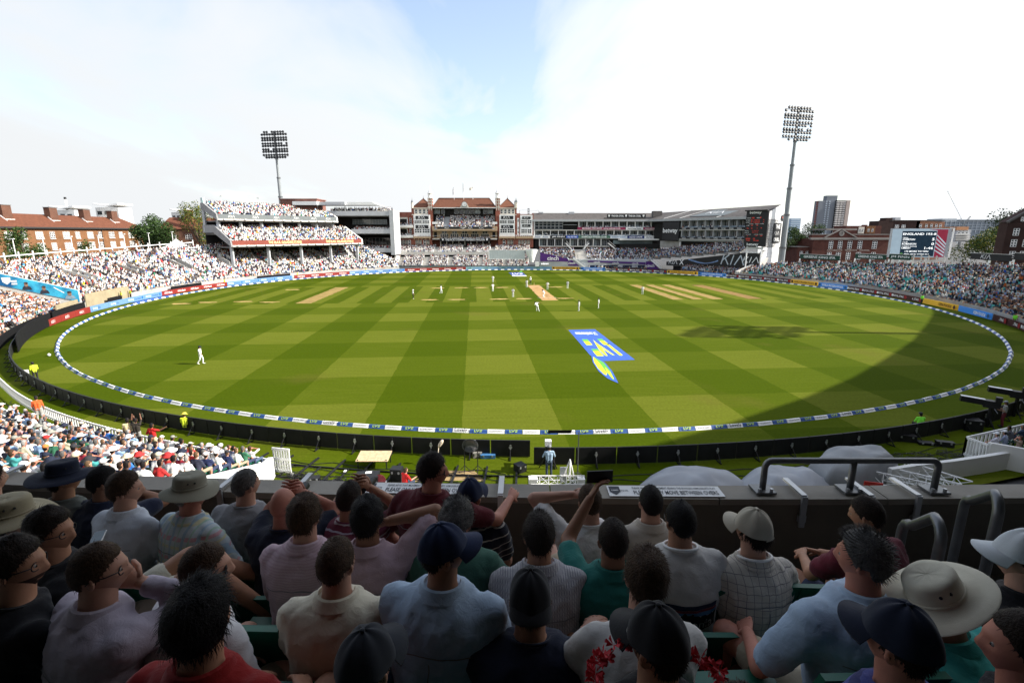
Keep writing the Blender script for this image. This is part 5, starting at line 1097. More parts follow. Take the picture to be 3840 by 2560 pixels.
# ---------------------------------------------------------------- scoreboard
sb = empty('scoreboard',(0,0,0),label='tall black electronic scoreboard with red figures beside the white gable',cat='scoreboard'); p0 = at(SX(1790),SY(1170),141); fsb = Fac((p0.x,p0.y,0),fk.r*.65+Vector((1,0,0))*.35,sb)
fsb.part('cabinet',SIGNB,SX(1602),SX(1975),SY(138),SY(742),-1.2,0); fsb.part('top_hood',BLACK,SX(1600),SX(1985),SY(122),SY(140),-1.3,.4)
REDL = M('red led figures',(.6,.05,.03),.5,.1,2,emit=.3); 
for t,x,y,h in (('betway',1782,170,1.0),('betway',1725,712,1.0)): fsb.text(t,SX(x),SY(y),0,height=h,bold=.02)
for t,x,y,h,m in (('TOTAL',1668,262,.5,0),('193',1738,260,.8,1),('WKTS',1828,258,.5,0),('8',1868,252,.8,1),('BATSMAN',1655,300,.38,0),('50',1715,298,.6,1),('OVERTON',1800,298,.5,1),('5',1918,292,.6,1),('BATSMAN',1650,335,.38,0),('27',1712,332,.6,1),('ROBINSON',1798,333,.5,1),('0',1915,328,.6,1),('LAST MAN',1705,363,.35,0),('EXTRAS',1800,362,.35,0),('BOWLERS',1885,358,.35,0),('OVERS',1650,388,.38,0),('64',1718,386,.6,1),('46',1808,384,.6,1),('174',1645,435,.55,1),('62',1715,433,.55,1),('2',1805,432,.55,1),('14',1878,430,.55,1),('BOWLED',1632,478,.36,0),('1 1 1 3 8 2 1 4 1',1775,474,.42,1),('ANALYSIS',1632,508,.36,0),('14 19 17 1 6 2',1770,504,.42,1),('LAST WICKET',1655,540,.34,0),('FIRST INNS',1790,540,.34,0),('NEEDED',1870,540,.34,0),('9',1638,562,.6,1),('191',1795,562,.6,1),('175',1875,562,.6,1),('UMPIRES',1650,608,.5,1),('270',1752,610,.55,1),('THIRD',1650,640,.5,1),('1931 466',1785,642,.6,1)): fsb.text(t,SX(x),SY(y),0,height=h*.48,mat=REDL if m else SIGNW,bold=.015)
for x in (1612,1862): fsb.part('leg',WHITE,SX(x-8),SX(x+8),SY(742),SY(1185),-.6,-.2)
fsb.part('lower_panel',SIGNB,SX(1628),SX(1846),SY(856),SY(1120),-.4,-.2); fsb.part('brick_foot',bricks('orange brick'),SX(1640),SX(1800),SY(1110),SY(1190),-.8,-.45); fsb.kia(SX(1725),SY(972),-.2,5.2); fsb.part('maintenance_deck',STEEL,SX(1630),SX(1900),SY(755),SY(790),-1.2,-.3); fsb.part('cross_beam',WHITE,SX(1625),SX(1860),SY(836),SY(850),-.5,-.1)
b = MB(); [b.beam(fsb.hit(SX(1985),SY(150+k*60),-1.0),fsb.hit(SX(2010),SY(150+k*60),-1.0),.1,.1) for k in range(10)]; b.beam(fsb.hit(SX(2005),SY(140),-1),fsb.hit(SX(1985),SY(720),-1),.12,.12); b.build('side_ladder',DSTEEL,sb)

# ---------------------------------------------------------------- telescopic floodlight masts
def mast(x,y,H_,rz,label):
    m = empty('floodlight_mast',(x,y,0),rz,label=label,cat='floodlight',group='floodlight masts'); secs = [(0,8,.95),(8,17.5,.8),(17.5,25,.66),(25,31.5,.54),(31.5,H_-9,.43)]
    for i,(z0,z1,r) in enumerate(secs):
        b = MB(); b.tube([(0,0,z0),(0,0,min(z1,H_-9))],r,12); b.build('pole_section',M('grey mast paint',(.23,.25,.26),.5,.12,.5),m,smooth=False)
        b = MB(); b.lathe([(r+.12,0),(r+.12,.5)],(0,0,min(z1,H_-9)-.4),12); b.build('collar',DSTEEL,m)
    b = MB(); b.tube([(0,0,H_-9.2),(0,0,H_)],.35,8)
    for k in range(5): z = H_-.8-k*1.9; b.beam((-4.7,0,z+(.15 if k % 2 else 0)),(4.7,0,z),.14,.14)
    b.build('head_frame',DSTEEL,m)
    b = MB(); b.lathe([(.16,-.3),(.38,-.12),(.44,.2),(.40,.23)],(0,0,0),10,0,Matrix.Rotation(R(65),3,'X')); b.box((0,.15,.1),(.3,.3,.3)); lm = b.mesh('lamp',M('dark lamp housing',(.03,.03,.032),.5),True)
    for k in range(5):
        z = H_-.8-k*1.9
        for row in (0,1):
            for i in range(10):
                if random.random() < .04 or (row and k == 4 and i in (0,9)) or (not row and k == 0 and i in (0,9)): continue
                link('lamp',lm,m,loc=(-4.4+i*.98+(.12 if i >= 5 else -.12),-.35,z+(.42 if not row else -.42)))
    b = MB(); b.tube([(r_ := .95)*0 and (0,0,0) or (1.05,0,0),(1.05,0,17)],.08,6); b.build('cable_duct',STEEL,m)
mast(-83.5,184,47,R(-8),'grey floodlight mast behind the three tier left stand'); mast(81.3,150,47,R(14),'grey floodlight mast right of the white gable'); mast(94.5,56.6,47,R(50),'floodlight mast beyond the right edge, its shadow on the grass')

# ---------------------------------------------------------------- trees
def leaf_mat(name,c): return M(name,c,.7,.45,.8,spec=.2,detail=6)
LEAFM = [leaf_mat('dark green leaves',(.026,.054,.012)),leaf_mat('mid green leaves',(.045,.082,.018)),leaf_mat('yellowing leaves',(.17,.16,.02)),leaf_mat('darkest green leaves',(.018,.032,.012))]  # last one darkest, for the tree by the gabled house
BARK = M('bark',(.08,.06,.045),.9,.3,3,.4)
def tree(loc,h,rx,ry,n,mat,label,leaf=.32,lobes=9,seed=1,crown0=.25,two=None):
    rd = np.random.default_rng(seed); root = empty('tree',loc,label=label,cat='tree')
    b = MB(); th = h*crown0; b.tube([(0,0,-.2),(.1,0,th*.6),(0,.1,h*.55),(.1,0,h*.85)],[h*.03+.08,h*.025+.05,h*.016,.03],8)
    lob = []
    for k in range(lobes):
        a = 2*math.pi*k/lobes+rd.uniform(-.4,.4); rr = rd.uniform(.3,.72); z = rd.uniform(crown0+.1,.88); sh = math.sqrt(max(.1,1-((z-.5*(1+crown0))/(.62))**2)); c = np.array((rx*rr*sh*math.cos(a),ry*rr*sh*math.sin(a),h*z)); lob.append((c,rd.uniform(.3,.5)))
        b.tube([(0,0,h*rd.uniform(.25,.5)),tuple(c*np.array((.5,.5,.8))),tuple(c)],[h*.014,h*.009,.02],5)
    lob.append((np.array((0,0,h*.9)),.35)); b.build('trunk',BARK,root)
    ci = rd.integers(0,len(lob),n); C = np.array([l[0] for l in lob])[ci]; S = np.array([l[1] for l in lob])[ci]
    d = rd.normal(size=(n,3)); d /= np.linalg.norm(d,axis=1)[:,None]; rad = rd.random(n)**.45
    P = C+d*rad[:,None]*S[:,None]*np.array((rx,ry,h*.42)); P += rd.normal(0,.12,(n,3))
    P = P[P[:,2] > h*crown0*.75]; n = len(P); u = rd.normal(size=(n,3)); u /= np.linalg.norm(u,axis=1)[:,None]; v = np.cross(u,rd.normal(size=(n,3))); v /= np.linalg.norm(v,axis=1)[:,None]; s = leaf*rd.uniform(.5,1.2,n)[:,None]
    V = np.stack([P-u*s*.5,P+v*s*.32,P+u*s*.5,P-v*s*.32],1).reshape(-1,3); me = bpy.data.meshes.new('crown'); me.vertices.add(4*n); me.vertices.foreach_set('co',V.astype(np.float32).ravel()); me.loops.add(4*n); me.loops.foreach_set('vertex_index',np.arange(4*n,dtype=np.int32)); me.polygons.add(n); me.polygons.foreach_set('loop_start',np.arange(0,4*n,4,dtype=np.int32))
    me.materials.append(mat)
    if two is not None: me.materials.append(two); me.polygons.foreach_set('material_index',(rd.random(n) < .35).astype(np.int32))
    me.update(calc_edges=True); link('crown',me,root); return root
tree((-99,139,0),16.5,7.6,6.5,9000,LEAFM[0],'dense dark green tree at the end of the brick flats',seed=3,two=LEAFM[1],leaf=.5)
tree((-107,172,0),22,7,6,4500,LEAFM[1],'yellow green tree rising behind the brick flats',seed=4,two=LEAFM[2],leaf=.5)
tree((-107,109,0),13.0,5.2,4.5,5200,LEAFM[1],'leafy green tree in front of the brick flats, left edge',seed=5,two=LEAFM[0],leaf=.42)
tree((-103,121,0),10.2,3.4,3.0,2600,LEAFM[1],'low bushy tree in front of the flats windows',seed=6,two=LEAFM[0],leaf=.4)
tree((112,190,0),15.5,7,5,5200,LEAFM[0],'round green tree between mast and school',seed=8,two=LEAFM[1],leaf=.5); tree((104,186,0),14.2,5.5,5,3800,LEAFM[1],'green tree just right of the mast foot',seed=9,two=LEAFM[0],leaf=.5)
tree((128,133,0),13.2,9.5,6,6500,LEAFM[1],'yellowing tree right of the big screen',seed=10,two=LEAFM[2],leaf=.5); tree((141,140,0),18.2,7.5,6,6500,LEAFM[3],'very dark tree beside the gabled brick house',seed=12,two=LEAFM[0],leaf=.5)

# ---------------------------------------------------------------- brick flats on the left
fl = empty('brick_flats',(0,0,0),label='long brick flats with tiled roof and chimneys, left background',cat='building'); F0,F1 = Vector((-127.5,108,0)),Vector((-130.5,178,0)); ff = Fac(F0,F1-F0,fl); LF = (F1-F0).length
OBR = bricks('warm brown brick',(.20,.085,.030),(.155,.062,.024),(.17,.12,.08)); RTL = M('orange brown roof tiles',(.125,.045,.024),.85,.22,1.5,.4,bscale=9)
ff.sbox(-30,LF,0,13.7,-10,0).build('wall',OBR,fl)
b = MB(); ep = [ff.w(-30,13.75,.6),ff.w(LF+.5,13.75,.6)]; rp_ = [ff.w(-30,17.3,-5),ff.w(LF-4,17.3,-5)]; bp = [ff.w(-30,13.75,-10.6),ff.w(LF+.5,13.75,-10.6)]; b.quad(ep[0],ep[1],rp_[1],rp_[0]); b.quad(bp[1],bp[0],rp_[0],rp_[1]); b.add([ep[1],bp[1],rp_[1]],[(0,1,2)]); b.build('roof',RTL,fl)
b = MB(); [b.beam(ep[0].lerp(rp_[0],k/14)+Vector((0,0,.02)),ep[1].lerp(rp_[1],k/14)+Vector((0,0,.02)),.05,.04) for k in range(1,14)]; b.build('tile_courses',RTL,fl)
ff.sbox(-30,LF+.5,13.3,13.75,.02,.75).build('gutter',M('dark gutter',(.03,.03,.03),.6),fl)
for i,a in enumerate((8.5,22.5,36.5,48.5,60)):
    w = 2.6; root = fl
    b = MB(); ff.sbox(a,a+w,14.8,19.2,-4.2,-2.6,b); ch_ = b.build('chimney',bricks('dark chimney brick',(.12,.05,.03),(.10,.04,.025),(.14,.1,.08)),fl); ff.sbox(a-.1,a+w+.1,19.2,19.35,-4.3,-2.5).build('chimney_cap',CONC_D,fl)
    b = MB(); b.beam(ff.w(a-.1,16.6,-3.3),ff.w(a-.1,15.15,-1.75),.1,.25); b.beam(ff.w(a-.1,15.6,-2.3),ff.w(a+w+.2,15.6,-2.35),.1,.2); b.build('flashing',WHITE,fl)
for row,(z0,z1) in enumerate(((10.6,12.55),(7.5,9.5),(4.3,6.3))):
    for k in range(16):
        a = 1.5+k*4.35; wd = 2.3 if k % 2 == 0 else 1.65; rr = random.random()
        ff.swindow(a,a+wd,z0,z1,.02,4 if wd > 2 else 3,4,.09,WHITE,GLASS if rr < .3 else M('pale curtained glass',(.2,.2,.19),.2,.4,1.5),'window',.07); ff.sbox(a-.1,a+wd+.1,z0-.14,z0,.02,.2).build('sill',CONC_L,fl)
for a in (15.2,50.8): b = MB(); b.tube([ff.w(a,2,.15),ff.w(a,13.3,.15)],.09,6); b.build('drainpipe',M('dark gutter'),fl)
ff.sbox(-.5,5.5,10.2,10.4,0,.9).build('balcony_slab',WHITE,fl)
# flats behind with white roof boxes
f2 = empty('brick_flats',(0,0,0),label='second brick block behind the trees, left of the three tier stand',cat='building'); fB = Fac((-129,184,0),(1,.25,0),f2)
fB.sbox(0,46,0,13.6,-10,0).build('wall',bricks('dark brown brick',(.14,.06,.035),(.11,.045,.03),(.15,.11,.08)),f2); b = MB(); ep = [fB.w(-.5,13.6,.5),fB.w(46,13.6,.5)]; rp_ = [fB.w(2,17.8,-5),fB.w(46,17.8,-5)]; b.quad(ep[0],ep[1],rp_[1],rp_[0]); b.quad(fB.w(46,13.6,-10.5),fB.w(-.5,13.6,-10.5),rp_[0],rp_[1]); b.build('roof',RTL,f2)
for a in (8,21,33): fB.sbox(a,a+2.4,15,20.5,-4.5,-2.4).build('chimney',OBR,f2)
for r_ in range(2):
    for k in range(8): fB.swindow(3+k*5.2,5.2+k*5.2,9.8-3.4*r_,11.7-3.4*r_,.02,3,3,.1)
fB2 = Fac((-98,178,0),(1,.25,0)); b = MB(); fB2.sbox(0,12,0,10.5,-3,0).build('brick_annexe',OBR,None,label='orange brick annexe under the raking beam of the three tier stand',cat='building')
for i,(x,y,Y,w) in enumerate(((235,790,190,90),(400,780,200,90),(668,798,230,55),(830,806,230,70))):
    p = at(x,y,Y); k = Y/1840; r_ = empty('rooftop_flat',(p.x,p.y,0),label=['white rooftop box with mast and up-tilted roof between chimneys','white rooftop box with butterfly roof above the brick flats','small pale rooftop box behind the yellow green tree','white rooftop box with thin roof left of the three tier stand'][i],cat='building',group='white rooftop boxes')
    W_ = w*k; b = MB(); b.bb(-W_/2*.92,W_/2*.92,0,7,min(p.z-3.2,15.5),p.z+.2); b.build('walls',[WHITE2],r_); b = MB(); b.bb(-W_/2*.9,W_/2*.9,.5,6,0,min(p.z-3.2,15.5)); b.build('lower_walls',bricks('dark brown brick'),r_)
    for s_ in (-1,1): b = MB(); b.slab([(0,-.6,p.z+.5),(s_*W_*.5,-.6,p.z+1.2),(s_*W_*.5,-.6,p.z+1.8),(0,-.6,p.z+1.0)],(0,8,0)); b.build('roof_wing',WHITE,r_)
    for j in range(3): b = MB(); b.bb(-W_/2*.8+j*W_*.28,-W_/2*.8+j*W_*.28+W_*.18,-.06,0,p.z-2.6,p.z-1.2); b.build('window',GLASS,r_)
    if i == 0: b = MB(); b.tube([(0,2,p.z),(0,2,p.z+4.2)],.35,8); b.build('flue',WHITE,r_); b = MB(); b.lathe([(.4,0),(.4,.8)],(0,2,p.z+4.2),8); b.build('flue_cap',BLACK,r_)

# ---------------------------------------------------------------- school, towers and houses on the right
sch = empty('school_building',(0,0,0),label='dark red brick school with pediment and white windows behind right stand',cat='building'); fS = Fac((0,176,0),(1,0,0),sch); SBR = bricks('deep red brick',(.105,.032,.022),(.085,.027,.02),(.11,.07,.06)); HX = lambda c: 3000+.20408*c; HY = lambda c: 700+.20408*c
GSTONE = M('grey stone trim',(.24,.22,.2),.8,.15,1)
fS.part('wall',SBR,HX(215),HX(1690),HY(960),HY(1480),-14,0); fS.part('parapet_wall',SBR,HX(215),HX(1700),HY(880),HY(945),-2,-.3); fS.part('cornice',GSTONE,HX(205),HX(1690),HY(936),HY(975),-.4,.4); fS.part('parapet_cap',GSTONE,HX(215),HX(1700),HY(872),HY(884),-2.1,-.2)
b = MB(); b.slab([fS.hit(HX(450),HY(938),.2),fS.hit(HX(1040),HY(938),.2),fS.hit(HX(765),HY(782),.2)],(0,1.0,0)); b.build('pediment',SBR,sch); b = MB(); [b.beam(fS.hit(HX(x0),HY(y0),.3),fS.hit(HX(765),HY(780),.3),.4,.35) for x0,y0 in ((445,938),(1045,938))]; b.build('pediment_trim',GSTONE,sch)
cc = fS.hit(HX(762),HY(858),.25); b = MB(); b.lathe([(.95,0),(.95,.2),(.5,.22),(.5,.1)],cc,20,0,Matrix.Rotation(math.pi/2,3,'X')); b.build('roundel',GSTONE,sch)
for x,w in ((565,78),(735,78),(912,80),(1098,80),(1368,88)): fS.window(HX(x-w/2),HX(x+w/2),HY(1000),HY(1140),.02,2,4,.16)
for x,w in ((530,80),(700,90),(880,80),(1070,80),(1340,80)): fS.window(HX(x-w/2),HX(x+w/2),HY(1205),HY(1340),.02,2,4,.16)
fS.text('ARCHBISHOP   TENISON\'S   SCHOOL',HX(885),HY(1168),.02,width=fS.sz(HX(1280),HY(1168))[0]-fS.sz(HX(490),HY(1168))[0],height=.42,mat=M('stone lettering',(.5,.45,.4),.8))
fS.part('roof_storey',GSTONE,HX(480),HX(1050),HY(770),HY(800),-12,-3); fS.part('wing_wall',SBR,HX(-60),HX(215),HY(1110),HY(1480),-10,-2); fS.part('wing_coping',GSTONE,HX(-60),HX(205),HY(1100),HY(1112),-10,-1.8)
for x in (20,130): fS.window(HX(x-28),HX(x+28),HY(1185),HY(1275),-1.98,2,3,.14)
fS2 = Fac((0,205,0),(1,0,0)); hs = empty('terrace_houses',(0,0,0),label='row of low brick houses and chimneys behind the school roof',cat='building'); fS2.root = hs
fS2.part('wall',SBR,HX(830),HX(1480),HY(720),HY(1000),-8,0); fS2.part('lit_coloured_bay',OBR,HX(1215),HX(1380),HY(720),HY(860),0,.3); fS2.part('white_bay',CREAM,HX(1075),HX(1180),HY(740),HY(860),0,.4); fS2.part('chimney',SBR,HX(1190),HX(1240),HY(700),HY(740),-3,-1)  # one bay coloured as lit by a brighter brick
for x in (1100,1150,1260,1330): fS2.window(HX(x-16),HX(x+16),HY(770),HY(830),.42,1,2,.14)
br = empty('brown_flats',(0,0,0),label='dark brick flat roofed block with end coloured orange as sunlit above the big screen',cat='building'); fr2 = Fac((0,235,0),(1,0,0),br); DBR = bricks('near black brick',(.05,.024,.02),(.04,.02,.018),(.05,.04,.035)); LX = lambda c: 3400+.1913*c; LY = lambda c: 700+.1913*c  # near black brick for the flats and the gabled house
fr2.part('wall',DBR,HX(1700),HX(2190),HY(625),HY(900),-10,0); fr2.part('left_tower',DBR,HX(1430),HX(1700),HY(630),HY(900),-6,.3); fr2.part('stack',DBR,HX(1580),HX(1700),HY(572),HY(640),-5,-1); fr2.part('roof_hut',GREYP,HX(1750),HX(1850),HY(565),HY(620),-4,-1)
b = MB(); a = fr2.hit(LX(205),LY(660)); c = fr2.hit(LX(755),LY(690)); b.slab([Vector((a.x,a.y,0)),Vector((c.x,c.y,0)),c,a],(0,8,0)); b.build('lit_coloured_end',bricks('sunlight coloured orange brick',(.30,.13,.07),(.26,.11,.06),(.3,.2,.15)),br)  # sunlight on this end is put into its orange brick colour
fr2.part('roof_edge',SLATE,HX(1690),LX(760),HY(613),HY(625),-8,.4)
for x in (270,385,485,580,660): fr2.window(LX(x-22),LX(x+22),LY(735),LY(800),.4,1,2,.2)
for x in (1780,1900): fr2.window(HX(x-35),HX(x+35),HY(700),HY(760),.05,2,2,.2)
wb = empty('office_block',(0,0,0),label='long pale framed office block on the right skyline',cat='building'); fw = Fac((0,420,0),(1,0,0),wb); OFF = M('hazy pale cladding',(.42,.46,.5),.6,.06,.2)  # distance haze is mixed into the office block colours
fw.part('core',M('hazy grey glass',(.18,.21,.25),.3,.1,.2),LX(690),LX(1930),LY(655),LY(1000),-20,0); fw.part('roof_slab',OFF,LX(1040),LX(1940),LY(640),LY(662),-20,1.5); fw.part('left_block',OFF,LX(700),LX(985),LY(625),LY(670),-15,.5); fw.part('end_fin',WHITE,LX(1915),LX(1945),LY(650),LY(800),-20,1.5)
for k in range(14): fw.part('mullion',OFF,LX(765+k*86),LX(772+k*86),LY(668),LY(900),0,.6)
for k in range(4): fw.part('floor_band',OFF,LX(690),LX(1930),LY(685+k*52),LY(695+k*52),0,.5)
ho = empty('house',(0,0,0),label='dark brick gabled house at the right edge of the view',cat='house'); fo = Fac((0,122,0),(1,-.25,0),ho); fo.part('wall',DBR,LX(1900),LX(2900),LY(700),LY(1560),-2.5,0)
b = MB(); a = fo.hit(LX(1960),LY(695)); t = fo.hit(LX(2520),LY(390)); c = fo.hit(LX(3000),LY(700)); b.slab([a,c,t],-fo.n*2.4); b.build('gable',DBR,ho); b = MB(); b.beam(a+fo.n*.2,t+fo.n*.2,.5,.35); b.beam(c+fo.n*.2,t+fo.n*.2,.5,.35); b.build('verge',SLATE,ho)
for x,y0,y1 in ((2145,818,960),(2095,1035,1180),(2300,585,680),(2330,1035,1180),(2065,1265,1400),(2270,1265,1400)): fo.window(LX(x-58),LX(x+58),LY(y0),LY(y1),.03,2,3,.16)
oh = empty('orange_house',(0,0,0),label='small orange topped house beside the screen tower',cat='house'); fh2 = Fac((0,190,0),(1,0,0),oh); fh2.part('wall',GREYP,LX(965),LX(1240),LY(840),LY(1080),-8,0); fh2.part('fascia',M('bright terracotta render',(.45,.22,.11),.8),LX(980),LX(1215),LY(785),LY(850),-6,.3)  # bright terracotta fascia over grey walls
for k in range(3): fh2.window(LX(1000+k*75),LX(1055+k*75),LY(858),LY(925),.03,1,2,.2)
for k in range(3): fh2.part('balcony',CONC_L,LX(960),LX(1255),LY(935+k*45),LY(955+k*45),0,1.0)
tb = empty('tower_block',(0,0,0),label='tall grey residential tower block with stacked balconies on right skyline',cat='building'); T0 = at(3096,800,500); ft_ = Fac(T0,(1,-.35,0),tb); ft2 = Fac(ft_.w(0,0,0),(1,.55,0),tb)
TG = M('blue grey tower wall',(.17,.185,.21),.7,.08,.1); TW = M('pale balcony concrete',(.62,.58,.55),.7,.1,.2); top = zat(753,500); bot = 0
px1 = lambda x: (x-3096)/1840*500
b = MB(); b.bb(T0.x+px1(3066),T0.x+px1(3126),500,507,0,top); b.build('west_slab',TG,tb); b = MB(); b.bb(T0.x+px1(3126),T0.x+px1(3160),499,507,0,zat(752,500)); b.build('balcony_core',DARKV,tb); b = MB(); b.bb(T0.x+px1(3160),T0.x+px1(3173),497,507,0,zat(752,500)); b.build('east_fin',M('pinkish tower render',(.42,.34,.3),.7),tb); b = MB(); b.bb(T0.x+px1(3096),T0.x+px1(3134),501,507,top,zat(733,500)); b.build('plant_room',TG,tb)
nf = 21; hh = top/nf
for k in range(2,nf):
    for j in range(3): b = MB(); x = T0.x+px1(3127+j*11); b.bb(x,x+2.4,497.2,499,k*hh,k*hh+1.25); b.build('balcony',TW,tb)
    for x in (3092,3103): b = MB(); b.bb(T0.x+px1(x),T0.x+px1(x)+1.3,499.8,500,k*hh+.8,k*hh+1.9); b.build('window',M('pale hazy window',(.4,.45,.5),.3),tb)  # window colour paled for distance haze
    b = MB(); b.bb(T0.x+px1(3066)-.7,T0.x+px1(3066),500.5,503,k*hh,k*hh+1.2); b.build('side_balcony',M('rust balcony',(.25,.08,.06),.7),tb)
gt = empty('glass_tower',(0,0,0),label='distant pale blue glass tower just right of the mast',cat='building'); p = at(2983,845,950); b = MB(); z1 = zat(819,950); b.bb(p.x-9,p.x+9,950,970,0,z1); b.build('shaft',M('hazy blue glass',(.30,.40,.5),.4,.08,.05),gt)  # tower glass and bands carry the haze in their colour
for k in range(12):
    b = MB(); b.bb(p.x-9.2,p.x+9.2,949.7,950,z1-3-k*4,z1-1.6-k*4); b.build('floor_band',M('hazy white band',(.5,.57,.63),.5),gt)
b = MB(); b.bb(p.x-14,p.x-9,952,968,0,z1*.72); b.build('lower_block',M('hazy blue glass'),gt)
for i,(x0,y0,x1,y1,m,lab) in enumerate(((3552,715,3605,820,M('hazy pale crane',(.55,.57,.58),.6),'very faint tall crane jib on the right skyline'),(3610,848,3640,810,DSTEEL,'short dark crane jib over the office block'))):  # far crane's haze is in its pale colour
    Y = 600 if i == 0 else 380; a,c = at(x0,y0,Y),at(x1,y1,Y); r_ = empty('tower_crane',(0,0,0),label=lab,cat='crane'); b = MB(); d = (c-a).length; lo_ = a if a.z < c.z else c; k = 12
    for s_ in (-.5,.5): b.beam(a+Vector((s_,0,0)),c+Vector((s_,0,0)),.22,.22)
    for j in range(k): q = a.lerp(c,j/k); q2 = a.lerp(c,(j+1)/k); b.beam(q+Vector((-.5,0,0)),q2+Vector((.5,0,0)),.15,.15)
    b.build('jib',m,r_); b = MB(); b.beam((lo_.x,lo_.y,0),lo_,1.2,1.2); b.build('tower',m,r_)
# ---------------------------------------------------------------- big screen
bs = empty('video_screen',(0,0,0),label='big screen reading ENGLAND 193-8 above the right stand',cat='screen'); pS = at(3450,970,118); fV = Fac((pS.x,pS.y,0),(1,-.16,0),bs)
WX = lambda c: 2880+.40816*c; WY = lambda c: 660+.40816*c
PALE = M('pale screen margin',(.30,.38,.44),.4,.05,1,emit=.3); SNAVY = M('screen navy',(.012,.03,.05),.4,.1,1,emit=.2); SMAR = M('screen maroon',(.2,.02,.04),.4,.1,1,emit=.35); SSTR = M('screen pale stripe',(.4,.45,.5),.4,.1,1,emit=.3); STX = M('screen white text',(.8,.82,.82),.4,.02,1,emit=.6)
fV.part('cabinet',GREYP,WX(1132),WX(1668),WY(482),WY(748),-1.2,-.1)
b = MB(); b.slab([fV.hit(WX(x),WY(y),0) for x,y in ((1118,738),(1520,748),(1610,750),(1662,486),(1150,488))],-fV.n*.1); b.build('pale_panel',PALE,bs)
def vp(pts,m,d,name): b = MB(); b.poly([fV.hit(WX(x),WY(y),d) for x,y in pts]); b.build(name,m,bs)
vp([(1238,506),(1555,506),(1515,738),(1205,738)][::-1],SNAVY,.02,'score_panel'); vp([(1480,490),(1660,490),(1612,746),(1520,746),(1560,500)][::-1],SMAR,.015,'maroon_panel')
for k in range(5): vp([(1552-8*k,545+34*k),(1560-8*k,540+34*k),(1636-6*k,620+26*k),(1632-6*k,636+26*k)][::-1],SSTR,.03,'stripe')
for t,x,y,w,h in (('ENGLAND 193-8',1393,533,305,20),('CRAIG',1262,567,48,8),('OVERTON',1294,583,112,16),('5',1519,581,22,24),('OLLIE',1258,607,46,8),('ROBINSON',1295,624,130,16),('0',1512,624,24,24),('CURRENT BOWLER',1297,647,140,8),('UMESH',1265,662,80,14),('1-46',1476,662,80,22),('175 MORE TO WIN',1363,692,215,14),('ENG 193-8, OVERS 64.1',1362,718,225,11)):
    ww = fV.sz(WX(x+w/2),WY(y))[0]-fV.sz(WX(x-w/2),WY(y))[0]; fV.text(t,WX(x),WY(y),.02,width=ww,height=h*.40816*118/1840,mat=STX,bold=.02)
fV.part('small_badge',GRNP,WX(1214),WX(1234),WY(706),WY(726),0,.04)
b = MB(); [b.beam(fV.hit(WX(x0),WY(480),-.3),fV.hit(WX(x0-52),WY(745),-.3),.22,.22) for x0 in (1675,1712)]; [b.beam(fV.hit(WX(1675-52*k/6),WY(480+265*k/6),-.3),fV.hit(WX(1712-52*k/6),WY(480+265*k/6),-.3),.18,.18) for k in range(7)]; b.build('ladder_truss',WHITE,bs)
b = MB(); [b.beam((*fV.hit(WX(x),WY(745),-.6).xy,0),fV.hit(WX(x),WY(745),-.6),.4,.4) for x in (1150,1300,1450,1620)]; b.build('legs',WHITE2,bs)
# ---------------------------------------------------------------- figures: limbs and torsos grown into one skin
V3 = Vector
def capsule(b,p0,p1,r0,r1,n=10,m=0,sc=None):
    p0,p1 = V3(p0),V3(p1); d = p1-p0; L_ = d.length
    z = d.normalized() if L_ > 1e-6 else V3((0,0,1)); pts = []; rs = []
    for k in range(4): a = math.pi/2*(1-k/3); pts.append(p0-z*r0*math.sin(a)); rs.append(max(1e-4,r0*math.cos(a)))
    for k in range(4): a = math.pi/2*k/3; pts.append(p1+z*r1*math.sin(a)); rs.append(max(1e-4,r1*math.cos(a)))
    b.tube(pts,rs,n,m)
def loft(b,rings,n=18,m=0):     # rings: (centre, x half axis vector, y half axis vector)
    vs = []
    for c,ax,ay in rings:
        c,ax,ay = V3(c),V3(ax),V3(ay)
        for j in range(n): a = 2*math.pi*j/n; vs.append(c+ax*math.cos(a)+ay*math.sin(a))
    k = len(rings); fs = [(i*n+j,i*n+(j+1) % n,(i+1)*n+(j+1) % n,(i+1)*n+j) for i in range(k-1) for j in range(n)]
    fs += [tuple(range(n-1,-1,-1)),tuple((k-1)*n+j for j in range(n))]; b.add(vs,fs,m)
REMESH = []     # (builder, voxel, smooth iterations, callback(mesh))
def queue_remesh(b,voxel,it,cb): REMESH.append((b,voxel,it,cb))
def run_remesh():
    tmp = []
    for b,voxel,it,cb in REMESH:
        me = bpy.data.meshes.new('tmp'); me.from_pydata(b.v,[],b.f); me.update(); o = bpy.data.objects.new('tmp',me); COL.objects.link(o)
        md = o.modifiers.new('r','REMESH'); md.mode = 'VOXEL'; md.voxel_size = voxel; md.adaptivity = 0
        if it: ms = o.modifiers.new('s','SMOOTH'); ms.factor = .5; ms.iterations = it
        tmp.append((o,me,cb))
    dg = bpy.context.evaluated_depsgraph_get()
    res = [(bpy.data.meshes.new_from_object(o.evaluated_get(dg)),o,me,cb) for o,me,cb in tmp]
    for r,o,me,cb in res: bpy.data.objects.remove(o); bpy.data.meshes.remove(me)
    for r,o,me,cb in res: cb(r)
    REMESH.clear()
def mesh_np(me): co = np.empty(len(me.vertices)*3); me.vertices.foreach_get('co',co); return co.reshape(-1,3)
def smooth_on(me): me.polygons.foreach_set('use_smooth',np.ones(len(me.polygons),bool)); me.update()
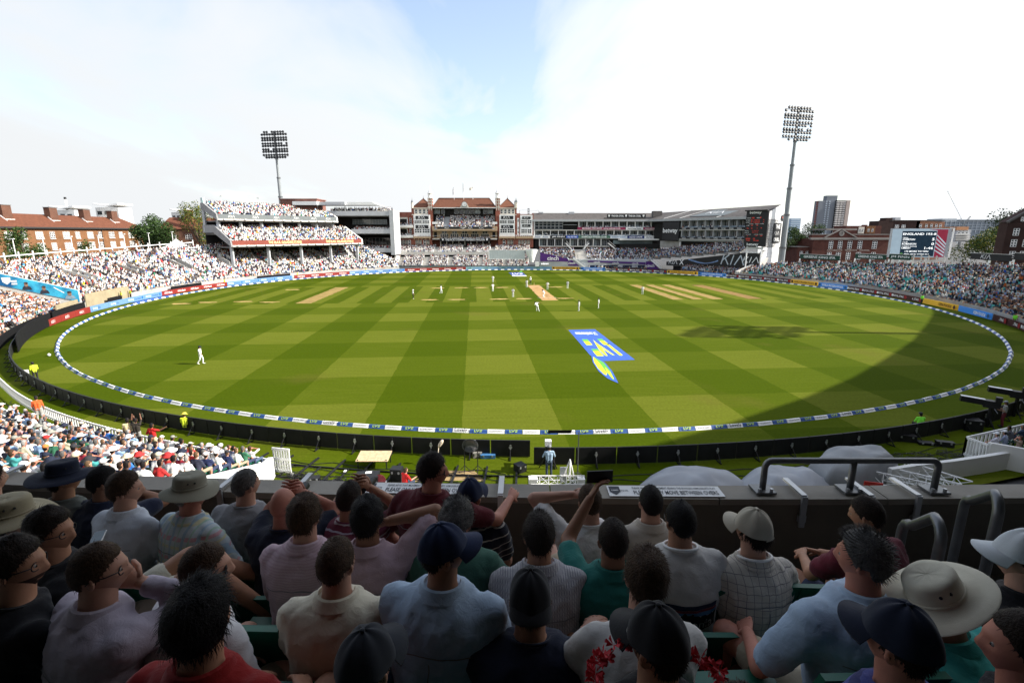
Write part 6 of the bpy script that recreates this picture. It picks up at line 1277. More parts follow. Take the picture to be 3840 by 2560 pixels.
def classify(me,prims):
    n = len(me.polygons); c = np.empty(n*3); me.polygons.foreach_get('center',c); c = c.reshape(-1,3); best = np.full(n,1e9); idx = np.zeros(n,np.int32)
    for p0,p1,r0,r1,m in prims:
        a = np.array(p0); d = np.array(p1)-a; L2 = max(1e-9,d @ d); t = np.clip(((c-a) @ d)/L2,0,1); dist = np.linalg.norm(c-(a+t[:,None]*d),axis=1)-(r0+(r1-r0)*t); k = dist < best; best[k] = dist[k]; idx[k] = m
    me.polygons.foreach_set('material_index',idx)
def join_mb(me,b,smooth=True):      # append a builder's faces to an existing mesh
    nv,nf = len(me.vertices),len(me.polygons); co = mesh_np(me); mi = np.zeros(nf,np.int32); me.polygons.foreach_get('material_index',mi); ls = np.zeros(nf,np.int32); me.polygons.foreach_get('loop_start',ls); lt = np.zeros(nf,np.int32); me.polygons.foreach_get('loop_total',lt); lv = np.zeros(len(me.loops),np.int32); me.loops.foreach_get('vertex_index',lv)
    mats = list(me.materials); name = me.name; new = bpy.data.meshes.new(name); V = np.concatenate([co,np.array(b.v).reshape(-1,3)]); lp = np.concatenate([lv,np.array([i+nv for f in b.f for i in f],np.int32)]); tt = np.concatenate([lt,np.array([len(f) for f in b.f],np.int32)])
    new.vertices.add(len(V)); new.vertices.foreach_set('co',V.astype(np.float32).ravel()); new.loops.add(len(lp)); new.loops.foreach_set('vertex_index',lp); new.polygons.add(len(tt)); st_ = np.zeros(len(tt),np.int32); st_[1:] = np.cumsum(tt)[:-1]; new.polygons.foreach_set('loop_start',st_); new.update(calc_edges=True)
    for q in mats: new.materials.append(q)
    new.polygons.foreach_set('material_index',np.concatenate([mi,np.array(b.m,np.int32)])); new.polygons.foreach_set('use_smooth',np.ones(len(tt),bool)); new.update(); bpy.data.meshes.remove(me); return new
def ik(S,T,l1,l2,pole):
    S,T,pole = V3(S),V3(T),V3(pole); d = T-S; L_ = min(d.length,(l1+l2)*.999); z = d.normalized(); a = (l1*l1-l2*l2+L_*L_)/(2*L_); h = math.sqrt(max(0,l1*l1-a*a)); p = pole-z*pole.dot(z); p = p.normalized() if p.length > 1e-6 else z.orthogonal()
    return S+z*a+p*h,S+z*L_
SKIN = {k: M('skin '+k,c,.55,.14,9,.08,spec=.35,bscale=60) for k,c in (('fair',(.50,.27,.19)),('tan',(.40,.20,.12)),('olive',(.27,.13,.075)),('brown',(.16,.075,.045)),('ruddy',(.46,.19,.13)))}
HAIRM = {k: M('hair '+k,c,.6,.45,60,.5,spec=.2,bscale=160) for k,c in (('black',(.008,.006,.006)),('dark',(.02,.012,.008)),('brown',(.055,.03,.016)),('light',(.12,.07,.036)),('grey',(.10,.095,.09)),('silver',(.3,.29,.28)))}
EYEW = M('eye white',(.28,.26,.24),.3); EYED = M('eye iris',(.03,.02,.015),.2)
CWHITE = M('cricket whites',(.80,.80,.77),.8,.08,6,.3,sheen=.2,bscale=14); CBLK = M('black trousers',(.02,.02,.022),.85,.2,8,.2); SHOEW = M('white shoe',(.7,.7,.68),.6); GLOVE = M('glove white',(.72,.7,.62),.6); NAVYC = M('navy cap cloth',(.012,.018,.05),.85,.15,10)
# ---- standing figures
def standing_figure(loc,yaw,pose,mats,label,hat=None,hatm=None,scale=1.0,extra=None,voxel=.027,group=None,cat='person'):
    """mats: skin, shirt, trousers, shoes, hair"""
    j = dict(pel=(0,0,.93),ch=(0,0,1.30),nk=(0,.01,1.49),hd=(0,.03,1.63),sl=(-.19,0,1.41),sr=(.19,0,1.41),el=(-.25,.02,1.12),er=(.25,.02,1.12),wl=(-.24,.14,.90),wr=(.24,.14,.90),hl=(-.09,0,.92),hr=(.09,0,.92),kl=(-.11,.04,.50),kr=(.11,.04,.50),al=(-.12,-.02,.09),ar=(.12,-.02,.09),tl=(-.14,.15,.04),tr=(.14,.15,.04))
    j.update(pose); j = {k: V3(v) for k,v in j.items()}
    up = (j['nk']-j['pel']).normalized(); hu = (j['hd']-j['nk']).normalized(); side = (j['sr']-j['sl']).normalized()
    P = []
    for s_ in (-1,1): P += [(j['pel']+side*s_*.06,j['ch']+side*s_*.075,.105,.115,1),(j['hl' if s_ < 0 else 'hr']+up*.05,j['pel']+side*s_*.05+up*.02,.10,.11,2)]
    P += [(j['sl'],j['sr'],.07,.07,1),(j['ch'],j['nk']-up*.04,.1,.065,1),(j['nk']-up*.05,j['hd']-hu*.02,.052,.055,0),(j['hd']-hu*.045+V3((0,.015,0)),j['hd']+hu*.035,.075,.092,0),(j['hd']-hu*.02-V3((0,.03,0)),j['hd']+hu*.055-V3((0,.012,0)),.085,.09,4)]
    for a in 'lr':
        P += [(j['s'+a],j['e'+a],.062,.047,1),(j['e'+a],j['e'+a].lerp(j['w'+a],.9),.044,.036,mats.get('fore',0)),(j['w'+a],j['w'+a]+(j['w'+a]-j['e'+a]).normalized()*.08,.034,.03,mats.get('hand',0)),(j['h'+a],j['k'+a],.092,.066,2),(j['k'+a],j['a'+a],.066,.05,2),(j['a'+a]-V3((0,0,.04)),j['t'+a],.045,.038,3)]
    P += extra or []
    b = MB()
    for p0,p1,r0,r1,m in P: capsule(b,p0,p1,r0,r1,10)
    M_ = mats['m']
    def cb(me):
        me.name = 'person'
        for q in M_: me.materials.append(q)
        classify(me,P); smooth_on(me); o = link('person',me,None,loc=loc,rz=yaw,label=label,cat=cat); o.scale = (scale,)*3
        if group: o['group'] = group
        if hat:
            h = MB(); c = j['hd']+hu*.05; Tm = hu.to_track_quat('Z','Y').to_matrix()
            if hat == 'wide': h.lathe([(.20,-.015),(.205,.0),(.115,.02),(.108,.09),(.07,.115),(.01,.12)],c,14,0,Tm)
            elif hat == 'cap': h.lathe([(.103,-.02),(.107,.02),(.09,.065),(.05,.09),(.01,.097)],c,14,0,Tm); h.slab([c+V3(p) for p in ((-.075,.06,-.01),(.075,.06,-.01),(.05,.19,-.03),(-.05,.19,-.03))],(0,0,.014))
            elif hat == 'helmet': h.lathe([(.115,-.07),(.125,-.02),(.122,.05),(.085,.1),(.01,.115)],c,14,0,Tm); h.slab([c+V3(p) for p in ((-.08,.08,-.01),(.08,.08,-.01),(.05,.18,-.02),(-.05,.18,-.02))],(0,0,.014))
            h.build('hat',hatm or NAVYC,o,smooth=True)
    queue_remesh(b,voxel,2,cb)
WH = lambda skin='olive',hair='black': dict(m=[SKIN[skin],CWHITE,CWHITE,SHOEW,HAIRM[hair]])
UMP = dict(m=[SKIN['fair'],CWHITE,CBLK,SHOEW,HAIRM['silver']])
walk = dict(kl=(-.1,.16,.52),al=(-.1,.1,.1),tl=(-.11,.28,.05),kr=(.1,-.02,.5),ar=(.1,-.28,.13),tr=(.11,-.14,.04),el=(-.24,-.1,1.14),wl=(-.22,-.02,.92),er=(.24,.1,1.14),wr=(.2,.24,.95))
hands_hips = dict(el=(-.36,-.08,1.16),wl=(-.2,.08,1.02),er=(.36,-.08,1.16),wr=(.2,.08,1.02))
ready = dict(pel=(0,-.12,.72),ch=(0,.12,1.0),nk=(0,.24,1.14),hd=(0,.33,1.25),sl=(-.19,.2,1.07),sr=(.19,.2,1.07),el=(-.25,.25,.80),er=(.25,.25,.80),wl=(-.16,.36,.60),wr=(.16,.36,.60),hl=(-.1,-.12,.72),hr=(.1,-.12,.72),kl=(-.22,.14,.46),kr=(.22,.14,.46),al=(-.26,-.02,.09),ar=(.26,-.02,.09),tl=(-.3,.14,.04),tr=(.3,.14,.04))
batting = dict(pel=(0,-.06,.82),ch=(0,.10,1.12),nk=(0,.2,1.28),hd=(0,.27,1.4),sl=(-.19,.16,1.2),sr=(.19,.16,1.2),el=(-.2,.3,.95),er=(.16,.36,.92),wl=(.04,.42,.78),wr=(.06,.42,.70),hl=(-.1,-.06,.82),hr=(.1,-.06,.82),kl=(-.18,.1,.47),kr=(.18,.1,.47),al=(-.22,-.02,.09),ar=(.22,-.02,.09),tl=(-.25,.14,.04),tr=(.25,.14,.04))
bowl_ = dict(pel=(0,0,.9),ch=(-.12,.1,1.22),nk=(-.22,.16,1.36),hd=(-.3,.2,1.47),sl=(-.3,.02,1.3),sr=(-.02,.2,1.36),el=(-.42,-.08,1.1),wl=(-.38,.1,.92),er=(.25,.25,1.36),wr=(.52,.3,1.33),kl=(-.05,.22,.52),al=(.02,.3,.12),tl=(.02,.46,.06),kr=(.14,-.1,.52),ar=(.26,-.22,.1),tr=(.28,-.08,.04))
PI = math.pi
pads = [((-.18,.17,.5),(-.22,.08,.12),.085,.075,1),((.18,.17,.5),(.22,.08,.12),.085,.075,1)]
standing_figure((-29.6,45.2,0),R(-80),walk,WH('olive'),'lone fielder in whites and dark cap walking near the left boundary','cap')
standing_figure((-18.7,92.4,0),R(-70),dict(),UMP,'umpire in white hat and black trousers standing left of the pitch','wide',CWHITE)
standing_figure((-14.6,100.9,0),R(-100),walk,WH('tan'),'cricketer in whites walking right of the square leg umpire','cap')
standing_figure((-4.8,124.0,0),R(180),hands_hips,WH(),'farthest fielder in whites standing directly behind another fielder'); standing_figure((-4.1,104.8,0),R(-150),hands_hips,WH(),'fielder in whites with hands on hips before the farthest fielder')
standing_figure((.2,95.4,0),R(160),dict(wl=(-.05,.25,1.0),wr=(.05,.25,1.0)),WH('olive'),'fielder in whites standing left of the crouching batsman')
standing_figure((3.4,112.9,0),R(170),dict(),WH('tan'),'non striking batsman in helmet beside the far umpire','helmet',NAVYC,extra=[((-.11,.06,.5),(-.12,.0,.1),.085,.075,1),((.11,.06,.5),(.12,.0,.1),.085,.075,1)]); standing_figure((4.5,119.8,0),R(180),dict(wl=(-.06,-.12,1.0),wr=(.06,-.12,1.0)),UMP,'far umpire in white hat and black trousers behind the stumps','wide',CWHITE)
standing_figure((7.8,108,0),R(175),hands_hips,WH('olive'),'bowler side fielder in whites right of the far crease'); standing_figure((6.2,94.6,0),R(75),batting,WH('fair','brown'),'batsman in helmet crouching over his bat at the near crease','helmet',NAVYC,extra=pads)
standing_figure((12.5,110.4,0),R(150),dict(wl=(-.2,.2,1.05)),WH('brown'),'fielder in whites alone right of the pitch strip'); standing_figure((4.0,77.1,0),R(15),bowl_,WH('olive'),'cricketer in whites flinging one arm out to the right'); standing_figure((10.7,77.7,0),R(95),dict(wl=(-.14,.35,1.05),el=(-.22,.16,1.14)),WH('olive'),'fielder in whites and cap, left of the two nearest on the right','cap'); standing_figure((14.3,80.4,0),R(80),dict(),WH('brown'),'slim fielder in whites, right of the two nearest on the right')
standing_figure((26.5,99.5,0),R(170),hands_hips,WH(),'fielder in whites standing between the old pitch strips on the right')
# bats and stumps
BATM = M('willow',(.5,.38,.2),.6,.2,6)
for i,(p,t) in enumerate((((6.6,94.75,.7),(6.75,94.8,.04)),((3.75,112.7,.8),(3.85,112.6,.04)))):
    b = MB(); p,t = V3(p),V3(t); b.beam(p,p.lerp(t,.3),.035,.035); b.beam(p.lerp(t,.3),t,.108,.045); b.build('cricket_bat',BATM,None,label=['wooden bat held by the crouching batsman','wooden bat held by the non striking batsman'][i],cat='cricket bat')
for i,(x,y) in enumerate(((13.85,92.3),(13.85,115.0))):
    r_ = empty('wicket',rot_back(x,y),label=['wicket behind the crouching batsman','wicket beside the far umpire'][i],cat='wicket')
    for k in (-1,0,1): b = MB(); b.tube([(k*.1,0,0),(k*.1,0,.71)],.019,6); b.build('stump',BATM,r_)
    b = MB(); b.tube([(-.1,0,.72),(.1,0,.72)],.012,5); b.build('bail',BATM,r_)
b = MB(); b.lathe([(.01,-.15),(.11,-.1),(.15,0),(.11,.1),(.01,.15)],gnd(184,1330,.15),10); b.build('ball',WHITE,None,label='white ball lying on grass outside the left rope',cat='ball',smooth=True)
# ---- stewards, cameramen and others round the field
HIVIS = M('hi-vis yellow',(.52,.62,.03),.7,.1,5,emit=.03); HIGRN = M('hi-vis green',(.18,.66,.05),.7,.1,5,emit=.06); REDV = M('red vest',(.55,.02,.02),.8,.1,5); ORNG = M('orange top',(.7,.12,.03),.8,.1,5); GREYT = M('grey top',(.3,.3,.28),.8,.1,5); LBLT = M('light blue tee',(.3,.42,.55),.8,.12,6); DENIM = M('dark denim',(.04,.055,.09),.85,.15,12)  # hi-vis cloth is given a faint glow of its own
def ppl(skin,shirt,tr,hair='dark',**k): return dict(m=[SKIN[skin],shirt,tr,BLACK,HAIRM[hair]],**k)
standing_figure((-39.8,39.4,0),R(60),dict(hd=(0,.09,1.6),wl=(-.08,.26,1.0),wr=(.08,.26,1.0),tl=(-.1,.2,.04)),ppl('brown',HIVIS,CBLK,'black'),'steward in yellow vest and cap looking down beside a white chair','cap',BLACK,voxel=.022)
for i,(x,y,yw,lab) in enumerate(((1272/2.45,700+995/2.45,150,'steward in yellow vest standing by the sand wall on the left'),(1425/2.45,700+975/2.45,160,'steward in yellow vest among black cases on the left'),(2068/2.45,700+905/2.45,100,'steward in yellow before the long red board on the left'),(700+425/2.94,700+1085/2.94,90,'steward in yellow at the end of a red board'),(700+1225/2.94,700+1000/2.94,90,'steward in yellow walking before the pale blue board'),(700+1978/2.94,700+940/2.94,90,'steward in yellow standing far left of the pavilion'))):
    p = gnd(x,y+4); d = (V3((CX,CY,0))-p); d.z = 0
    standing_figure(p if i > 1 else polar(R((189.0,186.9)[i]),72.45,.4),R(yw),walk if i == 4 else {},ppl('tan',HIVIS,CBLK),lab,voxel=.03)
p = gnd(3480,2380); 
standing_figure(polar(R(-42),70.6),R(60),{},ppl('tan',HIGRN,CBLK,'black'),'steward in bright green vest by the far right boards','cap',BLACK) if False else None
standing_figure(polar(R(-27.3),72.9),R(170),{},ppl('olive',HIGRN,CBLK,'black'),'steward in green vest by the maroon boards at right',voxel=.025); standing_figure(polar(R(-10.5),70.4),R(170),{},ppl('olive',HIGRN,CBLK,'black'),'steward in green vest further along the right boards',voxel=.03)
sit_ground = dict(pel=(0,0,.42),ch=(0,.03,.78),nk=(0,.06,.98),hd=(0,.1,1.12),sl=(-.19,.04,.9),sr=(.19,.04,.9),el=(-.26,.12,.64),er=(.27,.16,.66),wl=(-.12,.3,.56),wr=(.3,.42,.72),hl=(-.1,0,.42),hr=(.1,0,.42),kl=(-.15,.42,.46),kr=(.15,.42,.46),al=(-.15,.4,.08),ar=(.15,.4,.08),tl=(-.16,.55,.04),tr=(.16,.55,.04))
p = gnd(3445,1618); standing_figure((p.x,p.y,0),R(-10),sit_ground,ppl('tan',HIGRN,CBLK,'black'),'steward in bright green shirt seated behind the near right boards','cap',BLACK,voxel=.02)
p = gnd(690,1625); standing_figure((p.x,p.y+.2,0),R(10),sit_ground,ppl('fair',HIVIS,CBLK,'brown'),'steward in yellow vest and yellow hat seated behind the near left boards','wide',M('yellow hat',(.72,.6,.08),.8),voxel=.02)
# operators
p = gnd(2058,1790); CAMERAMAN = p; standing_figure((p.x,p.y,0),R(5),dict(wl=(-.2,.3,1.2),el=(-.3,.1,1.12),wr=(.2,.3,1.2),er=(.3,.1,1.12)),ppl('fair',LBLT,DENIM,'dark'),'cameraman in light blue T-shirt standing at the near boards','cap',M('grey headset cap',(.25,.26,.28),.7),voxel=.02)
p = gnd(1520,1845); standing_figure((p.x,p.y,.0),R(-40),sit_ground,ppl('fair',REDV,DENIM,'brown'),'photographer in red bib sitting among black cases',voxel=.02)
p = gnd(3755,1600); standing_figure((p.x,p.y,0),R(55),dict(wl=(-.2,.32,1.15),wr=(.1,.32,1.2)),ppl('tan',GREYT,M('maroon shorts',(.14,.02,.03),.8),'dark'),'cameraman in grey T-shirt and red shorts at right edge','cap',M('grey headset cap'),voxel=.022)
for i,(th,r_,lab) in enumerate(((252.3,71.6,''),)): pass
# ---------------------------------------------------------------- near boards seen from behind
BRD = M('black board back',(.010,.010,.011),.6,.3,2)
def near_boards(a0,a1,r,tag_):
    n = int(abs(a1-a0)*math.pi/180*r/2.2)
    for i in range(n):
        t0,t1 = a0+(a1-a0)*i/n,a0+(a1-a0)*(i+1)/n; tm = R((t0+t1)/2); root = empty('advertising_board',(0,0,0),label=f'black back of a near board, {tag_}, {ordn(i)} from the left',cat='advertising board',group='near boards seen from behind')
        b = MB(); curved_panel(R(t0)+.0004,R(t1)-.0004,r,.05,1.0,.09,b,step=99); b.build('panel',BRD,root)
        out_ = V3((math.cos(tm),math.sin(tm),0)); c = polar(tm,r+.1)
        b = MB(); b.beam(c+V3((0,0,.95)),c+V3((0,0,.1)),.06,.05); b.beam(c+V3((0,0,.55)),c+out_*.45+V3((0,0,.04)),.04,.04); b.beam(c+V3((0,0,.04)),c+out_*.5+V3((0,0,.04)),.06,.05); b.build('support',BLACK,root)
        b = MB(); b.lathe([(.05,0),(.05,.04)],c+V3((0,0,.72))+out_*.02,8,0,out_.to_track_quat('Z','Y').to_matrix()); b.lathe([(.09,0),(.09,.012),(.07,.013)],c+V3((0,0,.60))+out_*.02,10,0,out_.to_track_quat('Z','Y').to_matrix()); b.box(c+V3((0,0,.5))+out_*.03,(.09,.05,.12),rz=tm); b.build('cable_fitting',STEEL,root)
near_boards(214.5,269.0,RR+3.35,'left run'); near_boards(269.1,318,RR+4.25,'right run')
# frames lying on the grass behind the boards
for i in range(14):
    a0,a1 = 252.5+i*1.22,252.5+(i+1)*1.22; b = MB()
    for r_ in (75.0,76.3): b.beam(polar(R(a0+.03),r_,.05),polar(R(a1-.03),r_,.05),.06,.07)
    b.beam(polar(R(a0+.06),74.0,.05),polar(R(a0+.06),76.4,.05),.1,.07); b.beam(polar(R((a0+a1)/2),75.0,.05),polar(R((a0+a1)/2),76.3,.05),.05,.06); b.build('ground_frame',BLACK,None,label=f'black metal frame lying on the grass behind the boards, {ordn(i)} from the left',cat='frame',group='ground frames')
for i in range(9):
    p = polar(R(254+i*1.9),75.3+(i % 2)*.8,0); b = MB(); b.box(p+V3((0,0,.08)),(.12,.2,.06)); b.build('white_tag',WHITE,None,label=f'small white tag on the black frames, {ordn(i)} from the left',cat='tag',group='white tags')
# ---------------------------------------------------------------- sunlit lower tier at near left
N0,N1 = 229.0,259.0; dzN = lambda th: .33; nN = lambda th: 15
ns = empty('grandstand',(0,0,0),label='sunlit lower tier of dark green seats at near left',cat='grandstand')
terrace(ns,R(N0),lambda r_: R(N1+.1+(r_-77.2)*.24),nN,76.9,.75,.80,dzN,CONC)
def fence(a0,a1,r,z0,root,step=.32,lab=None,n_=None):
    b = MB(); c = MB(); L_ = abs(R(a1-a0))*r; k = int(L_/step)
    for i in range(k+1): th = R(a0+(a1-a0)*i/k); b.beam(polar(th,r,z0+.1),polar(th,r,z0+.85),.11,.04)
    for i in range(k): 
        t0,t1 = R(a0+(a1-a0)*i/k),R(a0+(a1-a0)*(i+1)/k)
        for z in (.2,.78): c.beam(polar(t0,r,z0+z),polar(t1,r,z0+z),.05,.1)
    b.build('palings',WHITE,root); c.build('rails',WHITE,root)
fe_ = empty('picket_fence',(0,0,0),label='white picket fence along the front of the near left tier',cat='fence')
FR = lambda a: lerp(a,[(229,74.3),(236.5,74.7),(245,75.5),(254,76.2),(259,76.8)])
b = MB(); c = MB(); prev = None
for i in range(130):
    a = 229+30*i/129; p = polar(R(a),FR(a)-.25,.0); pal = MB(); pal.beam(p+V3((0,0,.35)),p+V3((0,0,1.12)),.09,.035); 
    if 0 < i: c.beam(prev+V3((0,0,.5)),p+V3((0,0,.5)),.05,.08); c.beam(prev+V3((0,0,1.05)),p+V3((0,0,1.05)),.06,.1)
    prev = p; pal.build('paling',WHITE,fe_)
c.build('rails',WHITE,fe_)
b = MB(); curved_panel(R(229),R(259),76.55,0,.8,.12,b,step=2); b.build('front_wall',CONC_D,ns)
ew = empty('stair_wall',(0,0,0),label='white sloping end wall of the near left tier',cat='wall'); b = MB()
for k in range(16):
    r0_,r1_ = 76.4+k*.8,77.2+k*.8; q0,q1 = [polar(R(N1+.14+(r_-77.2)*.24),r_,0) for r_ in (r0_,r1_)]; h0,h1 = [.75+.33*max(0,(r_-76.9))/.8+.35 for r_ in (r0_,r1_)]; b.slab([q0,q1,q1+V3((0,0,h1)),q0+V3((0,0,h0))],(.22,.03,0))
b.build('wall',WHITE,ew)
pf = empty('picket_barrier',(0,0,0),label='white plastic barrier panel at the end of the near left tier',cat='barrier'); 
for i in range(7): q = polar(R(259.1),76.2+i*.18,0).lerp(polar(R(260.6),76.0,0),0); q = polar(R(258.95+.11*i),76.0,0); b = MB(); b.beam(q+V3((0,0,.1)),q+V3((0,0,1.4)),.07,.04); b.build('paling',WHITE,pf)
[MB().beam(polar(R(258.9),76.0,z),polar(R(259.65),76.0,z),.05,.12).build('rail',WHITE,pf) for z in (.2,.85,1.4)]
# kerb walls and right side enclosure
kw = empty('low_wall',(0,0,0),label='low white kerb wall below the parapet at near left',cat='wall'); b = MB(); curved_panel(R(260),R(270.5),80.6,0,1.0,.25,b,step=1.2); b.build('wall',WHITE,kw)
rw = empty('curved_wall',(0,0,0),label='curved white wall beside the walkway at near right',cat='wall')
pts = [gnd(x,y,.95) for x,y in ((3330,1752),(3420,1738),(3560,1722),(3680,1705),(3772,1690))]; b = MB()
for p,q in zip(pts,pts[1:]): n_ = (q-p).cross(V3((0,0,1))).normalized()*.22; b.slab([V3((p.x,p.y,0)),V3((q.x,q.y,0)),V3((q.x,q.y,.95)),V3((p.x,p.y,.95))],n_)
b.build('wall',WHITE2,rw)
rw2 = empty('enclosure_wall',(0,0,0),label='pale wall running to the right edge behind the walkway',cat='wall'); pts = [gnd(x,y,1.3) for x,y in ((3706,1655),(3780,1668),(3900,1690),(4100,1725))]; b = MB()
for p,q in zip(pts,pts[1:]): b.slab([V3((p.x,p.y,0)),V3((q.x,q.y,0)),q,p],(0,-.2,0))
b.build('wall',WHITE2,rw2)
rf = empty('picket_enclosure',(0,0,0),label='white picket enclosure round spectators at near right',cat='fence')
def pick(p,q,n):
    for i in range(n+1): t = p.lerp(q,i/n); b = MB(); b.beam(V3((t.x,t.y,.1)),V3((t.x,t.y,1.2)),.1,.05); b.build('paling',WHITE,rf)
    [MB().beam(V3((p.x,p.y,z)),V3((q.x,q.y,z)),.06,.12).build('rail',WHITE,rf) for z in (.25,1.2)]
pA,pB,pC = gnd(3625,1640,1.2),gnd(3705,1668,1.2),gnd(3860,1588,1.2); pick(pA,pB,7); pick(pA,pC,16)
wk = MB(); wk.poly([(14,10,.02),(34,10,.02),(34,22,.02),(15.5,19.4,.02)]); wk.build('walkway',M('brown walkway',(.10,.08,.065),.9,.3,.6,.2),kind='structure')
b = MB(); b.poly([gnd(1540,1805,.004),gnd(1770,1800,.004),gnd(1820,1700+190/1.823,.004),gnd(1780,1765,.004),gnd(1640,1762,.004)]); b.build('gravel_patch',M('straw gravel',(.30,.21,.10),.95,.35,14,.4),kind='structure')
b = MB(); curved_panel(R(260.2),R(268),77.6,0,.03,2.6,b,step=1); b.build('paved_strip',CONC_L,kind='structure')
# ---------------------------------------------------------------- covers, trusses and gear behind the boards
def tarp(name,outline,hmap,label,seed,mat=TARP):
    # sheet draped over gear: height field on a polar grid inside the outline
    c = sum((V3(p) for p in outline),V3())/len(outline); n = 56; rings = 16; P = np.zeros((rings+1,n,3)); L_ = len(outline)
    for k in range(n):
        t = k/n*L_; i = int(t); p = V3(outline[i % L_]).lerp(V3(outline[(i+1) % L_]),t-i)
        for r_ in range(rings+1):
            f = r_/rings; q = c.lerp(p,f); h = hmap(q,f); h *= 1+.22*mnoise.noise(V3((q.x*.7,q.y*.9,seed))); h += (.12*abs(mnoise.noise(V3((q.x*.5+q.y*.9,q.y*.4-q.x*1.2,seed))))+.015*mnoise.noise(V3((q.x*3.1,q.y*2.1,seed+4))))*(1 if f < .97 else 0); P[rings-r_ if False else r_,k] = (q.x,q.y,max(.03,h))
    me = grid_mesh(name,P[::-1],mat,closed=True); link(name,me,None,label=label,cat='cover')
tp = [gnd(x,y,0) for x,y in ((2380,1835),(2440,1785),(2600,1772),(2760,1790),(2830,1838),(2760,1900),(2550,1900))]
tarp('tarpaulin_cover',tp,lambda q,f: .85*max(0,1-f**3.2),'long grey tarpaulin over equipment, left one of the near covers',1.3)
tp = [gnd(x,y,0) for x,y in ((2740,1840),(2790,1790),(2900,1772),(3060,1785),(3150,1840),(3080,1905),(2850,1905))]
tarp('tarpaulin_cover',tp,lambda q,f: 1.0*max(0,1-f**2.6),'broad grey tarpaulin below the handrail, middle one of the covers',4.1)
tp = [gnd(x,y,0) for x,y in ((3010,1790),(3060,1755),(3200,1748),(3330,1770),(3380,1800),(3250,1850),(3080,1850))]
tarp('tarpaulin_cover',tp,lambda q,f: 1.65*max(0,1-f**7)*(.86+.14*math.cos(q.x*1.4)),'tall boxy grey tarpaulin over gear, right one of the covers',7.7,M('darker grey tarpaulin',(.24,.25,.26),.6,.15,.9,.2))
def truss(a,c,w,root,name='truss'):
    b = MB(); a,c = V3(a),V3(c); d = (c-a).normalized(); s_ = d.cross(V3((0,0,1))).normalized(); off = [s_*w/2,-s_*w/2,V3((0,0,w*.86))]; n = max(2,int((c-a).length/w))
    for o_ in off: b.tube([a+o_,c+o_],.03,6)
    for k in range(n):
        p,q = a.lerp(c,k/n),a.lerp(c,(k+1)/n)
        for i in range(3): b.tube([p+off[i],q+off[(i+1) % 3]],.016,5); b.tube([p+off[i],p+off[(i+1) % 3]],.016,5)
    b.build(name,WHITE,root)
for i,(x0,y0,x1,y1) in enumerate(((3250,1795,3560,1865),(3290,1775,3600,1850),(3390,1760,3640,1840))):
    r_ = empty('lighting_truss',(0,0,0),label=f'white lattice truss lying beside the covers, {ordn(i)} from the parapet',cat='truss',group='white trusses'); truss(gnd(x0,y0,.4),gnd(x1,y1,.4),.55,r_)
b = MB(); p = gnd(3275,1815,.7); b.box(p,(.75,.05,.22),rz=-.3); b.build('red_sign',M('red sign',(.5,.04,.03),.5),None,label='small red sign fixed to the white truss',cat='sign')
# white truss base by the cameraman
r_ = empty('camera_crane_base',(0,0,0),label='white lattice frame with upright at the near boards, centre',cat='frame'); p = gnd(1990,1832,.0); truss(p+V3((0,0,.35)),gnd(2190,1832,0)+V3((0,0,.35)),.4,r_)
q = gnd(2128,1832,0); b = MB(); [b.tube([q+V3((dx,dy,.4)),q+V3((.1,.1,1.5))],.03,6) for dx,dy in ((-.3,0),(.35,0),(.1,.4),(.1,-.3))]; b.build('upright',WHITE,r_); MB().box(p+V3((.1,0,.4)),(.4,.4,.4)).build('counterweight',WHITE,r_); MB().box(q+V3((.65,0,.4)),(.35,.35,.35)).build('counterweight',WHITE,r_); MB().box(q+V3((-.2,.1,.7)),(.35,.06,.8)).build('side_plate',WHITE,r_)
# tripod camera, sun flag stand
r_ = empty('television_camera',(0,0,0),label='television camera with white hood in front of the standing cameraman',cat='camera'); c = CAMERAMAN+V3((0,.75,0)); b = MB(); [b.tube([c+V3((.55*math.cos(a),.55*math.sin(a),0)),c+V3((0,0,1.15))],.03,6) for a in (0.4,2.5,4.6)]; b.build('tripod',BLACK,r_); b = MB(); b.box(c+V3((0,0,1.35)),(.3,.55,.3)); b.tube([c+V3((0,.25,1.38)),c+V3((0,.75,1.38))],[.09,.12],10); b.build('body',BLACK,r_); b = MB(); b.box(c+V3((-.02,-.25,1.68)),(.32,.3,.28)); b.build('viewfinder_hood',WHITE,r_)
r_ = empty('sun_flag',(0,0,0),label='black square flag on a tall stand right of the cameraman',cat='flag stand'); c = gnd(2165,1800); b = MB(); b.tube([c,c+V3((0,0,2.6))],.025,6); b.tube([c+V3((-1.0,0,2.55)),c+V3((.6,0,2.6))],.015,5); [b.tube([c+V3((.5*math.cos(a),.5*math.sin(a),.02)),c+V3((0,0,.45))],.02,5) for a in (.5,2.6,4.7)]; b.build('stand',DSTEEL,r_); b = MB(); b.box(c+V3((-.95,0,2.62)),(1.15,.62,.03),M=Matrix.Rotation(R(-35),3,'X')); b.build('flag',BLACKM,r_)
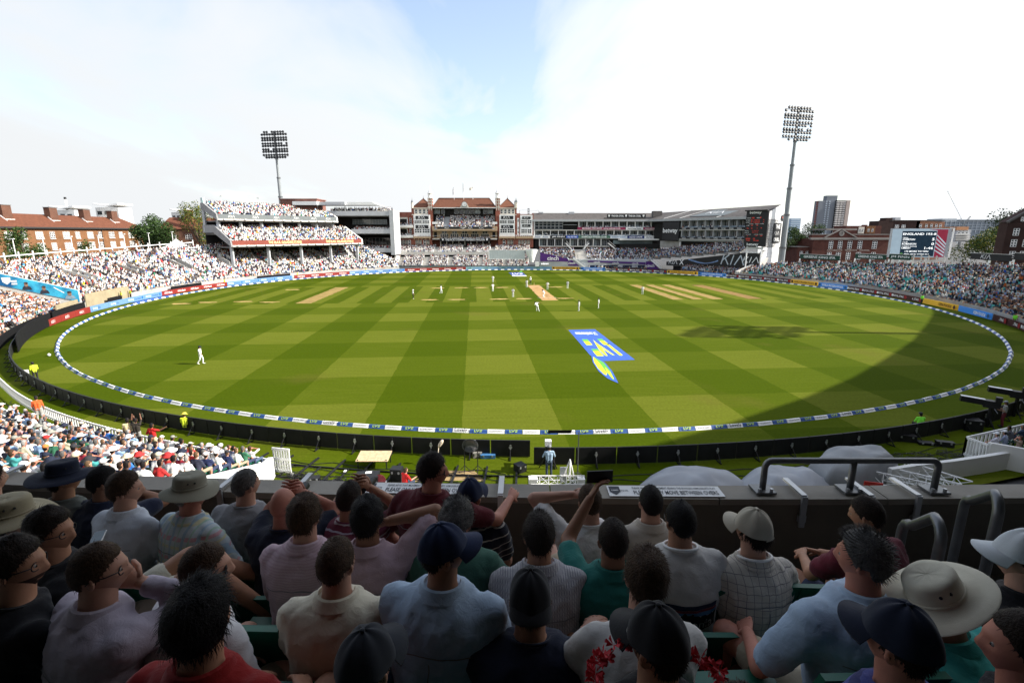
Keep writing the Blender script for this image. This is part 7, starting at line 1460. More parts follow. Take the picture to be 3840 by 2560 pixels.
# parabolic dish microphone on stands
r_ = empty('parabolic_microphone',(0,0,0),label='clear round sound dish on two stands behind the near boards',cat='microphone'); c = gnd(1765,1768)+V3((0,0,1.5)); b = MB(); b.lathe([(.02,-.12),(.2,-.1),(.36,-.03),(.42,.06),(.40,.06),(.34,-.02),(.2,-.085),(.02,-.105)],c,24,0,Matrix.Rotation(R(100),3,'X')); b.build('dish',M('smoky clear plastic',(.10,.11,.12),.15,.1,3,spec=.6),r_,smooth=True)
for x in (1743,1792): g0 = gnd(x,1768); b = MB(); b.tube([g0,g0+V3((0,0,1.45))],.022,6); [b.tube([g0+V3((.3*math.cos(a),.3*math.sin(a),.02)),g0+V3((0,0,.35))],.018,5) for a in (.5,2.6,4.7)]; b.build('stand',BLACK,r_)
b = MB(); c = gnd(1655,1740)+V3((0,0,1.2)); b.tube([c+V3((-.12,0,-.22)),c+V3((-.06,0,-.1)),c+V3((.06,0,.1)),c+V3((.12,0,.2))],[.04,.09,.1,.05],10); b.tube([gnd(1640,1775),c+V3((-.12,0,-.22))],.02,5); b.build('furry_microphone',M('cream fur',(.6,.52,.4),.95,.3,40,.8),None,label='cream furry microphone on a thin stand',cat='microphone',smooth=True)
# boards, cases and bits
b = MB(); r_ = empty('plywood_table',(0,0,0),label='plywood board propped up over black cases',cat='board'); c = gnd(1405,1745)+V3((0,0,.55))
for k in range(9): b = MB(); b.box(c+V3((-.76+k*.19,0,0)),(.183,1.0,.03),M=Matrix.Rotation(R(8),3,'X')); b.build('plank',M('pale plywood',(.55,.40,.24),.7,.18,6),r_)
b = MB(); [b.tube([c+V3((sx*.75,sy*.42,-.55)),c+V3((sx*.75,sy*.42,0))],.03,6) for sx in (-1,1) for sy in (-1,1)]; b.build('legs',BLACK,r_)
def case(p,d,rz,label,m=BLACK,name='equipment_case'):
    r_ = empty(name,p,rz,label=label,cat='case'); b = MB(); b.box((0,0,d[2]*.4),(d[0],d[1],d[2]*.8)); b.build('body',m,r_); b = MB(); b.box((0,0,d[2]*.9+.004),(d[0]*1.02,d[1]*1.02,d[2]*.2)); b.build('lid',m,r_)
    for sx in (-.3,.3): b = MB(); b.box((sx*d[0],-d[1]/2-.015,d[2]*.78),(.08,.03,.1)); b.build('latch',STEEL,r_)
for i,(x,y,d,rz,lab) in enumerate(((1380,1815,(1.1,.7,.55),.1,'large ribbed black case with white label left of the photographer'),(1455,1838,(.5,.4,.3),.4,'small black case with white cap beside the large case'),(1490,1805,(.55,.45,.75),-.1,'upright black case behind the photographer'),(1180,1805,(.5,.4,.25),.2,'black bag among coiled cables, left'),(1790,1712,(.5,.3,.3),.2,'grey camouflage bag by the near boards'),(1830,1716,(.8,.25,.2),0,'flat blue and silver box by the near boards'),(1950,1765,(.5,.5,.4),.6,'folded black chair and bag by the cameraman'),(3390,1650,(1.0,.6,.4),-.25,'open black flight case behind the right boards'),(3540,1672,(.85,.32,.3),-.3,'long black bag lying on shaded grass at right'),(3470,1665,(.8,.4,.15),-.2,'silver trays beside the right boards'),(3640,1610,(.9,.7,.7),-.3,'dark crate under the right hand cameras'))):
    case(gnd(x,y),d,rz,lab,M('blue case',(.05,.16,.35),.5) if i == 5 else (M('camo bag',(.2,.19,.17),.9,.5,12) if i == 4 else BLACK))
b = MB(); c = gnd(1372,1806); b.box(c+V3((.2,-.1,.57)),(.3,.22,.01),rz=.1); b.build('paper_label',WHITE,None,label='white paper label on the large black case',cat='label')
b = MB(); c = gnd(1425,1822); b.lathe([(.3,0),(.3,.04)],c+V3((0,0,.3)),16,0,Matrix.Rotation(R(70),3,'X')); b.build('red_reflector',M('dark red disc',(.14,.02,.025),.5),None,label='dark red round lens cap disc beside the cases',cat='disc')
for i,(x,y,n,sp,lab) in enumerate(((1120,1790,16,.55,'tangle of black cables left of the plywood board'),(1230,1815,14,.5,'coils of black cable along the paved strip'),(1400,1850,10,.6,'cables below the large black case'),(3450,1725,26,1.1,'large heap of black cables beside the curved wall'),(3600,1705,22,.9,'cable heap by the picket enclosure'),(3790,1745,14,.7,'black cables on the brown walkway'))):
    b = MB(); g0 = gnd(x,y); rd = random.Random(i)
    for k in range(n):
        c = g0+V3((rd.uniform(-sp,sp)*1.3,rd.uniform(-sp,sp)*.5,.03)); rr = rd.uniform(.12,.4); a0 = rd.random()*6; m_ = rd.randint(8,16)
        b.tube([c+V3((rr*math.cos(a0+j*.5)*(1+.2*math.sin(j)),rr*.7*math.sin(a0+j*.5),.02+.025*(k % 4)+.01*j)) for j in range(m_)],.014,4)
    b.build('cable_heap',BLACK,None,label=lab,cat='cables',kind='stuff')
for i in range(9):
    b = MB(); a0,a1 = ((270.5,316) if i % 2 else (238,268)); rr_ = 74.6+.32*i; n = 70; b.tube([polar(R(a0+(a1-a0)*k/n),rr_+.35*mnoise.noise(V3((k*.35,i*7.1,0)))+.12*math.sin(k*.9+i),.02+.012*(i % 3)) for k in range(n+1)],.022,4); b.build('cable',BLACK,None,label=f'long black cable snaking over the grass behind the {"right" if i % 2 else "left"} boards, {ordn(i//2)} from the boards',cat='cable',group='cables behind the boards')
# camera dollies at right edge
for i,(x,y,lab) in enumerate(((3700,1600,'large black television camera with long white topped lens, left of two'),(3800,1560,'large black television camera at the right edge'))):
    r_ = empty('television_camera',(0,0,0),label=lab,cat='camera',group='large television cameras'); c = gnd(x,y); b = MB(); b.tube([c,c+V3((0,0,1.3))],.1,8); [b.tube([c+V3((.6*math.cos(a),.6*math.sin(a),0)),c+V3((0,0,.7))],.04,6) for a in (.4,2.5,4.6)]; b.build('pedestal',BLACK,r_)
    b = MB(); b.box(c+V3((0,0,1.55)),(.45,.8,.45),rz=.9); b.box(c+V3((.1,-.3,1.95)),(.35,.3,.3),rz=.9); b.build('body',BLACK,r_); b = MB(); d = V3((-.86,.5,0)); b.beam(c+V3((0,0,1.62))+d*.35,c+V3((0,0,1.7))+d*1.55,.34,.34); b.build('lens_box',BLACK,r_); b = MB(); b.beam(c+V3((0,0,1.81))+d*.35,c+V3((0,0,1.89))+d*1.55,.3,.02); b.build('lens_top',WHITE,r_)
    b = MB(); [b.tube([c+V3((0,0,1.5)),c+V3((.5*math.sin(k),-.5*math.cos(k),1.1+.15*k))],.025,5) for k in range(4)]; b.build('pan_bars',DSTEEL,r_)
# white chair beside the steward
r_ = empty('folding_chair',gnd(95,1425),R(200),label='white folding chair beside the yellow steward at left',cat='chair'); b = MB(); b.box((0,0,.45),(.46,.45,.04)); b.build('seat',WHITE,r_); b = MB(); b.box((0,-.24,.68),(.46,.035,.34)); b.build('backrest',WHITE,r_)
for sx in (-1,1): b = MB(); b.beam((sx*.2,.22,0),(sx*.2,-.1,.45),.03,.03); b.build('leg',DSTEEL,r_); b = MB(); b.beam((sx*.2,-.24,0),(sx*.2,.1,.45),.03,.03); b.build('leg',DSTEEL,r_)
# ---------------------------------------------------------------- camera's own tier: parapet, roof and shade
PRr = 94.1
near = empty('upper_tier',(0,0,0),label='shaded concrete upper tier with parapet in the foreground',cat='grandstand')
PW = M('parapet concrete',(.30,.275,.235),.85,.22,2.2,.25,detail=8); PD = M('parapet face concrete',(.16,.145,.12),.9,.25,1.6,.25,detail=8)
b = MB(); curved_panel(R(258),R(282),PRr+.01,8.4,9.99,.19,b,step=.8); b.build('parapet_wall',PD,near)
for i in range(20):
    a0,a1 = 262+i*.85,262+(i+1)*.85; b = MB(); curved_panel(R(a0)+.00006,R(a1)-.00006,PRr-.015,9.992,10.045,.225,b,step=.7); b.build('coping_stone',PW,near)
for k in range(6):
    b = MB(); z = 9.3+.31*k; curved_panel(R(258),R(282),PRr+.2+.78*k if k else PRr+.2,z-.5,z,.80,b,step=1); b.build('step',CONC_D,near)
# the stand's roof and outer wall (outside the view, they shade the tier and the corner of the field)
SHD = [(3.2,22.4),(5.0,24.7),(12.9,29.1),(15.5,30.7),(18.1,32.4),(23.1,35.6),(29.9,40.6),(37.6,47.1),(47.2,55.7),(57.7,66.4),(65.6,74.8)]; DX = 26/math.tan(SUN_EL); rim = [(-40,5.6),(22,5.6)]+[(x+DX*math.cos(SUN_AZ),y+DX*math.sin(SUN_AZ)) for x,y in SHD]+[(112,80)]
outer = [(-40,-22),(45,-22),(70,-8),(92,12),(112,34),(128,62),(132,80)]
b = MB(); top_ = [V3((x,y,26.0)) for x,y in rim]; ou = [V3((x,y,30.0)) for x,y in outer]; b.slab((top_+ou[::-1]),(0,0,.4)); b.build('roof',WHITE2,near)
b = MB()
for p,q in zip(outer,outer[1:]): b.slab([V3((*p,0)),V3((*q,0)),V3((*q,30)),V3((*p,30))],(.3,-.3,0))
b.build('rear_wall',CONC,near)
b = MB(); b.bb(-40,40,-21.5,2.7,14.9,15.3); b.build('added_shade_soffit',CONC_D,near)  # unseen ceiling added to darken the nearest rows
# brackets on the parapet, notices, handrails
for i,x in enumerate((40,845,1130,1880,2965,3205,3375)):
    p = gnd(x,1850 if x > 800 else 1800,10.0); th = math.atan2(p.y-CY,p.x-CX); n_ = V3((math.cos(th),math.sin(th),0)); c = polar(th,PRr,10.05); b = MB(); b.box(c+n_*.08+V3((0,0,.035)),(.30,.045,.018),M=Matrix.Rotation(th,3,'Z')); b.box(c+n_*.235+V3((0,0,-.105)),(.02,.045,.28),M=Matrix.Rotation(th,3,'Z')); b.box(c+n_*.228+V3((0,0,-.17)),(.03,.06,.06),M=Matrix.Rotation(th,3,'Z')); b.build('bracket',STEEL if x != 1880 else WHITE,None,label=f'bent metal bracket hooked over the parapet, {ordn(i)} from the left',cat='bracket',group='parapet brackets')
def notice(x0,x1,label,l1,l2,crest):
    r_ = empty('notice',(0,0,0),label=label,cat='sign'); a0 = gnd(x0,1852,10.06); a1 = gnd(x1,1852,10.06); t0,t1 = [math.atan2(p.y-CY,p.x-CX) for p in (a0,a1)]; q0,q1 = polar(t0,PRr+.105,10.052),polar(t1,PRr+.105,10.052); rt = (q1-q0).normalized(); n_ = V3((0,0,1)).cross(rt).normalized(); w = (q1-q0).length; c = (q0+q1)/2
    b = MB(); b.slab([c-rt*w/2-n_*.085,c+rt*w/2-n_*.085,c+rt*w/2+n_*.085,c-rt*w/2+n_*.085],(0,0,.006)); b.build('plate',WHITE,r_)
    dx = w*.09 if crest else 0; up = V3((0,0,.008)); put_text(l1,c+rt*dx+n_*.042+up,rt,n_,width=w*(.74 if crest else .9),height=.034,mat=INK,parent=r_,off=.002); put_text(l2,c+rt*dx-n_*.03+up,rt,n_,width=w*(.74 if crest else .9),height=.062,mat=INK,parent=r_,off=.002,bold=.012)
    if crest:
        q = c-rt*w*.44+up; b = MB(); b.poly([q+rt*x+n_*y+V3((0,0,.001)) for x,y in ((-.045,.07),(-.045,-.02),(0,-.07),(.045,-.02),(.045,.07))]); b.build('crest',INK,r_); put_text('THE KIA OVAL',c-rt*w*.36+up,rt,n_,width=.07,height=.03,mat=INK,parent=r_,off=.002); put_text('SURREY',q+V3((0,0,.002)),rt,n_,width=.06,height=.018,mat=SIGNW,parent=r_,off=.002)
notice(2285,2715,'white notice PLEASE ONLY MOVE BETWEEN OVERS on the parapet, right one',"PLEASE NOTE THAT MOVEMENT BEHIND THE BOWLER'S ARM DISRUPTS PLAY",'PLEASE ONLY MOVE BETWEEN OVERS',True); notice(1345,1760,'white notice PLEASE ONLY MOVE BETWEEN OVERS on the parapet, left one',"PLEASE NOTE THAT MOVEMENT BEHIND THE BOWLER'S ARM DISRUPTS PLAY",'PLEASE ONLY MOVE BETWEEN OVERS',True)
def arc(p,q,r,c,n=6): pass
hr = empty('handrail',(0,0,0),label='long dark tubular handrail bolted on top of the parapet',cat='handrail'); P0,P1,P2 = [gnd(x,1840,10.05) for x in (2858,3185,3500)]
for p in (P0,P1,P2):
    b = MB(); b.box((p.x,p.y,10.065),(.17,.15,.02)); b.build('foot_plate',DSTEEL,hr); [MB().lathe([(.014,0),(.014,.025)],(p.x+dx,p.y-.05,10.075),6).build('bolt',STEEL,hr) for dx in (-.05,.05)]
b = MB(); h = .27; r_ = .06; q0 = V3((P0.x,P0.y,0)); q2 = V3((P2.x,P2.y,0)); path = [V3((P0.x,P0.y,10.06)),V3((P0.x,P0.y,10.06+h-r_))]; d = (q2-q0).normalized()
path += [V3((P0.x,P0.y,10.06+h-r_))+d*r_*(1-math.cos(a))+V3((0,0,r_*math.sin(a))) for a in (.4,.8,1.2,1.57)]; e_ = [V3((P2.x,P2.y,10.06+h-r_))-d*r_*(1-math.cos(a))+V3((0,0,r_*math.sin(a))) for a in (1.57,1.2,.8,.4)]; path += e_+[V3((P2.x,P2.y,10.06+h-r_)),V3((P2.x,P2.y,10.06))]; b.tube(path,.026,10); b.build('rail',DSTEEL,hr,smooth=True); b = MB(); b.tube([(P1.x,P1.y,10.06),(P1.x,P1.y,10.06+h)],.026,10); b.build('upright',DSTEEL,hr,smooth=True)
def hoop(xa,ya,xb,yb,Ya,Yb,label):
    a,c = at(xa,ya,Ya),at(xb,yb,Yb); z0 = 8.6; r_ = .1; d = V3((c.x-a.x,c.y-a.y,0)).normalized(); pth = [V3((a.x,a.y,z0)),V3((a.x,a.y,a.z-r_))]+[V3((a.x,a.y,a.z-r_))+d*r_*(1-math.cos(t))+V3((0,0,r_*math.sin(t))) for t in (.4,.8,1.2,1.57)]+[V3((c.x,c.y,c.z-r_))-d*r_*(1-math.cos(t))+V3((0,0,r_*math.sin(t))) for t in (1.57,1.2,.8,.4)]+[V3((c.x,c.y,c.z-r_)),V3((c.x,c.y,z0))]
    b = MB(); b.tube(pth,.028,10); b.build('handrail',DSTEEL,None,label=label,cat='handrail',smooth=True)
hoop(3392,1938,3540,1975,2.75,2.35,'dark tubular hoop rail beside the aisle, nearer lower one'); hoop(3625,1852,3755,1878,3.05,2.6,'dark tubular hoop rail beside the aisle, right taller one')
# ---------------------------------------------------------------- spectators of the near left tier, one by one
OSH = M('spectator shirt',objcol=True,rough=.85,var=.1,scale=8,bump=.25,bscale=22); OHAT = M('spectator hat cloth',objcol=True,rough=.85,var=.1,scale=8)
BOT = [M('spectator navy shorts',(.03,.04,.08),.85),M('spectator tan shorts',(.32,.26,.18),.85),M('spectator denim',(.06,.09,.15),.85),M('spectator grey shorts',(.2,.2,.2),.85)]
def seated_prims(v):
    lean = (.02,.16,-.06,.3)[v % 4]; s = V3((0,math.sin(lean),math.cos(lean))); hip = V3((0,-.05,.52)); ch = hip+s*.36; nk = hip+s*.53; hd = nk+V3((0,.03+lean*.1,.155)); P = []
    for q in (-1,1): P += [(hip+V3((q*.07,0,0)),ch+V3((q*.085,0,0)),.115,.118,1)]
    P += [(nk+V3((-.19,0,-.07)),nk+V3((.19,0,-.07)),.068,.068,1),(ch,nk-s*.03,.1,.066,1),(nk-s*.04,hd-V3((0,0,.03)),.05,.053,0),(hd+V3((0,.015,-.045)),hd+V3((0,0,.035)),.074,.09,0),(hd+V3((0,-.028,-.015)),hd+V3((0,-.012,.055)),.084,.089,4)]
    for q in (-1,1):
        S = nk+V3((q*.2,0,-.08)); kn = V3((q*(.14+.04*(v % 3)),.42,.53)); tgt = [kn+V3((-q*.04,-.08,.08)),V3((q*.06,.32,.66)),hd+V3((q*.1,.14,-.04)),kn+V3((-q*.1,.02,.1))][v % 4 if v < 6 else (v+1) % 4]
        E_,Wp = ik(S,tgt,.28,.25,(q*.8,-.4,-.7)); P += [(S,E_,.06,.048,1),(E_,Wp,.042,.034,0),(Wp,Wp+(Wp-E_).normalized()*.08,.033,.028,0),(V3((q*.09,0,.5)),kn,.088,.066,2),(kn,V3((q*.14,.44,.08)),.062,.048,0 if v % 2 else 2),(V3((q*.14,.42,.05)),V3((q*.15,.58,.03)),.045,.038,3)]
    return P,hd,hip
SEATP = {}
def make_spect(v):
    P,hd,hip = seated_prims(v); b = MB(); [capsule(b,p0,p1,r0,r1,9) for p0,p1,r0,r1,m in P]
    def cb(me):
        me.name = 'person'; sk = [SKIN['fair'],SKIN['tan'],SKIN['ruddy'],SKIN['brown'],SKIN['olive'],SKIN['fair'],SKIN['tan'],SKIN['ruddy']][v]; hr_ = HAIRM[['dark','black','brown','black','grey','light','dark','silver'][v]]
        for q in (sk,OSH,BOT[v % 4],BLACK,hr_): me.materials.append(q)
        classify(me,P); smooth_on(me); SEATP[v] = (me,hd)
    queue_remesh(b,.034,2,cb)
for v in range(8): make_spect(v)
run_remesh()
def hat_mesh(kind):
    b = MB()
    if kind == 'cap': b.lathe([(.103,-.02),(.107,.02),(.09,.065),(.05,.09),(.01,.097)],(0,0,.05),12); b.slab([V3(p) for p in ((-.075,.06,.04),(.075,.06,.04),(.05,.19,.02),(-.05,.19,.02))],(0,0,.014))
    else: b.lathe([(.20,-.02),(.205,-.005),(.115,.015),(.106,.08),(.07,.105),(.01,.11)],(0,0,.05),14)
    return b.mesh('hat',OHAT,True)
HATMESH = {k: hat_mesh(k) for k in ('cap','wide')}
def tip_seat_mesh(mat,dk):
    b = MB(); P_ = [(-.21,.21)]
    for k in range(6):      # curved back shell
        a0,a1 = k/6,(k+1)/6; z0,z1 = .50+.36*a0,.50+.36*a1; y0,y1 = -.16-.10*a0**1.5,-.16-.10*a1**1.5; b.add([(-.215,y0-.012,z0),(.215,y0-.012,z0),(.215,y1-.012,z1),(-.215,y1-.012,z1),(-.215,y0+.018,z0),(.215,y0+.018,z0),(.215,y1+.018,z1),(-.215,y1+.018,z1)],[(1,0,3,2),(4,5,6,7),(0,4,7,3),(5,1,2,6)]+([(3,7,6,2)] if k == 5 else [])+([(0,1,5,4)] if k == 0 else []))
    b.box((0,.03,.45),(.42,.40,.05)); b.box((0,-.15,.22),(.08,.06,.44),1); b.box((-.2,-.1,.44),(.03,.3,.05),1); b.box((.2,-.1,.44),(.03,.3,.05),1)
    return b.mesh('stadium_seat',[mat,dk])
GPL = M('dark green seat plastic',(.008,.10,.06),.42,.12,4,spec=.4); GPL2 = M('seat frame',(.015,.02,.03),.5)
SEATMESH = tip_seat_mesh(GPL,GPL2)
CNAME = [((.8,.8,.79),'white'),((.75,.76,.8),'off white'),((.03,.035,.06),'black'),((.02,.03,.09),'navy'),((.3,.45,.7),'light blue'),((.04,.17,.55),'bright blue'),((.5,.03,.03),'red'),((.28,.02,.04),'maroon'),((.62,.3,.3),'pink'),((.3,.31,.3),'grey'),((.04,.16,.09),'green'),((.08,.4,.4),'teal'),((.65,.18,.03),'orange'),((.45,.42,.3),'beige'),((.1,.12,.2),'slate blue')]
CW_ = [7,3,2.5,3,3,1.2,1.0,.8,.9,1.6,.8,.6,.4,1.0,1.0]
HNAME = [((.74,.73,.7),'white'),((.62,.55,.4),'straw'),((.015,.02,.04),'navy'),((.3,.48,.7),'light blue'),((.25,.25,.22),'olive'),((.03,.03,.035),'black'),((.72,.72,.72),'pale'),((.45,.03,.03),'red'),((.6,.2,.05),'orange')]; HW = [5,3,4,2,1.5,3,3,.6,.7]
HPOSE = ['leaning back','leaning forward','sitting upright','hunched forward']
hc = 0; used = set()
stuff_near = Crowd()
for k in range(15):
    r_ = 76.9+k*.80+.36; n = int(R(N1+(r_-77.2)*.24-N0)*r_/.60)
    for i in range(n):
        th = R(N0)+R(N1+(r_-77.2)*.24-N0)*(i+.5)/n
        if any(abs(th-R(a))*r_ < .6 for a in (239,249.3)): continue
        p = polar(th,r_,.75+k*.33); hp = pix((p.x,p.y,p.z+1.2)); sx_,sy_ = hp
        if not (-60 < sx_ < 1040): continue
        if sy_ > lerp(sx_,[(0,1775),(1000,1815)]): continue
        yaw = th+PI/2+random.gauss(0,.12); col_from_end = n-1-i
        where = f'{ordn(k)} row, {ordn(col_from_end)} from white end wall'
        s = link('stadium_seat',SEATMESH,None,loc=p,rz=th+PI/2,label=f'dark green seat in near left tier, {where}',cat='seat',group='green seats of the near left tier')
        if random.random() > .80: continue
        if hc >= 236: continue
        v = random.randrange(8); me,hd = SEATP[v]; (c,cn) = random.choices(CNAME,CW_)[0]; sc = random.uniform(.94,1.05)
        o = link('person',me,None,loc=p,rz=yaw); o.scale = (sc*random.uniform(.96,1.06),sc,sc); o.color = (*c,1); hc += 1
        hat = None
        if random.random() < .42:
            hk = random.choice(['cap','wide','cap']); (h_,hn) = random.choices(HNAME,HW)[0]; ho_ = link('hat',HATMESH[hk],o,loc=hd); ho_.color = (*h_,1); ho_.rotation_euler = (random.uniform(-.15,.1),random.uniform(-.1,.1),random.uniform(-.4,.4)); hat = f"{hn} {'cap' if hk == 'cap' else 'sun hat'}"
        tag(o,f"person in {cn}{' with '+hat if hat else ' top'}, {where}",'person','spectators of the near left tier')
# a few who stand out
MUST = M('mustard and black top',(.03,.025,.02),.8,.3,4); CREAMT = M('cream top',(.6,.5,.3),.8,.1,4); REDT = M('bright red top',(.6,.02,.02),.8,.1,4)
cheer = dict(el=(-.24,.1,1.62),wl=(-.2,.14,1.88),er=(.24,.1,1.62),wr=(.2,.14,1.88)); point = dict(er=(.36,.1,1.36),wr=(.58,.22,1.48),el=(-.3,-.05,1.18),wl=(-.16,.18,1.2))
for x,y,pose,shirt,tr,yw,lab,sk in ((512,1608,cheer,MUST,GREYT,8,'person in dark top standing with both arms raised, near left tier','brown'),(482,1608,dict(er=(.3,.1,1.5),wr=(.26,.16,1.74)),CREAMT,DENIM,20,'person in cream and mustard top standing behind the raised arms','brown'),(572,1628,point,REDT,CREAMT,-10,'person in red hoodie standing and pointing to the field','brown'),(140,1520,{},ORNG,GREYT,30,'person with dark hair in orange top standing at the fence','tan')):
    g0 = gnd(x,y,1.9); p = V3((g0.x,g0.y,.75)); standing_figure(p,R(yw),pose,ppl(sk,shirt,tr,'black'),lab,voxel=.018)
# placard and big foam hand held in the tier
b = MB(); c = gnd(585,1738,3.6); b.box(c,(1.0,.03,.42),M=Matrix.Rotation(R(-50),3,'X') @ Matrix.Rotation(.5,3,'Z')); pl_ = b.build('placard',M('brown placard card',(.35,.2,.14),.8),None,label='brown card placard with capital letters in the near left tier',cat='placard')
put_text('BHARAT',c+V3((0,-.02,.02)),Matrix.Rotation(R(-50),3,'X') @ Matrix.Rotation(.5,3,'Z') @ V3((1,0,0)),Matrix.Rotation(R(-50),3,'X') @ Matrix.Rotation(.5,3,'Z') @ V3((0,0,1)),width=.8,height=.2,mat=GOLD,parent=pl_,off=.02)
# spectators in the right hand enclosure
for i,(x,y) in enumerate(((3738,1628),(3775,1622),(3822,1640),(3800,1605),(3835,1600))):
    g0 = gnd(x,y,1.3); v = i; me,hd = SEATP[v]; o = link('person',me,None,loc=(g0.x,g0.y,.1),rz=R(35)); cc = [(.62,.6,.7),(.3,.35,.5),(.35,.25,.2),(.1,.1,.12),(.03,.05,.1)][i]; o.color = (*cc,1); tag(o,['person in lilac top and white cap in the right enclosure, first','person in blue top and white cap in the right enclosure, second','grey haired person in brown top in the right enclosure','person in charcoal top in the right enclosure','person in navy top at the right edge of the enclosure'][i],'person')
    if i < 2: h_ = link('hat',HATMESH['cap'],o,loc=hd); h_.color = (.75,.76,.8,1)
    link('stadium_seat',SEATMESH,None,loc=(g0.x,g0.y,.1),rz=R(35),label=f'green seat in the right enclosure, {ordn(i)} from the left',cat='seat',group='right enclosure seats')
run_remesh()
# ---------------------------------------------------------------- foreground spectators, seen from behind
def head_grid(nu=44,nv=32):
    P = np.zeros((nv+1,nu,3)); 
    for i in range(nv+1):
        ph = -PI/2+PI*i/nv
        for j in range(nu):
            a = 2*PI*j/nu; P[i,j] = (math.cos(ph)*math.sin(a),math.cos(ph)*math.cos(a),math.sin(ph))
    d = P.copy(); x,y,z = d[...,0],d[...,1],d[...,2]
    X = x*.077; Y = y*.098; Z = np.where(z > 0,z*.122,z*.116)
    dn = np.clip(-Z/.116,0,1); sm = dn*dn*(3-2*dn)
    X *= 1-.26*sm; Y = np.where(y < 0,Y*(1-.42*sm),Y*(1-.10*sm)); up = np.clip(Z/.122,0,1); X *= 1-.04*up; Y = np.where(y < 0,Y*(1+.05*up),Y*(1-.05*up))
    f = np.clip(y*1.6,0,1); g = lambda q,c,s: np.exp(-((q-c)/s)**2)
    Y += f*(.020*g(X,0,.015)*g(Z,-.028,.026)+.006*g(Z,.024,.011)*g(X,0,.05)-.009*(g(X,.031,.014)+g(X,-.031,.014))*g(Z,.004,.012)+.007*g(X,0,.024)*g(Z,-.068,.011)+.010*g(X,0,.026)*g(Z,-.1,.017)+.004*g(X,0,.012)*g(Z,.0,.03))
    return np.stack([X,Y,Z],-1),d
HG,HD = head_grid()
def grid_faces(nv,nu,off=0): return [(off+i*nu+j,off+(i+1)*nu+j,off+(i+1)*nu+(j+1) % nu,off+i*nu+(j+1) % nu) for i in range(nv) for j in range(nu)]
HF = grid_faces(HG.shape[0]-1,HG.shape[1])
def ear_mb(b,T):
    for s_ in (-1,1):
        vs = []; n,k = 12,6
        for i in range(k+1):
            ph = -PI/2+PI*i/k
            for j in range(n): a = 2*PI*j/n; p = V3((.0085*math.sin(ph)+(.004*math.cos(a) if i > 3 else 0),.017*math.cos(ph)*math.cos(a),.029*math.cos(ph)*math.sin(a))); p.z += .004*(p.y/.02); p = Matrix.Rotation(s_*R(-12),3,'Z') @ V3((s_*p.x,p.y,p.z)); vs.append(T @ (p+V3((s_*.078,-.012,-.008))))
        b.add(vs,[(i*n+j,i*n+(j+1) % n,(i+1)*n+(j+1) % n,(i+1)*n+j) for i in range(k) for j in range(n)],0)
HL = [(0,.066),(35,.060),(58,.040),(75,.012),(88,-.018),(100,-.012),(112,.002),(125,-.04),(150,-.082),(180,-.094)]
def zline(az): return lerp(abs(az),HL)
AZ = np.degrees(np.arctan2(HD[...,0],HD[...,1])); ZL = np.interp(np.abs(AZ),[h[0] for h in HL],[h[1] for h in HL])
NRM = HD/np.array((.077,.098,.12)); NRM /= np.linalg.norm(NRM,axis=-1)[...,None]
def hair_obj(style,mat,parent,T,seed,hatted=False):
    rd = np.random.default_rng(int(seed*10)); th = dict(short=.006,crop=.004,medium=.012,full=.015,curly=.020,long=.018,spiky=.011,bob=.016)[style]*(.35 if hatted else 1)
    zl = ZL-(dict(long=.10,full=.018,curly=.012,bob=.05).get(style,0))*(np.clip((np.abs(AZ)-70)/60,0,1))
    cov = np.clip((HG[...,2]-zl)/.024,0,1); topv = 1+ (.75 if style in ('medium','full','spiky','curly','long') else .35)*np.clip(HD[...,2],0,1)
    if style in ('crop',): topv = 1+1.2*np.clip(HD[...,2]-.2,0,1)
    nz = np.array([[mnoise.noise(V3(p)*26+V3((seed,0,0))) for p in row] for row in HG]); nz2 = np.array([[mnoise.noise(V3(p)*60+V3((seed,5,0))) for p in row] for row in HG])
    t = np.where(cov > 0,th*topv*np.sqrt(cov)*(1+.30*nz+.18*nz2)+.002,-.006); P = HG+NRM*t[...,None]
    b = MB(); b.add([T @ V3(p) for p in P.reshape(-1,3)],HF)
    crown = np.array((0,-.03,.12)); idx = np.argwhere((cov > .25) & ((HG[...,2] < .02) if hatted else True)); n = {'crop': 900,'short': 1700}.get(style,2200); pick = idx[rd.integers(0,len(idx),n)]
    p = P[pick[:,0],pick[:,1]]; nr = NRM[pick[:,0],pick[:,1]]; nrm_ = lambda v: v/(np.linalg.norm(v,axis=1)[:,None]+1e-9)
    fl = p-crown; fl = nrm_(fl-nr*(fl*nr).sum(1)[:,None])+rd.normal(0,.28,(n,3))+np.array((0,0,-.25))
    if style == 'curly': fl = rd.normal(0,1,(n,3))
    if style == 'spiky': fl = fl*.5+nr*.9+np.array((0,.2,.35))
    fl = nrm_(fl); ln = rd.uniform(.4,1.0,n)[:,None]*dict(crop=.010,short=.022,medium=.038,full=.04,curly=.028,long=.06,spiky=.03,bob=.045)[style]; w = nrm_(np.cross(fl,nr))*rd.uniform(.0006,.0014,n)[:,None]
    lift = rd.uniform(.1,.5,n)[:,None] if style not in ('spiky','curly') else .4
    q0 = p-nr*.002; q1 = p+fl*ln*.5+nr*ln*lift*.5; q2 = p+fl*ln+nr*ln*lift*.35; V5 = np.stack([q0-w,q0+w,q1+w*.8,q1-w*.8,q2],1).reshape(-1,3); Tn = np.array(T); V5 = V5 @ Tn[:3,:3].T+Tn[:3,3]
    o_ = len(b.v); b.v += V5.tolist(); b.f += [q for a in range(o_,o_+5*n,5) for q in ((a,a+1,a+2,a+3),(a+3,a+2,a+4))]; b.m += [0]*(2*n)
    return b.build('hair',mat,parent,smooth=True)
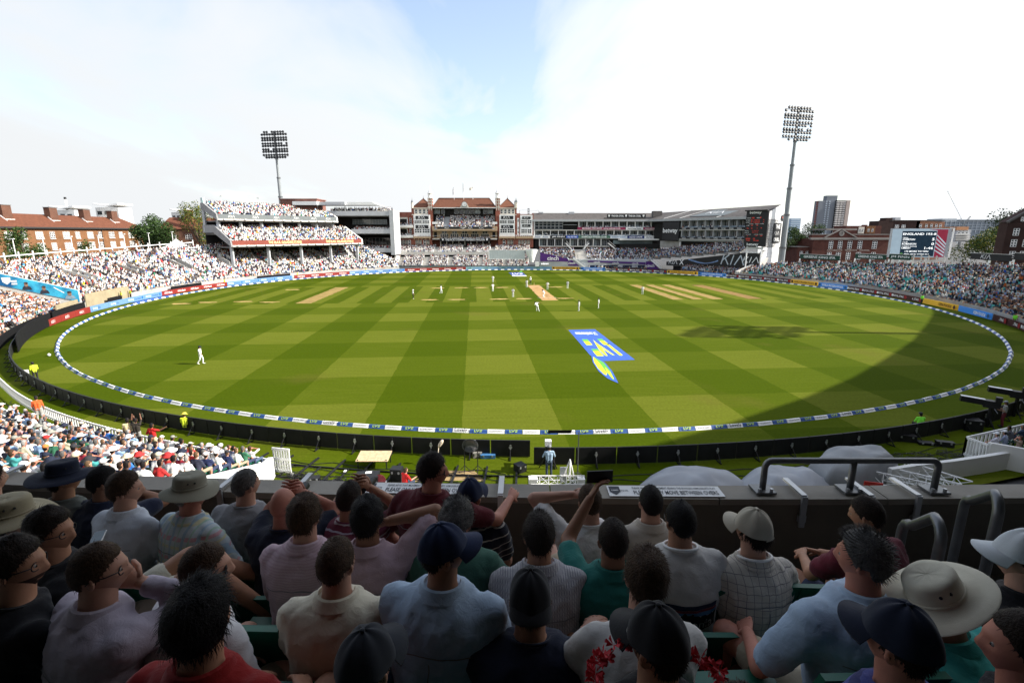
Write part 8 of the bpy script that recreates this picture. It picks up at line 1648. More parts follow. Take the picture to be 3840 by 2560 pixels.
def cap_obj(mat,parent,T,yaw=0.0,brim=.078,logo=None,mat2=None,tilt=0.0,name='cap'):
    b = MB(); Tc = T @ Matrix.Rotation(yaw,4,'Z') @ Matrix.Rotation(tilt,4,'X'); z0 = .030; nv,nu = HG.shape[0],HG.shape[1]; rows = [i for i in range(nv) if HG[i,0,2] > z0-.012]; VS = []
    for i in rows:
        for j in range(nu):
            p = V3(HG[i,j]); n_ = V3(NRM[i,j]); up = max(0,HD[i,j,2]); az = AZ[i,j]; p = p+n_*(.017+.003*math.cos(R(az)*6))+V3((0,0,.010*up)); p.z -= (.010 if i == rows[0] else 0); VS.append(Tc @ p)
    b.add(VS,grid_faces(len(rows)-1,nu)); 
    n = 16; top = []; bot = []
    for k in range(n+1):
        a = R(-68+136*k/n); base = V3((math.sin(a)*.092,math.cos(a)*.112,z0-.004)); e = brim*math.cos(a*1.15)**.7 if abs(a) < 1.36 else 0; tip = base+V3((math.sin(a)*e*.35,e,-.020*(math.sin(a)**2)*2.2-.012)); top += [base+V3((0,0,.003)),tip+V3((0,0,.003))]; bot += [base-V3((0,0,.003)),tip-V3((0,0,.003))]
    vs = [Tc @ p for p in top+bot]; m = len(top); fs = []
    for k in range(n): fs += [(2*k,2*k+1,2*k+3,2*k+2),(m+2*k,m+2*k+2,m+2*k+3,m+2*k+1),(2*k+1,m+2*k+1,m+2*k+3,2*k+3)]
    b.add(vs,fs,1); b.lathe([(.009,0),(.008,.006),(.002,.008)],Tc @ V3((0,-.004,.147)),8,0)
    o = b.build(name,[mat,mat2 or mat],parent,smooth=True)
    ar = MB(); [ar.add([Tc @ V3(p) for p in ((-.035+.07*k/8,-.1085-.004*math.sin(PI*k/8),.012),(-.035+.07*(k+1)/8,-.1085-.004*math.sin(PI*(k+1)/8),.012),(-.035+.07*(k+1)/8,-.1085-.004*math.sin(PI*(k+1)/8),.024),(-.035+.07*k/8,-.1085-.004*math.sin(PI*k/8),.024))],[(0,1,2,3)]) for k in range(8)]; ar.build('strap',mat2 or mat,o)
    return o
def brim_hat(mat,parent,T,br=.175,h=.095,droop=.03,wave=.012,tilt=0.0,yaw=0.0,flat=.8,seed=0):
    Tc = T @ Matrix.Rotation(yaw,4,'Z') @ Matrix.Rotation(tilt,4,'X'); n = 48; rows = []
    for r_,z,wv in ((br,-droop,1),(br-.004,-droop+.005,1),(br*.8,-droop*.35+.002,.6),(.105,.006,.15),(.098,.02,0),(.096,h*.55,0),(.092,h*.85,0),(.082,h*.98,0),(.06,h*(.99+.04*(1-flat)),0),(.03,h*1.0,0),(.001,h*.985,0)):
        rows.append([Tc @ V3((r_*math.sin(2*PI*j/n)*.90,r_*math.cos(2*PI*j/n)*1.08-.004,.052+z+wv*wave*(math.sin(2*2*PI*j/n+seed)+.6*math.sin(3*2*PI*j/n+1+seed))+(.003*mnoise.noise(V3((j*.3,r_*20,seed))) ))) for j in range(n)])
    o = link('hat',grid_mesh('hat',np.array([[tuple(p) for p in r_] for r_ in rows]),mat,closed=True),parent); b = MB()
    b.tube([Tc @ V3((.0995*math.sin(2*PI*j/24)*.90,.0995*math.cos(2*PI*j/24)*1.08-.004,.072)) for j in range(25)],.005,6); b.build('hat_band',mat,o,smooth=True)
    for s_ in (-1,1):
        for k in (0,1): e = MB(); e.lathe([(.006,0),(.006,.003)],Tc @ V3((s_*.085,-.02+.04*k,.052+h*.62)),6,0,Matrix.Rotation(s_*PI/2,3,'Y')); e.build('eyelet',BLACK,o)
    return o
def glasses_obj(parent,T,sun=False,mat=None):
    b = MB(); 
    for s_ in (-1,1):
        b.tube([T @ V3((s_*(.034+.024*math.cos(a)),.094-.012*abs(.034+.024*math.cos(a))/.05,.002+.019*math.sin(a))) for a in [2*PI*k/14 for k in range(15)]],.0022,5); b.tube([T @ V3(p) for p in ((s_*.058,.082,.008),(s_*.079,.04,.008),(s_*.082,-.015,.006),(s_*.081,-.028,-.008))],.0022,5)
        if sun: b.poly([T @ V3((s_*(.034+.023*math.cos(2*PI*k/12)),.0935-.012*abs(.034+.023*math.cos(2*PI*k/12))/.05,.002+.018*math.sin(2*PI*k/12))) for k in range(12)])
    b.tube([T @ V3((-.011,.1,.004)),T @ V3((.011,.1,.004))],.002,5); b.build('glasses',mat or BLACK,parent,smooth=True)
def hand(b,Wp,d,palm_n,curl=.6,sgn=1,m=0):
    """palm with four fingers of unequal length and a thumb from its side"""
    d = V3(d).normalized(); pn = V3(palm_n); pn = (pn-d*pn.dot(d)); pn = pn.normalized() if pn.length > 1e-5 else d.orthogonal().normalized(); s_ = d.cross(pn)*sgn; Wp = V3(Wp)
    loft(b,[(Wp-d*.02,s_*.024,pn*.018),(Wp+d*.01,s_*.028,pn*.016),(Wp+d*.05,s_*.040,pn*.014),(Wp+d*.085,s_*.039,pn*.012),(Wp+d*.094,s_*.034,pn*.008)],12,m)
    for k,(o_,L_) in enumerate(((-.030,.066),(-.010,.076),(.010,.072),(.029,.056))):
        p = Wp+d*.082+s_*o_; dd = d.copy(); pts = [p]; 
        for seg,fr in enumerate((.45,.32,.23)): a = curl*(.35+.4*seg)+.06*k; dd = (d*math.cos(a)+pn*math.sin(a)); p = p+dd*L_*fr; pts.append(p)
        b.tube([pts[0]-d*.015]+pts+[pts[-1]+dd*.006],[.0085,.0085,.008,.0072,.006,.003],8,m)
    p = Wp+d*.025-s_*.026; td = (d*.65-s_*.7+pn*.35).normalized(); td2 = (d*.85-s_*.2+pn*.55).normalized(); b.tube([p-td*.012,p+td*.03,p+td*.03+td2*.028,p+td*.03+td2*.034],[.012,.0105,.0088,.004],8,m)
def cloth(name,col,rough=.9,stripes=None,check=None,var=.07,two=None):
    if name in MATS: return MATS[name]
    m = M(name,col,rough,var,7,.35,spec=.12,sheen=.15,bscale=420); t = m.node_tree; L = t.links.new; b = t.nodes['Principled BSDF']; sc = b.inputs['Base Color'].links[0].from_node; co = t.nodes.new('ShaderNodeTexCoord'); sp = t.nodes.new('ShaderNodeSeparateXYZ'); L(co.outputs['Object'],sp.inputs[0])
    wn = t.nodes.new('ShaderNodeTexNoise'); wn.inputs['Scale'].default_value = 17; wn.inputs['Detail'].default_value = 3; wn.inputs['Distortion'].default_value = 2.2; L(co.outputs['Object'],wn.inputs[0]); wb = t.nodes.new('ShaderNodeBump'); wb.inputs['Strength'].default_value = (.06 if ('cap' in name or 'hat' in name) else .2); wb.inputs['Distance'].default_value = .018; L(wn.outputs[0],wb.inputs['Height']); ob = b.inputs['Normal'].links[0].from_node; ob.inputs['Strength'].default_value = .12; L(wb.outputs[0],ob.inputs['Normal'])
    def band(o_,period,duty,off=0.0):
        a = t.nodes.new('ShaderNodeMath'); a.operation = 'MULTIPLY_ADD'; a.inputs[1].default_value = 1/period; a.inputs[2].default_value = off; L(o_,a.inputs[0]); f = t.nodes.new('ShaderNodeMath'); f.operation = 'FRACT'; L(a.outputs[0],f.inputs[0]); c = t.nodes.new('ShaderNodeMath'); c.operation = 'LESS_THAN'; c.inputs[1].default_value = duty; L(f.outputs[0],c.inputs[0]); return c.outputs[0]
    cur = None
    for (axis,period,duty,col2,off) in (stripes or []):
        mx = t.nodes.new('ShaderNodeMix'); mx.data_type = 'RGBA'; L(band(sp.outputs[axis],period,duty,off),mx.inputs[0]); mx.inputs[7].default_value = (*col2,1)
        if cur is None: mx.inputs[6].default_value = (*col,1)
        else: L(cur,mx.inputs[6])
        cur = mx.outputs[2]
    if cur is not None: L(cur,sc.inputs[0])
    return m
def fold(me,T_inv,amp,seed):
    co = mesh_np(me); nv = len(co); nr = np.empty(nv*3); me.vertices.foreach_get('normal',nr); nr = nr.reshape(-1,3); out_ = co.copy()
    for i in range(nv):
        p = V3(co[i]); n1 = mnoise.noise(V3((p.x*11,p.y*11,p.z*17+seed))); n2 = mnoise.noise(V3((p.x*18+seed,p.y*18,p.z*26))); rg = (1-min(1,abs(n1)*3.2)); n3 = mnoise.noise(V3((p.x*6+p.z*9,p.y*6,p.z*4-p.x*13+seed*2))); rg2 = 1-min(1,abs(n3)*4); out_[i] += nr[i]*(amp*rg*.55+amp*.6*rg2+amp*.4*n2)
    me.vertices.foreach_set('co',out_.ravel()); me.update()
FG = []; SEAM = M('shirt seam shade',(.2,.2,.21),.9,.1,20); BEARD = M('beard stubble',(.05,.028,.02),.8,.3,80)  # seam grey stands in for crease shade on shirt backs
def spect(px,py,Zc,label,shirt,skin='fair',hair='dark',style='short',yaw=0.0,hyaw=0.0,hpitch=0.0,lean=.12,build=1.0,sleeve=.5,collar=True,hat=None,pose='rest',legs='shorts',legm=None,seat=True,stand=False,glasses=False,beard=False,tilt=0.0,decor=None,side=0.0):
    build *= 1.0; yaw,hyaw,hpitch = R(yaw),R(hyaw),R(hpitch); d = V3(_ray(px,py)); Hc = V3((0,0,CAM_H))+d*Zc; seed = len(FG)*1.7+.3; FG.append(label)
    BR = Matrix.Rotation(yaw,3,'Z'); s = V3((side,math.sin(lean),math.cos(lean))).normalized(); nl = lean*.6+.10; nd = V3((side*.5,math.sin(nl),math.cos(nl))).normalized()
    # local body frame: hip at origin
    C = s*.49; head_l = C+nd*.170; root = Hc-BR @ head_l
    sx = V3((1,0,0)); sf = s.cross(sx)*-1; sf = V3((0,math.cos(lean),-math.sin(lean)))
    def ring(t,hw,hd,dy=0.0,k=0.0): return (s*(.49*t)+sf*dy,sx*(hw*build+k),sf*(hd*build+k))
    prof = [(-.12,.150,.115,0),(0,.172,.125,0),(.2,.160,.115,.0),(.45,.166,.118,-.008),(.65,.178,.122,-.012),(.82,.196,.114,-.012),(.92,.190,.098,-.010),(.985,.158,.084,-.004),(1.04,.112,.074,.006),(1.09,.074,.064,.014)]
    Bd = MB(); loft(Bd,[ring(q[0],q[1]*.82,q[2]*.78,q[3]) for q in prof[:8]]+[(C+nd*.03,sx*.066,sf*.060)]); capsule(Bd,C-nd*.02,C+nd*.15,.062,.058,12)
    sh_l = {q: s*.49*.9+sx*(q*.182*build) for q in (-1,1)}
    if stand: kn = {q: V3((q*.1,.03,-.42)) for q in (-1,1)}; an = {q: V3((q*.12,0,-.84)) for q in (-1,1)}
    else: kn = {q: V3((q*(.17 if legs != 'wide' else .3),.43,.06)) for q in (-1,1)}; an = {q: V3((q*.17,.42,-.36)) for q in (-1,1)}
    if legs == 'recline': kn = {-1: V3((-.05,.46,.24)),1: V3((.16,.47,.28))}; an = {-1: V3((-.02,.80,-.05)),1: V3((.2,.72,-.1))}
    hl = head_l; tg = {}
    for q in (-1,1):
        tg[q] = dict(rest=kn[q]+V3((-q*.03,-.10,.09)),lap=V3((q*.04,.30,.13)),fold=V3((-q*.10,.22,.20)),bino=hl+V3((q*.065,.15,-.005)),phone=(hl+V3((.10,.30,.05)) if q > 0 else V3((q*.1,.30,.12))),phoneL=(hl+V3((-.06,.34,.03)) if q < 0 else V3((q*.08,.30,.12))),cheekL=(hl+V3((-.09,.09,.0)) if q < 0 else V3((.03,.28,.14))),wallR=(V3((.34,.50,.32)) if q > 0 else V3((-.2,.12,.0))),chin=(hl+V3((.05,.10,-.10)) if q > 0 else V3((-.03,.28,.14))),chinL=(hl+V3((-.05,.10,-.10)) if q < 0 else V3((.03,.28,.14))),hatL=(hl+V3((-.085,.02,.03)) if q < 0 else kn[1]+V3((-.03,-.1,.09))),knees=kn[q]+V3((-q*.10,.05,.10)),wall=V3((q*.28,.52,.34)),cheek=(hl+V3((.085,.06,-.05)) if q > 0 else V3((-.03,.28,.14))))[pose]
    arms = {}
    for q in (-1,1):
        pole = (q*.9,-.35,-.8) if pose not in ('bino','phoneL','phone') else (q*.7,.1,-.9); E_,Wp = ik(sh_l[q],tg[q],.285,.25,pole); arms[q] = (sh_l[q],E_,Wp)
        capsule(Bd,sh_l[q]-sx*q*.02,E_,.046*build,.043,10); capsule(Bd,E_,Wp,.042,.028,10); capsule(Bd,V3((q*.10,0,0)),kn[q],.085,.062,12); capsule(Bd,kn[q],an[q],.060,.042,10); capsule(Bd,an[q]-V3((0,0,.03)),an[q]+V3((0,.15,-.05)),.04,.035,8)
    HT = Matrix.Translation(head_l) @ Matrix.Rotation(hyaw,4,'Z') @ Matrix.Rotation(hpitch,4,'X') @ Matrix.Rotation(tilt,4,'Y') @ Matrix.Scale(.87,4)
    holder = {}
    def body_cb(me):
        me.name = 'person'; sk = SKIN[skin]; hm = HAIRM[hair]
        for q in (sk,BEARD,EYEW,EYED): me.materials.append(q)
        b = MB(); fm = []
        if beard:
            for f in HF: c = sum((V3(HG.reshape(-1,3)[k]) for k in f),V3())/4; fm.append(1 if c.z < -.04-.25*max(0,.03-c.y) and (c.y > .0) and not (abs(c.x) < .018 and -.075 < c.z < -.06) else 0)
        else: fm = [0]*len(HF)
        o_ = len(b.v); b.v += [tuple(HT @ V3(p)) for p in HG.reshape(-1,3)]; b.f += [tuple(i+o_ for i in f) for f in HF]; b.m += fm
        ear_mb(b,HT)
        for q in (-1,1): b.lathe([(.001,-.0105),(.0075,-.0075),(.0105,0),(.0075,.0075),(.001,.0105)],HT @ V3((q*.031,.0745,.003)),10,2); b.lathe([(.001,-.006),(.005,-.003),(.005,.003),(.001,.006)],HT @ V3((q*.031,.0822,.002)),8,3)
        for q in (-1,1): S_,E_,Wp = arms[q]; hand(b,Wp,Wp-E_,V3((-q*.6,.2,-.6)) if pose not in ('bino','phone','phoneL','chin','cheek') else V3((-q*.8,.1,.1)),.9 if pose in ('bino','phone','phoneL') else .55,q)
        me = join_mb(me,b); me.name = 'person'; o = link('person',me,None,loc=root,rz=yaw,label=label,cat='person',group='spectators in the shaded foreground'); holder['o'] = o
        if style != 'bald': hair_obj(style,hm,o,HT,seed,hat is not None)
        if hat: hat(o,HT)
        if glasses: glasses_obj(o,HT,glasses == 'sun')
    queue_remesh(Bd,.015,2,body_cb)
    # shirt
    S = MB(); k = .010; loft(S,[ring(*q,k) for q in ((-.14,.165,.125,0),)+tuple(prof[1:10])]+[(C+nd*.036,sx*.076,sf*.072)])
    for q in (-1,1):
        S_,E_,Wp = arms[q]; e1 = S_.lerp(E_,min(1,sleeve*1.35) if sleeve < 1 else 1); capsule(S,S_-sx*q*.02,e1,.062*build+.006,.060 if sleeve < 1 else .054,12)
        if sleeve >= 1: capsule(S,E_,E_.lerp(Wp,.86 if sleeve > 1 else .4),.052,.040,12)
    def shirt_cb(me):
        me.name = 'shirt'; me.materials.append(shirt); fold(me,None,.0095,seed); smooth_on(me); o = holder['o']
        b = MB()
        if collar:
            n = 28; zc = C+nd*.034
            for (r0,h0,r1,h1) in ((.070,-.012,.073,.026),(.073,.026,.084,.022),(.084,.022,.104,-.016)):
                vs = [zc+sx*(rr*math.cos(2*PI*j/n))+sf*(rr*.95*math.sin(2*PI*j/n))+nd*(hh-(.022 if math.sin(2*PI*j/n) > .6 else 0)) for rr,hh in ((r0,h0),(r1,h1)) for j in range(n)]; b.add(vs,[(j,(j+1) % n,n+(j+1) % n,n+j) for j in range(n)])
        else:
            b.tube([C+nd*.036+sx*(.078*math.cos(2*PI*j/24))+sf*(.075*math.sin(2*PI*j/24)-.0)-nd*(.012*math.sin(2*PI*j/24)) for j in range(25)],.006,6,cap=False)
        me = join_mb(me,b); so = link('shirt',me,o)
        if collar and 'polo' not in shirt.name:
            bv = on_back(o,so,None,None,None); P = np.array([[(-.155*build+.31*build*j/20,hh_-.012*math.cos(j/20*2*PI)*.5,0) for j in range(21)] for hh_ in (-.0022,.0022)]); press(grid_mesh('seam',P,shirt),Matrix.Translation(C*.74) @ Matrix.Rotation(PI/2,4,'X'),bv,SEAM,o,'yoke_seam')
            P = np.array([[(w_+.003*math.sin(j*.7),-.02-.16*j/14,0) for w_ in (-.0018,.0018)] for j in range(15)]); press(grid_mesh('seam',P,shirt),Matrix.Translation(C*.74) @ Matrix.Rotation(PI/2,4,'X'),bv,SEAM,o,'back_pleat')
        if decor: decor(o,so,C,s,sx,sf,yaw)
    queue_remesh(S,.0165,6,shirt_cb)
    if legm is not None or True:
        Lg = MB(); loft(Lg,[(s*-.09,sx*.165*build,sf*.125*build),(s*-.03,sx*.185*build,sf*.14*build),(s*.05,sx*.182*build,sf*.135*build)])
        for q in (-1,1):
            f = .72 if legs in ('shorts','wide','recline') else 1; capsule(Lg,V3((q*.1,0,0)),V3((q*.1,0,0)).lerp(kn[q],f),.102,.085 if f < 1 else .078,12)
            if f == 1: capsule(Lg,kn[q],kn[q].lerp(an[q],.95),.078,.06,12)
        def leg_cb(me): me.name = 'trousers'; me.materials.append(legm or BOT[int(seed) % 4]); fold(me,None,.006,seed+3); smooth_on(me); link('trousers',me,holder['o'])
        queue_remesh(Lg,.022,3,leg_cb)
    if seat:
        # seat under and behind the sitter
        so = link('stadium_seat',SEATMESH,None,loc=(root.x,root.y,root.z-.56),rz=yaw*.25,label='dark green seat under the '+label[:1].lower()+' '.join(label.split()[:1])[1:]+' '+' '.join(label.split()[1:9]),cat='seat',group='foreground seats')
    holder['arms'] = {q: [BR @ p+root for p in arms[q]] for q in (-1,1)}; holder['head'] = Hc; holder['BR'] = BR
    return holder
# shirts
S_PLAID = cloth('grey plaid cotton',(.22,.22,.25),stripes=[(0,.06,.3,(.12,.12,.15),0),(2,.06,.3,(.35,.34,.36),0)]); S_CAMO = cloth('faded grey green denim',(.13,.14,.125),var=.35); S_NAVY = cloth('navy cotton',(.014,.018,.035)); S_BLACK = cloth('black cotton',(.010,.010,.012)); S_WHITE = cloth('white cotton',(.70,.69,.68)); S_OFFW = cloth('soft white cotton',(.58,.56,.53)); S_PALEB = cloth('pale blue white shirt',(.52,.55,.60)); S_GREY = cloth('grey marl cotton',(.24,.24,.25)); S_LILAC = cloth('lilac shirt',(.42,.37,.43)); S_RED = cloth('red jacket cloth',(.22,.008,.007)); S_CREAM = cloth('cream polo knit',(.62,.57,.44)); S_SKY = cloth('washed light blue cotton',(.36,.46,.58)); S_GREEN = cloth('dull green cotton',(.045,.12,.09)); S_TEAL = cloth('dark teal polo',(.02,.15,.13)); S_BEIGE = cloth('beige linen',(.46,.41,.35)); S_MAR = cloth('maroon cotton',(.10,.012,.018)); S_MAR2 = cloth('wine cotton',(.13,.018,.03)); S_TURQ = cloth('turquoise polo',(.06,.42,.38)); S_PURP = cloth('purple blue striped polo',(.06,.07,.24),stripes=[(2,.05,.4,(.03,.035,.12),0)])
S_PASTEL = cloth('pastel plaid cotton',(.48,.55,.58),stripes=[(2,.11,.18,(.55,.33,.36),0),(2,.11,.15,(.58,.56,.36),.4),(0,.08,.2,(.33,.45,.55),0),(0,.08,.12,(.35,.5,.42),.5)]); S_MSTR = cloth('maroon striped tee',(.16,.035,.06),stripes=[(2,.075,.16,(.50,.44,.46),0),(2,.075,.10,(.42,.40,.48),.45)]); S_PINK = cloth('pink pinstripe shirt',(.52,.39,.43),stripes=[(2,.012,.4,(.47,.33,.375),0)]); S_PINK2 = cloth('plain pink shirt',(.46,.33,.37)); S_NSTR = cloth('navy striped polo',(.012,.014,.026),stripes=[(2,.055,.13,(.38,.36,.33),0)]); S_SEER = cloth('grey white seersucker',(.46,.45,.46),stripes=[(0,.012,.45,(.26,.26,.29),0),(2,.02,.4,(.36,.35,.37),0)]); S_CHK = cloth('cream check shirt',(.56,.52,.46),stripes=[(0,.035,.08,(.26,.24,.24),0),(2,.035,.08,(.26,.24,.24),0)])
KHAKI = cloth('khaki hat canvas',(.30,.26,.17)); OLIVE = cloth('olive hat canvas',(.27,.26,.20)); NAVYH = cloth('navy hat canvas',(.010,.014,.03)); CREAMH = cloth('cream sun hat cloth',(.62,.58,.46)); BCAP = cloth('black cap twill',(.012,.012,.014)); NCAP = cloth('navy cap twill',(.012,.02,.055)); GCAP = cloth('charcoal cap twill',(.022,.025,.032)); BEIGEC = cloth('beige cap twill',(.42,.38,.30)); WCAP = cloth('white cap twill',(.55,.58,.6)); KHK = cloth('khaki shorts cloth',(.42,.36,.26)); STONE = cloth('stone trousers',(.48,.45,.36)); GSH = cloth('grey shorts cloth',(.16,.16,.17)); DNM = cloth('blue denim shorts',(.10,.16,.28)); BLKT = cloth('black trousers cloth',(.02,.02,.022))
hh = lambda f,*a,**k: (lambda o,T: f(*( (a[0],o,T) ),**k))
def on_back(o,so,pts_fn,mat,name):    # flat print pressed on the back of a shirt
    me = so.data; bv = BVHTree.FromPolygons([v.co.copy() for v in me.vertices],[tuple(p.vertices) for p in me.polygons]); return bv
def press(me_src,Mx,bv,mat,o,name):
    co = mesh_np(me_src); new = me_src.copy(); out_ = np.zeros_like(co); ok = 0
    for i in range(len(co)):
        p = Mx @ V3(co[i]); h = bv.ray_cast(V3((p.x,p.y-1.0,p.z)),V3((0,1,0)),2.0); out_[i] = (h[0].x,h[0].y-.0045,h[0].z) if h[0] is not None else tuple(p)
    new.vertices.foreach_set('co',out_.ravel()); new.materials.clear(); new.materials.append(mat); new.update(); return link(name,new,o)
def dense_plate(w,h,nx,ny):
    P = np.zeros((ny+1,nx+1,3)); 
    for i in range(ny+1):
        for j in range(nx+1): P[i,j] = (-w/2+w*j/nx,-h/2+h*i/ny,0)
    return grid_mesh('print',P,SIGNB)
def decor_mountain(o,so,C,s,sx,sf,yaw):
    bv = on_back(o,so,None,None,None); base = Matrix.Translation(C*.52) @ Matrix.Rotation(PI/2,4,'X')
    def plate(w,h,dz,mat,nm='print_band',n=16): press(dense_plate(w,h,n,4),Matrix.Translation(V3((0,0,dz))) @ base,bv,mat,o,nm)
    plate(.30,.025,.062,M('navy print',(.02,.03,.07),.8)); plate(.30,.012,.043,M('wine print',(.16,.03,.04),.8)); plate(.30,.016,.029,M('blue print',(.06,.16,.3),.8)); plate(.30,.06,-.03,M('black print',(.008,.008,.010),.8))
    P = np.zeros((2,31,3)); rd = random.Random(4); 
    for j in range(31): P[0,j] = (-.15+.01*j,-.01,0); P[1,j] = (-.15+.01*j,.004+.022*abs(math.sin(j*.9))*rd.uniform(.4,1)+(.018 if 12 < j < 18 else 0),0)
    pr_ = press(grid_mesh('print',P,SIGNB),Matrix.Translation(V3((0,-.002,.008))) @ base,bv,M('black print'),o,'print_peaks'); 
    tm,w,h = text_mesh('patagonia',M('pale print',(.5,.48,.46),.8),.01); t = press(tm,Matrix.Translation(V3((0,0,-.034))) @ base @ Matrix.Diagonal((.26/w,.26/w,1,1)),bv,M('pale print'),o,'lettering'); t.location = (0,-.003,0)
def decor_ring(o,so,C,s,sx,sf,yaw):
    bv = on_back(o,so,None,None,None); base = Matrix.Translation(C*.42+V3((.02,0,0))) @ Matrix.Rotation(PI/2,4,'X')
    P = np.array([[(r_*math.cos(2*PI*j/36),r_*math.sin(2*PI*j/36),0) for j in range(36)] for r_ in (.075,.09,.105,.12,.128)]); press(grid_mesh('print',P,SIGNB,closed=True),base,bv,M('mustard print',(.34,.22,.05),.8),o,'print_ring')
    P = np.array([[(r_*math.cos(2*PI*j/36),r_*math.sin(2*PI*j/36),0) for j in range(36)] for r_ in (.001,.03,.06,.075)]); d_ = press(grid_mesh('print',P,SIGNB,closed=True),base,bv,M('black print'),o,'print_disc')
    word = 'TOES IN · GRASS ST · '
    for i,ch_ in enumerate(word):
        if ch_ == ' ': continue
        a = R(150)-i*2*PI/len(word); tm,w,h = text_mesh(ch_,M('black print'),.02); l = press(tm,base @ Matrix.Translation(V3((.102*math.cos(a),.102*math.sin(a),0))) @ Matrix.Rotation(a-PI/2,4,'Z') @ Matrix.Scale(.026,4),bv,M('black print'),o,'lettering'); l.location = (0,-.004,0)
def lanyard(o,so,C,s,sx,sf,yaw):
    b = MB(); b.tube([C+V3((0,0,.052))+sx*(.082*math.cos(a))+sf*(.078*math.sin(a))-V3((0,0,.014*math.sin(a))) for a in [2*PI*k/24 for k in range(25)]],.007,6,cap=False); b.build('lanyard',SIGNW,o,smooth=True)
def both(f,g_): return lambda *a: (f(*a),g_(*a))
capw = lambda m,**k: (lambda o,T: cap_obj(m,o,T,**k)); hatw = lambda m,**k: (lambda o,T: brim_hat(m,o,T,**k))
# --- front row, left to right
spect(-40,1800,3.35,'man in grey plaid shirt cut off by the left edge, front row',S_PLAID,hyaw=-20,style='medium')
spect(238,1800,3.30,'man in wide navy sun hat and grey denim shirt, front row',S_CAMO,'tan',yaw=-8,hyaw=-28,hat=hatw(NAVYH,br=.205,h=.105,droop=.02,wave=.016,yaw=.2,tilt=-.12),build=1.06,pose='lap')
spect(388,1806,3.28,'man with cropped black hair in navy and grey polo, front row',cloth('navy over grey polo',(.014,.018,.04)),'olive','black','short',yaw=-12,hyaw=-38,build=1.1,pose='chin')
spect(470,1835,3.05,'young man in white shirt with brown hair looking right, front row',S_PALEB,'fair','brown','medium',yaw=-14,hyaw=-48,sleeve=2,pose='lap',legm=STONE,legs='long')
spect(715,1852,3.05,'man in olive bucket hat and pastel plaid shirt, front row',S_PASTEL,'ruddy','silver','short',yaw=-20,hyaw=-34,sleeve=2,hat=hatw(OLIVE,br=.17,h=.1,droop=.035,wave=.02,seed=2,tilt=-.1),pose='lap')
spect(922,1818,3.30,'man with greying hair in plain grey T-shirt, front row',S_GREY,'fair','grey','short',yaw=-8,hyaw=-24,collar=False,build=1.08,pose='lap')
BALD = spect(1062,1893,2.95,'bald man in navy T-shirt raising binoculars',S_NAVY,'ruddy','grey','bald',yaw=0,hyaw=-12,pose='bino',collar=False,hpitch=4)
STRP = spect(1311,1868,3.05,'man in maroon striped T-shirt looking through binoculars',S_MSTR,'tan','dark','short',yaw=-10,hyaw=-12,pose='bino',collar=False)
spect(1622,1768,3.0,'man in maroon polo half standing and turning right, sunglasses',S_MAR,'ruddy','dark','medium',yaw=-22,hyaw=-58,lean=.10,stand=True,pose='wallR',glasses='sun',seat=False,build=1.12)
spect(1763,1862,3.15,'man in navy cap and navy striped polo, front row',S_NSTR,'fair','dark','short',yaw=-6,hyaw=-20,hat=capw(NCAP,tilt=.05),build=1.1,pose='lap')
spect(2212,1880,3.05,'man in white T-shirt with one arm raised to his eyes, front row',S_WHITE,'fair','brown','short',yaw=4,hyaw=8,pose='cheekL',collar=False)
spect(2440,1884,3.10,'man with black hair in beige linen shirt, front row',S_BEIGE,'fair','black','short',hyaw=3,sleeve=2,pose='lap')
spect(3252,1930,2.85,'man in wine red T-shirt leaning left with wristwatch, front row',S_MAR2,'tan','dark','short',yaw=14,hyaw=24,hpitch=-14,collar=False,pose='knees',lean=.25)
# --- second row
spect(42,1960,2.35,'person in khaki wide brimmed hat at the left edge',S_WHITE,'fair','grey','short',yaw=-6,hyaw=-20,hat=hatw(KHAKI,br=.2,h=.1,droop=.03,wave=.018,seed=4,yaw=-.3,tilt=-.05),collar=False)
spect(190,1995,2.2,'man in black T-shirt with glasses reclining and holding a phone',S_BLACK,'tan','dark','medium',yaw=-44,hyaw=-38,lean=-.1,collar=False,pose='lap',glasses=True,legs='recline',legm=STONE)
spect(1143,1938,2.55,'man in pink pinstripe shirt with thick brown hair',S_PINK,'fair','brown','full',hyaw=-8,sleeve=2,pose='lap',build=1.03)
spect(1378,1946,2.5,'man in plain pink shirt with hand at his cheek',S_PINK2,'olive','black','full',hyaw=-6,sleeve=.55,pose='cheek')
spect(1712,1955,2.5,'man with curly grey hair in green T-shirt and lanyard',S_GREEN,'ruddy','grey','curly',hyaw=-14,collar=False,decor=lanyard)
spect(2022,2012,2.4,'man with flat dark hair in grey white seersucker shirt',S_SEER,'tan','dark','medium',hpitch=-12,lean=.25,pose='knees',build=1.05)
TEALP = spect(2299,2026,2.4,'man in dark teal polo holding up a phone',S_TEAL,'olive','dark','short',hyaw=4,pose='phoneL',build=1.05)
spect(2551,1955,2.5,'man in white T-shirt with mountain print and lanyard',S_OFFW,'tan','black','short',hyaw=12,collar=False,decor=both(decor_mountain,lanyard),glasses=True,build=1.05,pose='lap')
spect(2824,1992,2.5,'man in beige cap and cream check shirt',S_CHK,'fair','dark','full',yaw=6,hyaw=22,hat=capw(BEIGEC,tilt=.05),decor=lanyard,legm=GSH)
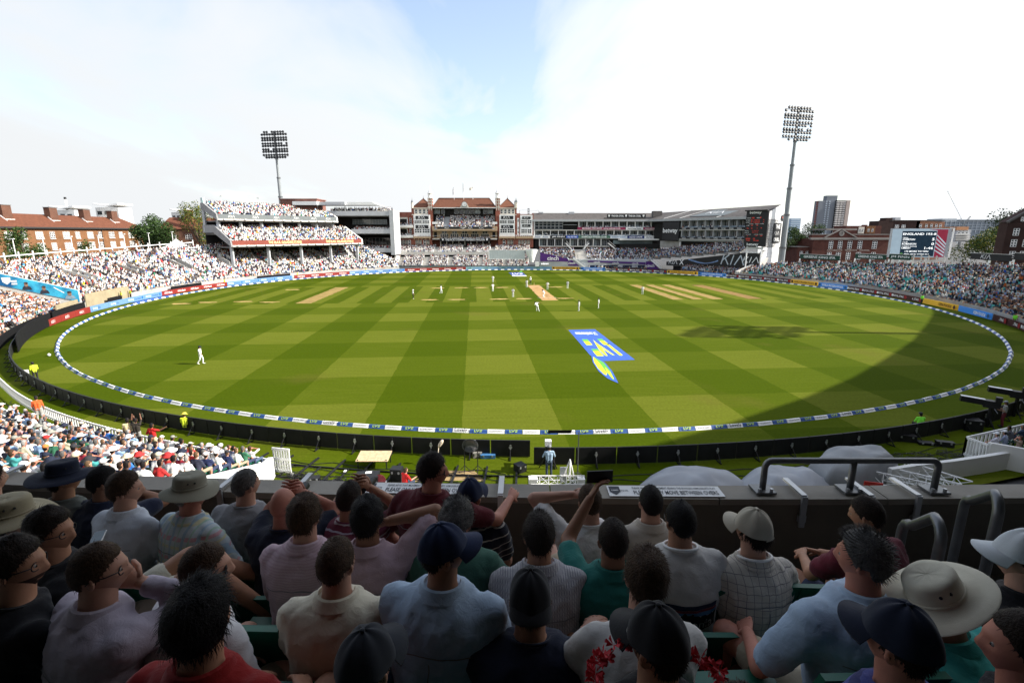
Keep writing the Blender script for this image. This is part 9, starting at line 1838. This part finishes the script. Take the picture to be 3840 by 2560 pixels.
# --- third row
spect(62,2120,1.85,'bearded man in black T-shirt with glasses at the left edge',S_BLACK,'tan','dark','medium',yaw=-30,hyaw=-42,collar=False,beard=True,glasses=True,pose='lap',legm=GSH,legs='long')
spect(372,2140,1.82,'man with cropped brown hair and glasses in lilac shirt',S_LILAC,'fair','brown','short',yaw=-28,hyaw=-36,pose='chin',glasses=True,sleeve=2,build=1.08)
spect(772,2135,1.95,'man with sunglasses in white T-shirt beside the big dark head',S_WHITE,'fair','brown','short',yaw=-26,hyaw=-38,collar=False,glasses='sun',pose='lap',lean=.32,build=1.05)
spect(1262,2112,2.02,'young man in cream polo seen squarely from behind',S_CREAM,'fair','brown','short',hyaw=-14,build=1.06,pose='lap')
spect(1662,2072,1.92,'man in navy cap and washed light blue shirt, brim to the right',S_SKY,'tan','dark','short',yaw=-10,hyaw=-52,hat=capw(NCAP,tilt=.1),build=1.12,sleeve=.6,pose='lap',legm=DNM)
spect(1988,2250,1.85,'man in black cap worn backwards and dark navy T-shirt',S_NAVY,'tan','light','medium',hat=capw(BCAP,yaw=PI,tilt=.0,brim=.05),collar=False,build=1.1,lean=.2,pose='knees',legm=GSH,legs='wide')
spect(2424,2168,1.8,'man with tousled brown hair in white T-shirt with ring print',S_LILAC if False else S_OFFW,'fair','brown','medium',hyaw=-6,collar=False,lean=.45,side=.2,decor=decor_ring,pose='knees',legm=KHK)
spect(3236,2096,1.92,'heavy man in light blue shirt with spiky grey hair',S_SKY,'ruddy','grey','spiky',yaw=12,hyaw=30,build=1.3,sleeve=.6,pose='rest',legm=KHK,legs='wide')
spect(3520,2262,1.80,'person under a broad cream sun hat in turquoise polo',S_TURQ,'tan','brown','short',yaw=35,hyaw=30,lean=.35,side=-.2,hat=hatw(CREAMH,br=.2,h=.11,droop=.012,wave=.006,tilt=-.5,yaw=.4),pose='knees',build=1.05)
spect(3842,2096,2.0,'person in pale cap at the right edge',S_BLACK,'fair','brown','short',yaw=18,hyaw=35,hat=capw(WCAP),pose='lap')
# --- nearest row
spect(752,2330,1.42,'person with long black hair in red jacket, nearest row',S_RED,'tan','black','long',yaw=-6,hyaw=-10,build=1.0,sleeve=2)
spect(1372,2500,1.45,'person in charcoal cap at the bottom edge',S_NAVY,'fair','dark','short',hyaw=-22,hat=capw(GCAP),collar=False,legm=BLKT)
spect(2468,2420,1.42,'person in big black cap with brim to the left, bottom edge',S_BLACK,'tan','dark','short',hyaw=32,hat=capw(BCAP,brim=.085,tilt=-.1),collar=False)
spect(3375,2410,1.40,'person in navy cap with red badge, bottom right',S_PURP,'ruddy','dark','short',hyaw=26,hat=capw(NAVYH,tilt=.0),build=1.05)
spect(3838,2430,1.38,'man with dark hair cut off by the right edge',S_BLACK,'ruddy','dark','short',yaw=24,hyaw=34,collar=False)
spect(2790,2790,.95,'bare knees of a sitter just below the frame, right of the black cap',S_BLACK,'fair','dark','short',legs='shorts',legm=BLKT,collar=False,seat=False)
spect(1010,2830,.98,'bare knees of a sitter just below the frame, left of the charcoal cap',S_NAVY,'tan','dark','short',legs='wide',legm=GSH,collar=False,seat=False)
run_remesh()
# ---- things they hold
def binoculars(h,label):
    c = h['head']+h['BR'] @ V3((0,.15,-.002)); f = h['BR'] @ V3((0,1,0)); sd = h['BR'] @ V3((1,0,0)); r_ = empty('binoculars',c,0,label=label,cat='binoculars')
    for q in (-1,1): b = MB(); b.tube([sd*q*.033-f*.05,sd*q*.034,sd*q*.036+f*.03,sd*q*.036+f*.09],[.019,.021,.026,.028],12); b.build('barrel',BLACK,r_,smooth=True)
    b = MB(); b.tube([sd*-.03,sd*.03],.014,8); b.build('bridge',BLACK,r_)
binoculars(BALD,'black binoculars held up by the bald man'); binoculars(STRP,'black binoculars held by the man in maroon stripes')
def phone(p,rt,up,label,m=BLACK):
    r_ = empty('phone',p,0,label=label,cat='phone'); x = V3(rt).normalized(); y = V3(up).normalized(); n_ = x.cross(y); T = Matrix((x,y,n_)).transposed()*(.62 if m is WHITE else 1); b = MB(); b.box((0,0,0),(.072,.148,.008),M=T); b.build('case',m,r_); b = MB(); b.box(n_*.0045,(.066,.138,.002),M=T); b.build('screen',M('lit phone screen',(.06,.08,.10),.15,.2,3,emit=.3),r_)
w = TEALP['arms'][-1][2]; phone(w+V3((.06,.06,.1)),(0,0,1),(1,.1,0),'dark phone held up by the man in teal polo')
p = at(365,2018,2.0); phone(p,(.9,.4,0),(-.3,.8,.2),'white phone in the hand of the reclining man',WHITE)
# pink flower garland and badges
b = MB(); rd = random.Random(2); c0 = at(2468,2548,1.1)
for k in range(70):
    a = rd.uniform(0,2*PI); c = c0+V3((.17*math.cos(a),.12*math.sin(a),rd.uniform(-.02,.02))); n = 6
    for j in range(n): t = 2*PI*j/n+rd.random(); e = V3((math.cos(t),math.sin(t),rd.uniform(-.3,.6)))*.022; b.add([c,c+e+V3((0,0,.008)),c+e*1.2,c+e-V3((.006,.006,0))],[(0,1,2,3)])
b.build('flower_garland',M('coral pink petals',(.5,.03,.04),.7,.2,20),None,label='coral pink flower garland at the bottom edge',cat='garland')
# empty seats of the tier
for i,(x,y,Z) in enumerate(((2640,2085,2.75),(2960,2085,2.7),(3050,2090,2.7),(3130,2330,1.9),(2840,2400,1.7),(980,2205,2.3),(640,2080,2.6),(3700,2350,1.85),(2730,2100,2.7),(2870,2520,1.35),(1010,2440,1.6),(1560,2560,1.45))):
    p = V3((0,0,CAM_H))+V3(_ray(x,y))*Z; link('stadium_seat',SEATMESH,None,loc=(p.x,p.y,p.z-.84),rz=random.uniform(-.06,.06),label=f'empty dark green seat between spectators, {ordn(i)} of the shaded tier',cat='seat',group='empty foreground seats')
# bare knees of people just below the frame
for i,(x,y,Z,rz,lab) in enumerate(((2690,2540,1.05,.2,'bare knees of someone below the frame beside the black cap'),(1010,2490,1.2,-.3,'bare knee of the nearest left sitter'))): pass
# ---------------------------------------------------------------- put each Empty at the base of its thing
bpy.context.view_layer.update()
for o in list(COL.objects):
    if o.parent is None and o.type == 'EMPTY' and o.location.length < 1e-6 and abs(o.rotation_euler.z) < 1e-9:
        pts = []
        for c in o.children:
            if c.type == 'MESH' and len(c.data.vertices): pts += [c.matrix_local @ Vector(q) for q in c.bound_box]
        if not pts: continue
        base = Vector((sum(p.x for p in pts)/len(pts),sum(p.y for p in pts)/len(pts),min(p.z for p in pts)))
        o.location = base
        for c in o.children: c.matrix_local = Matrix.Translation(-base) @ c.matrix_local
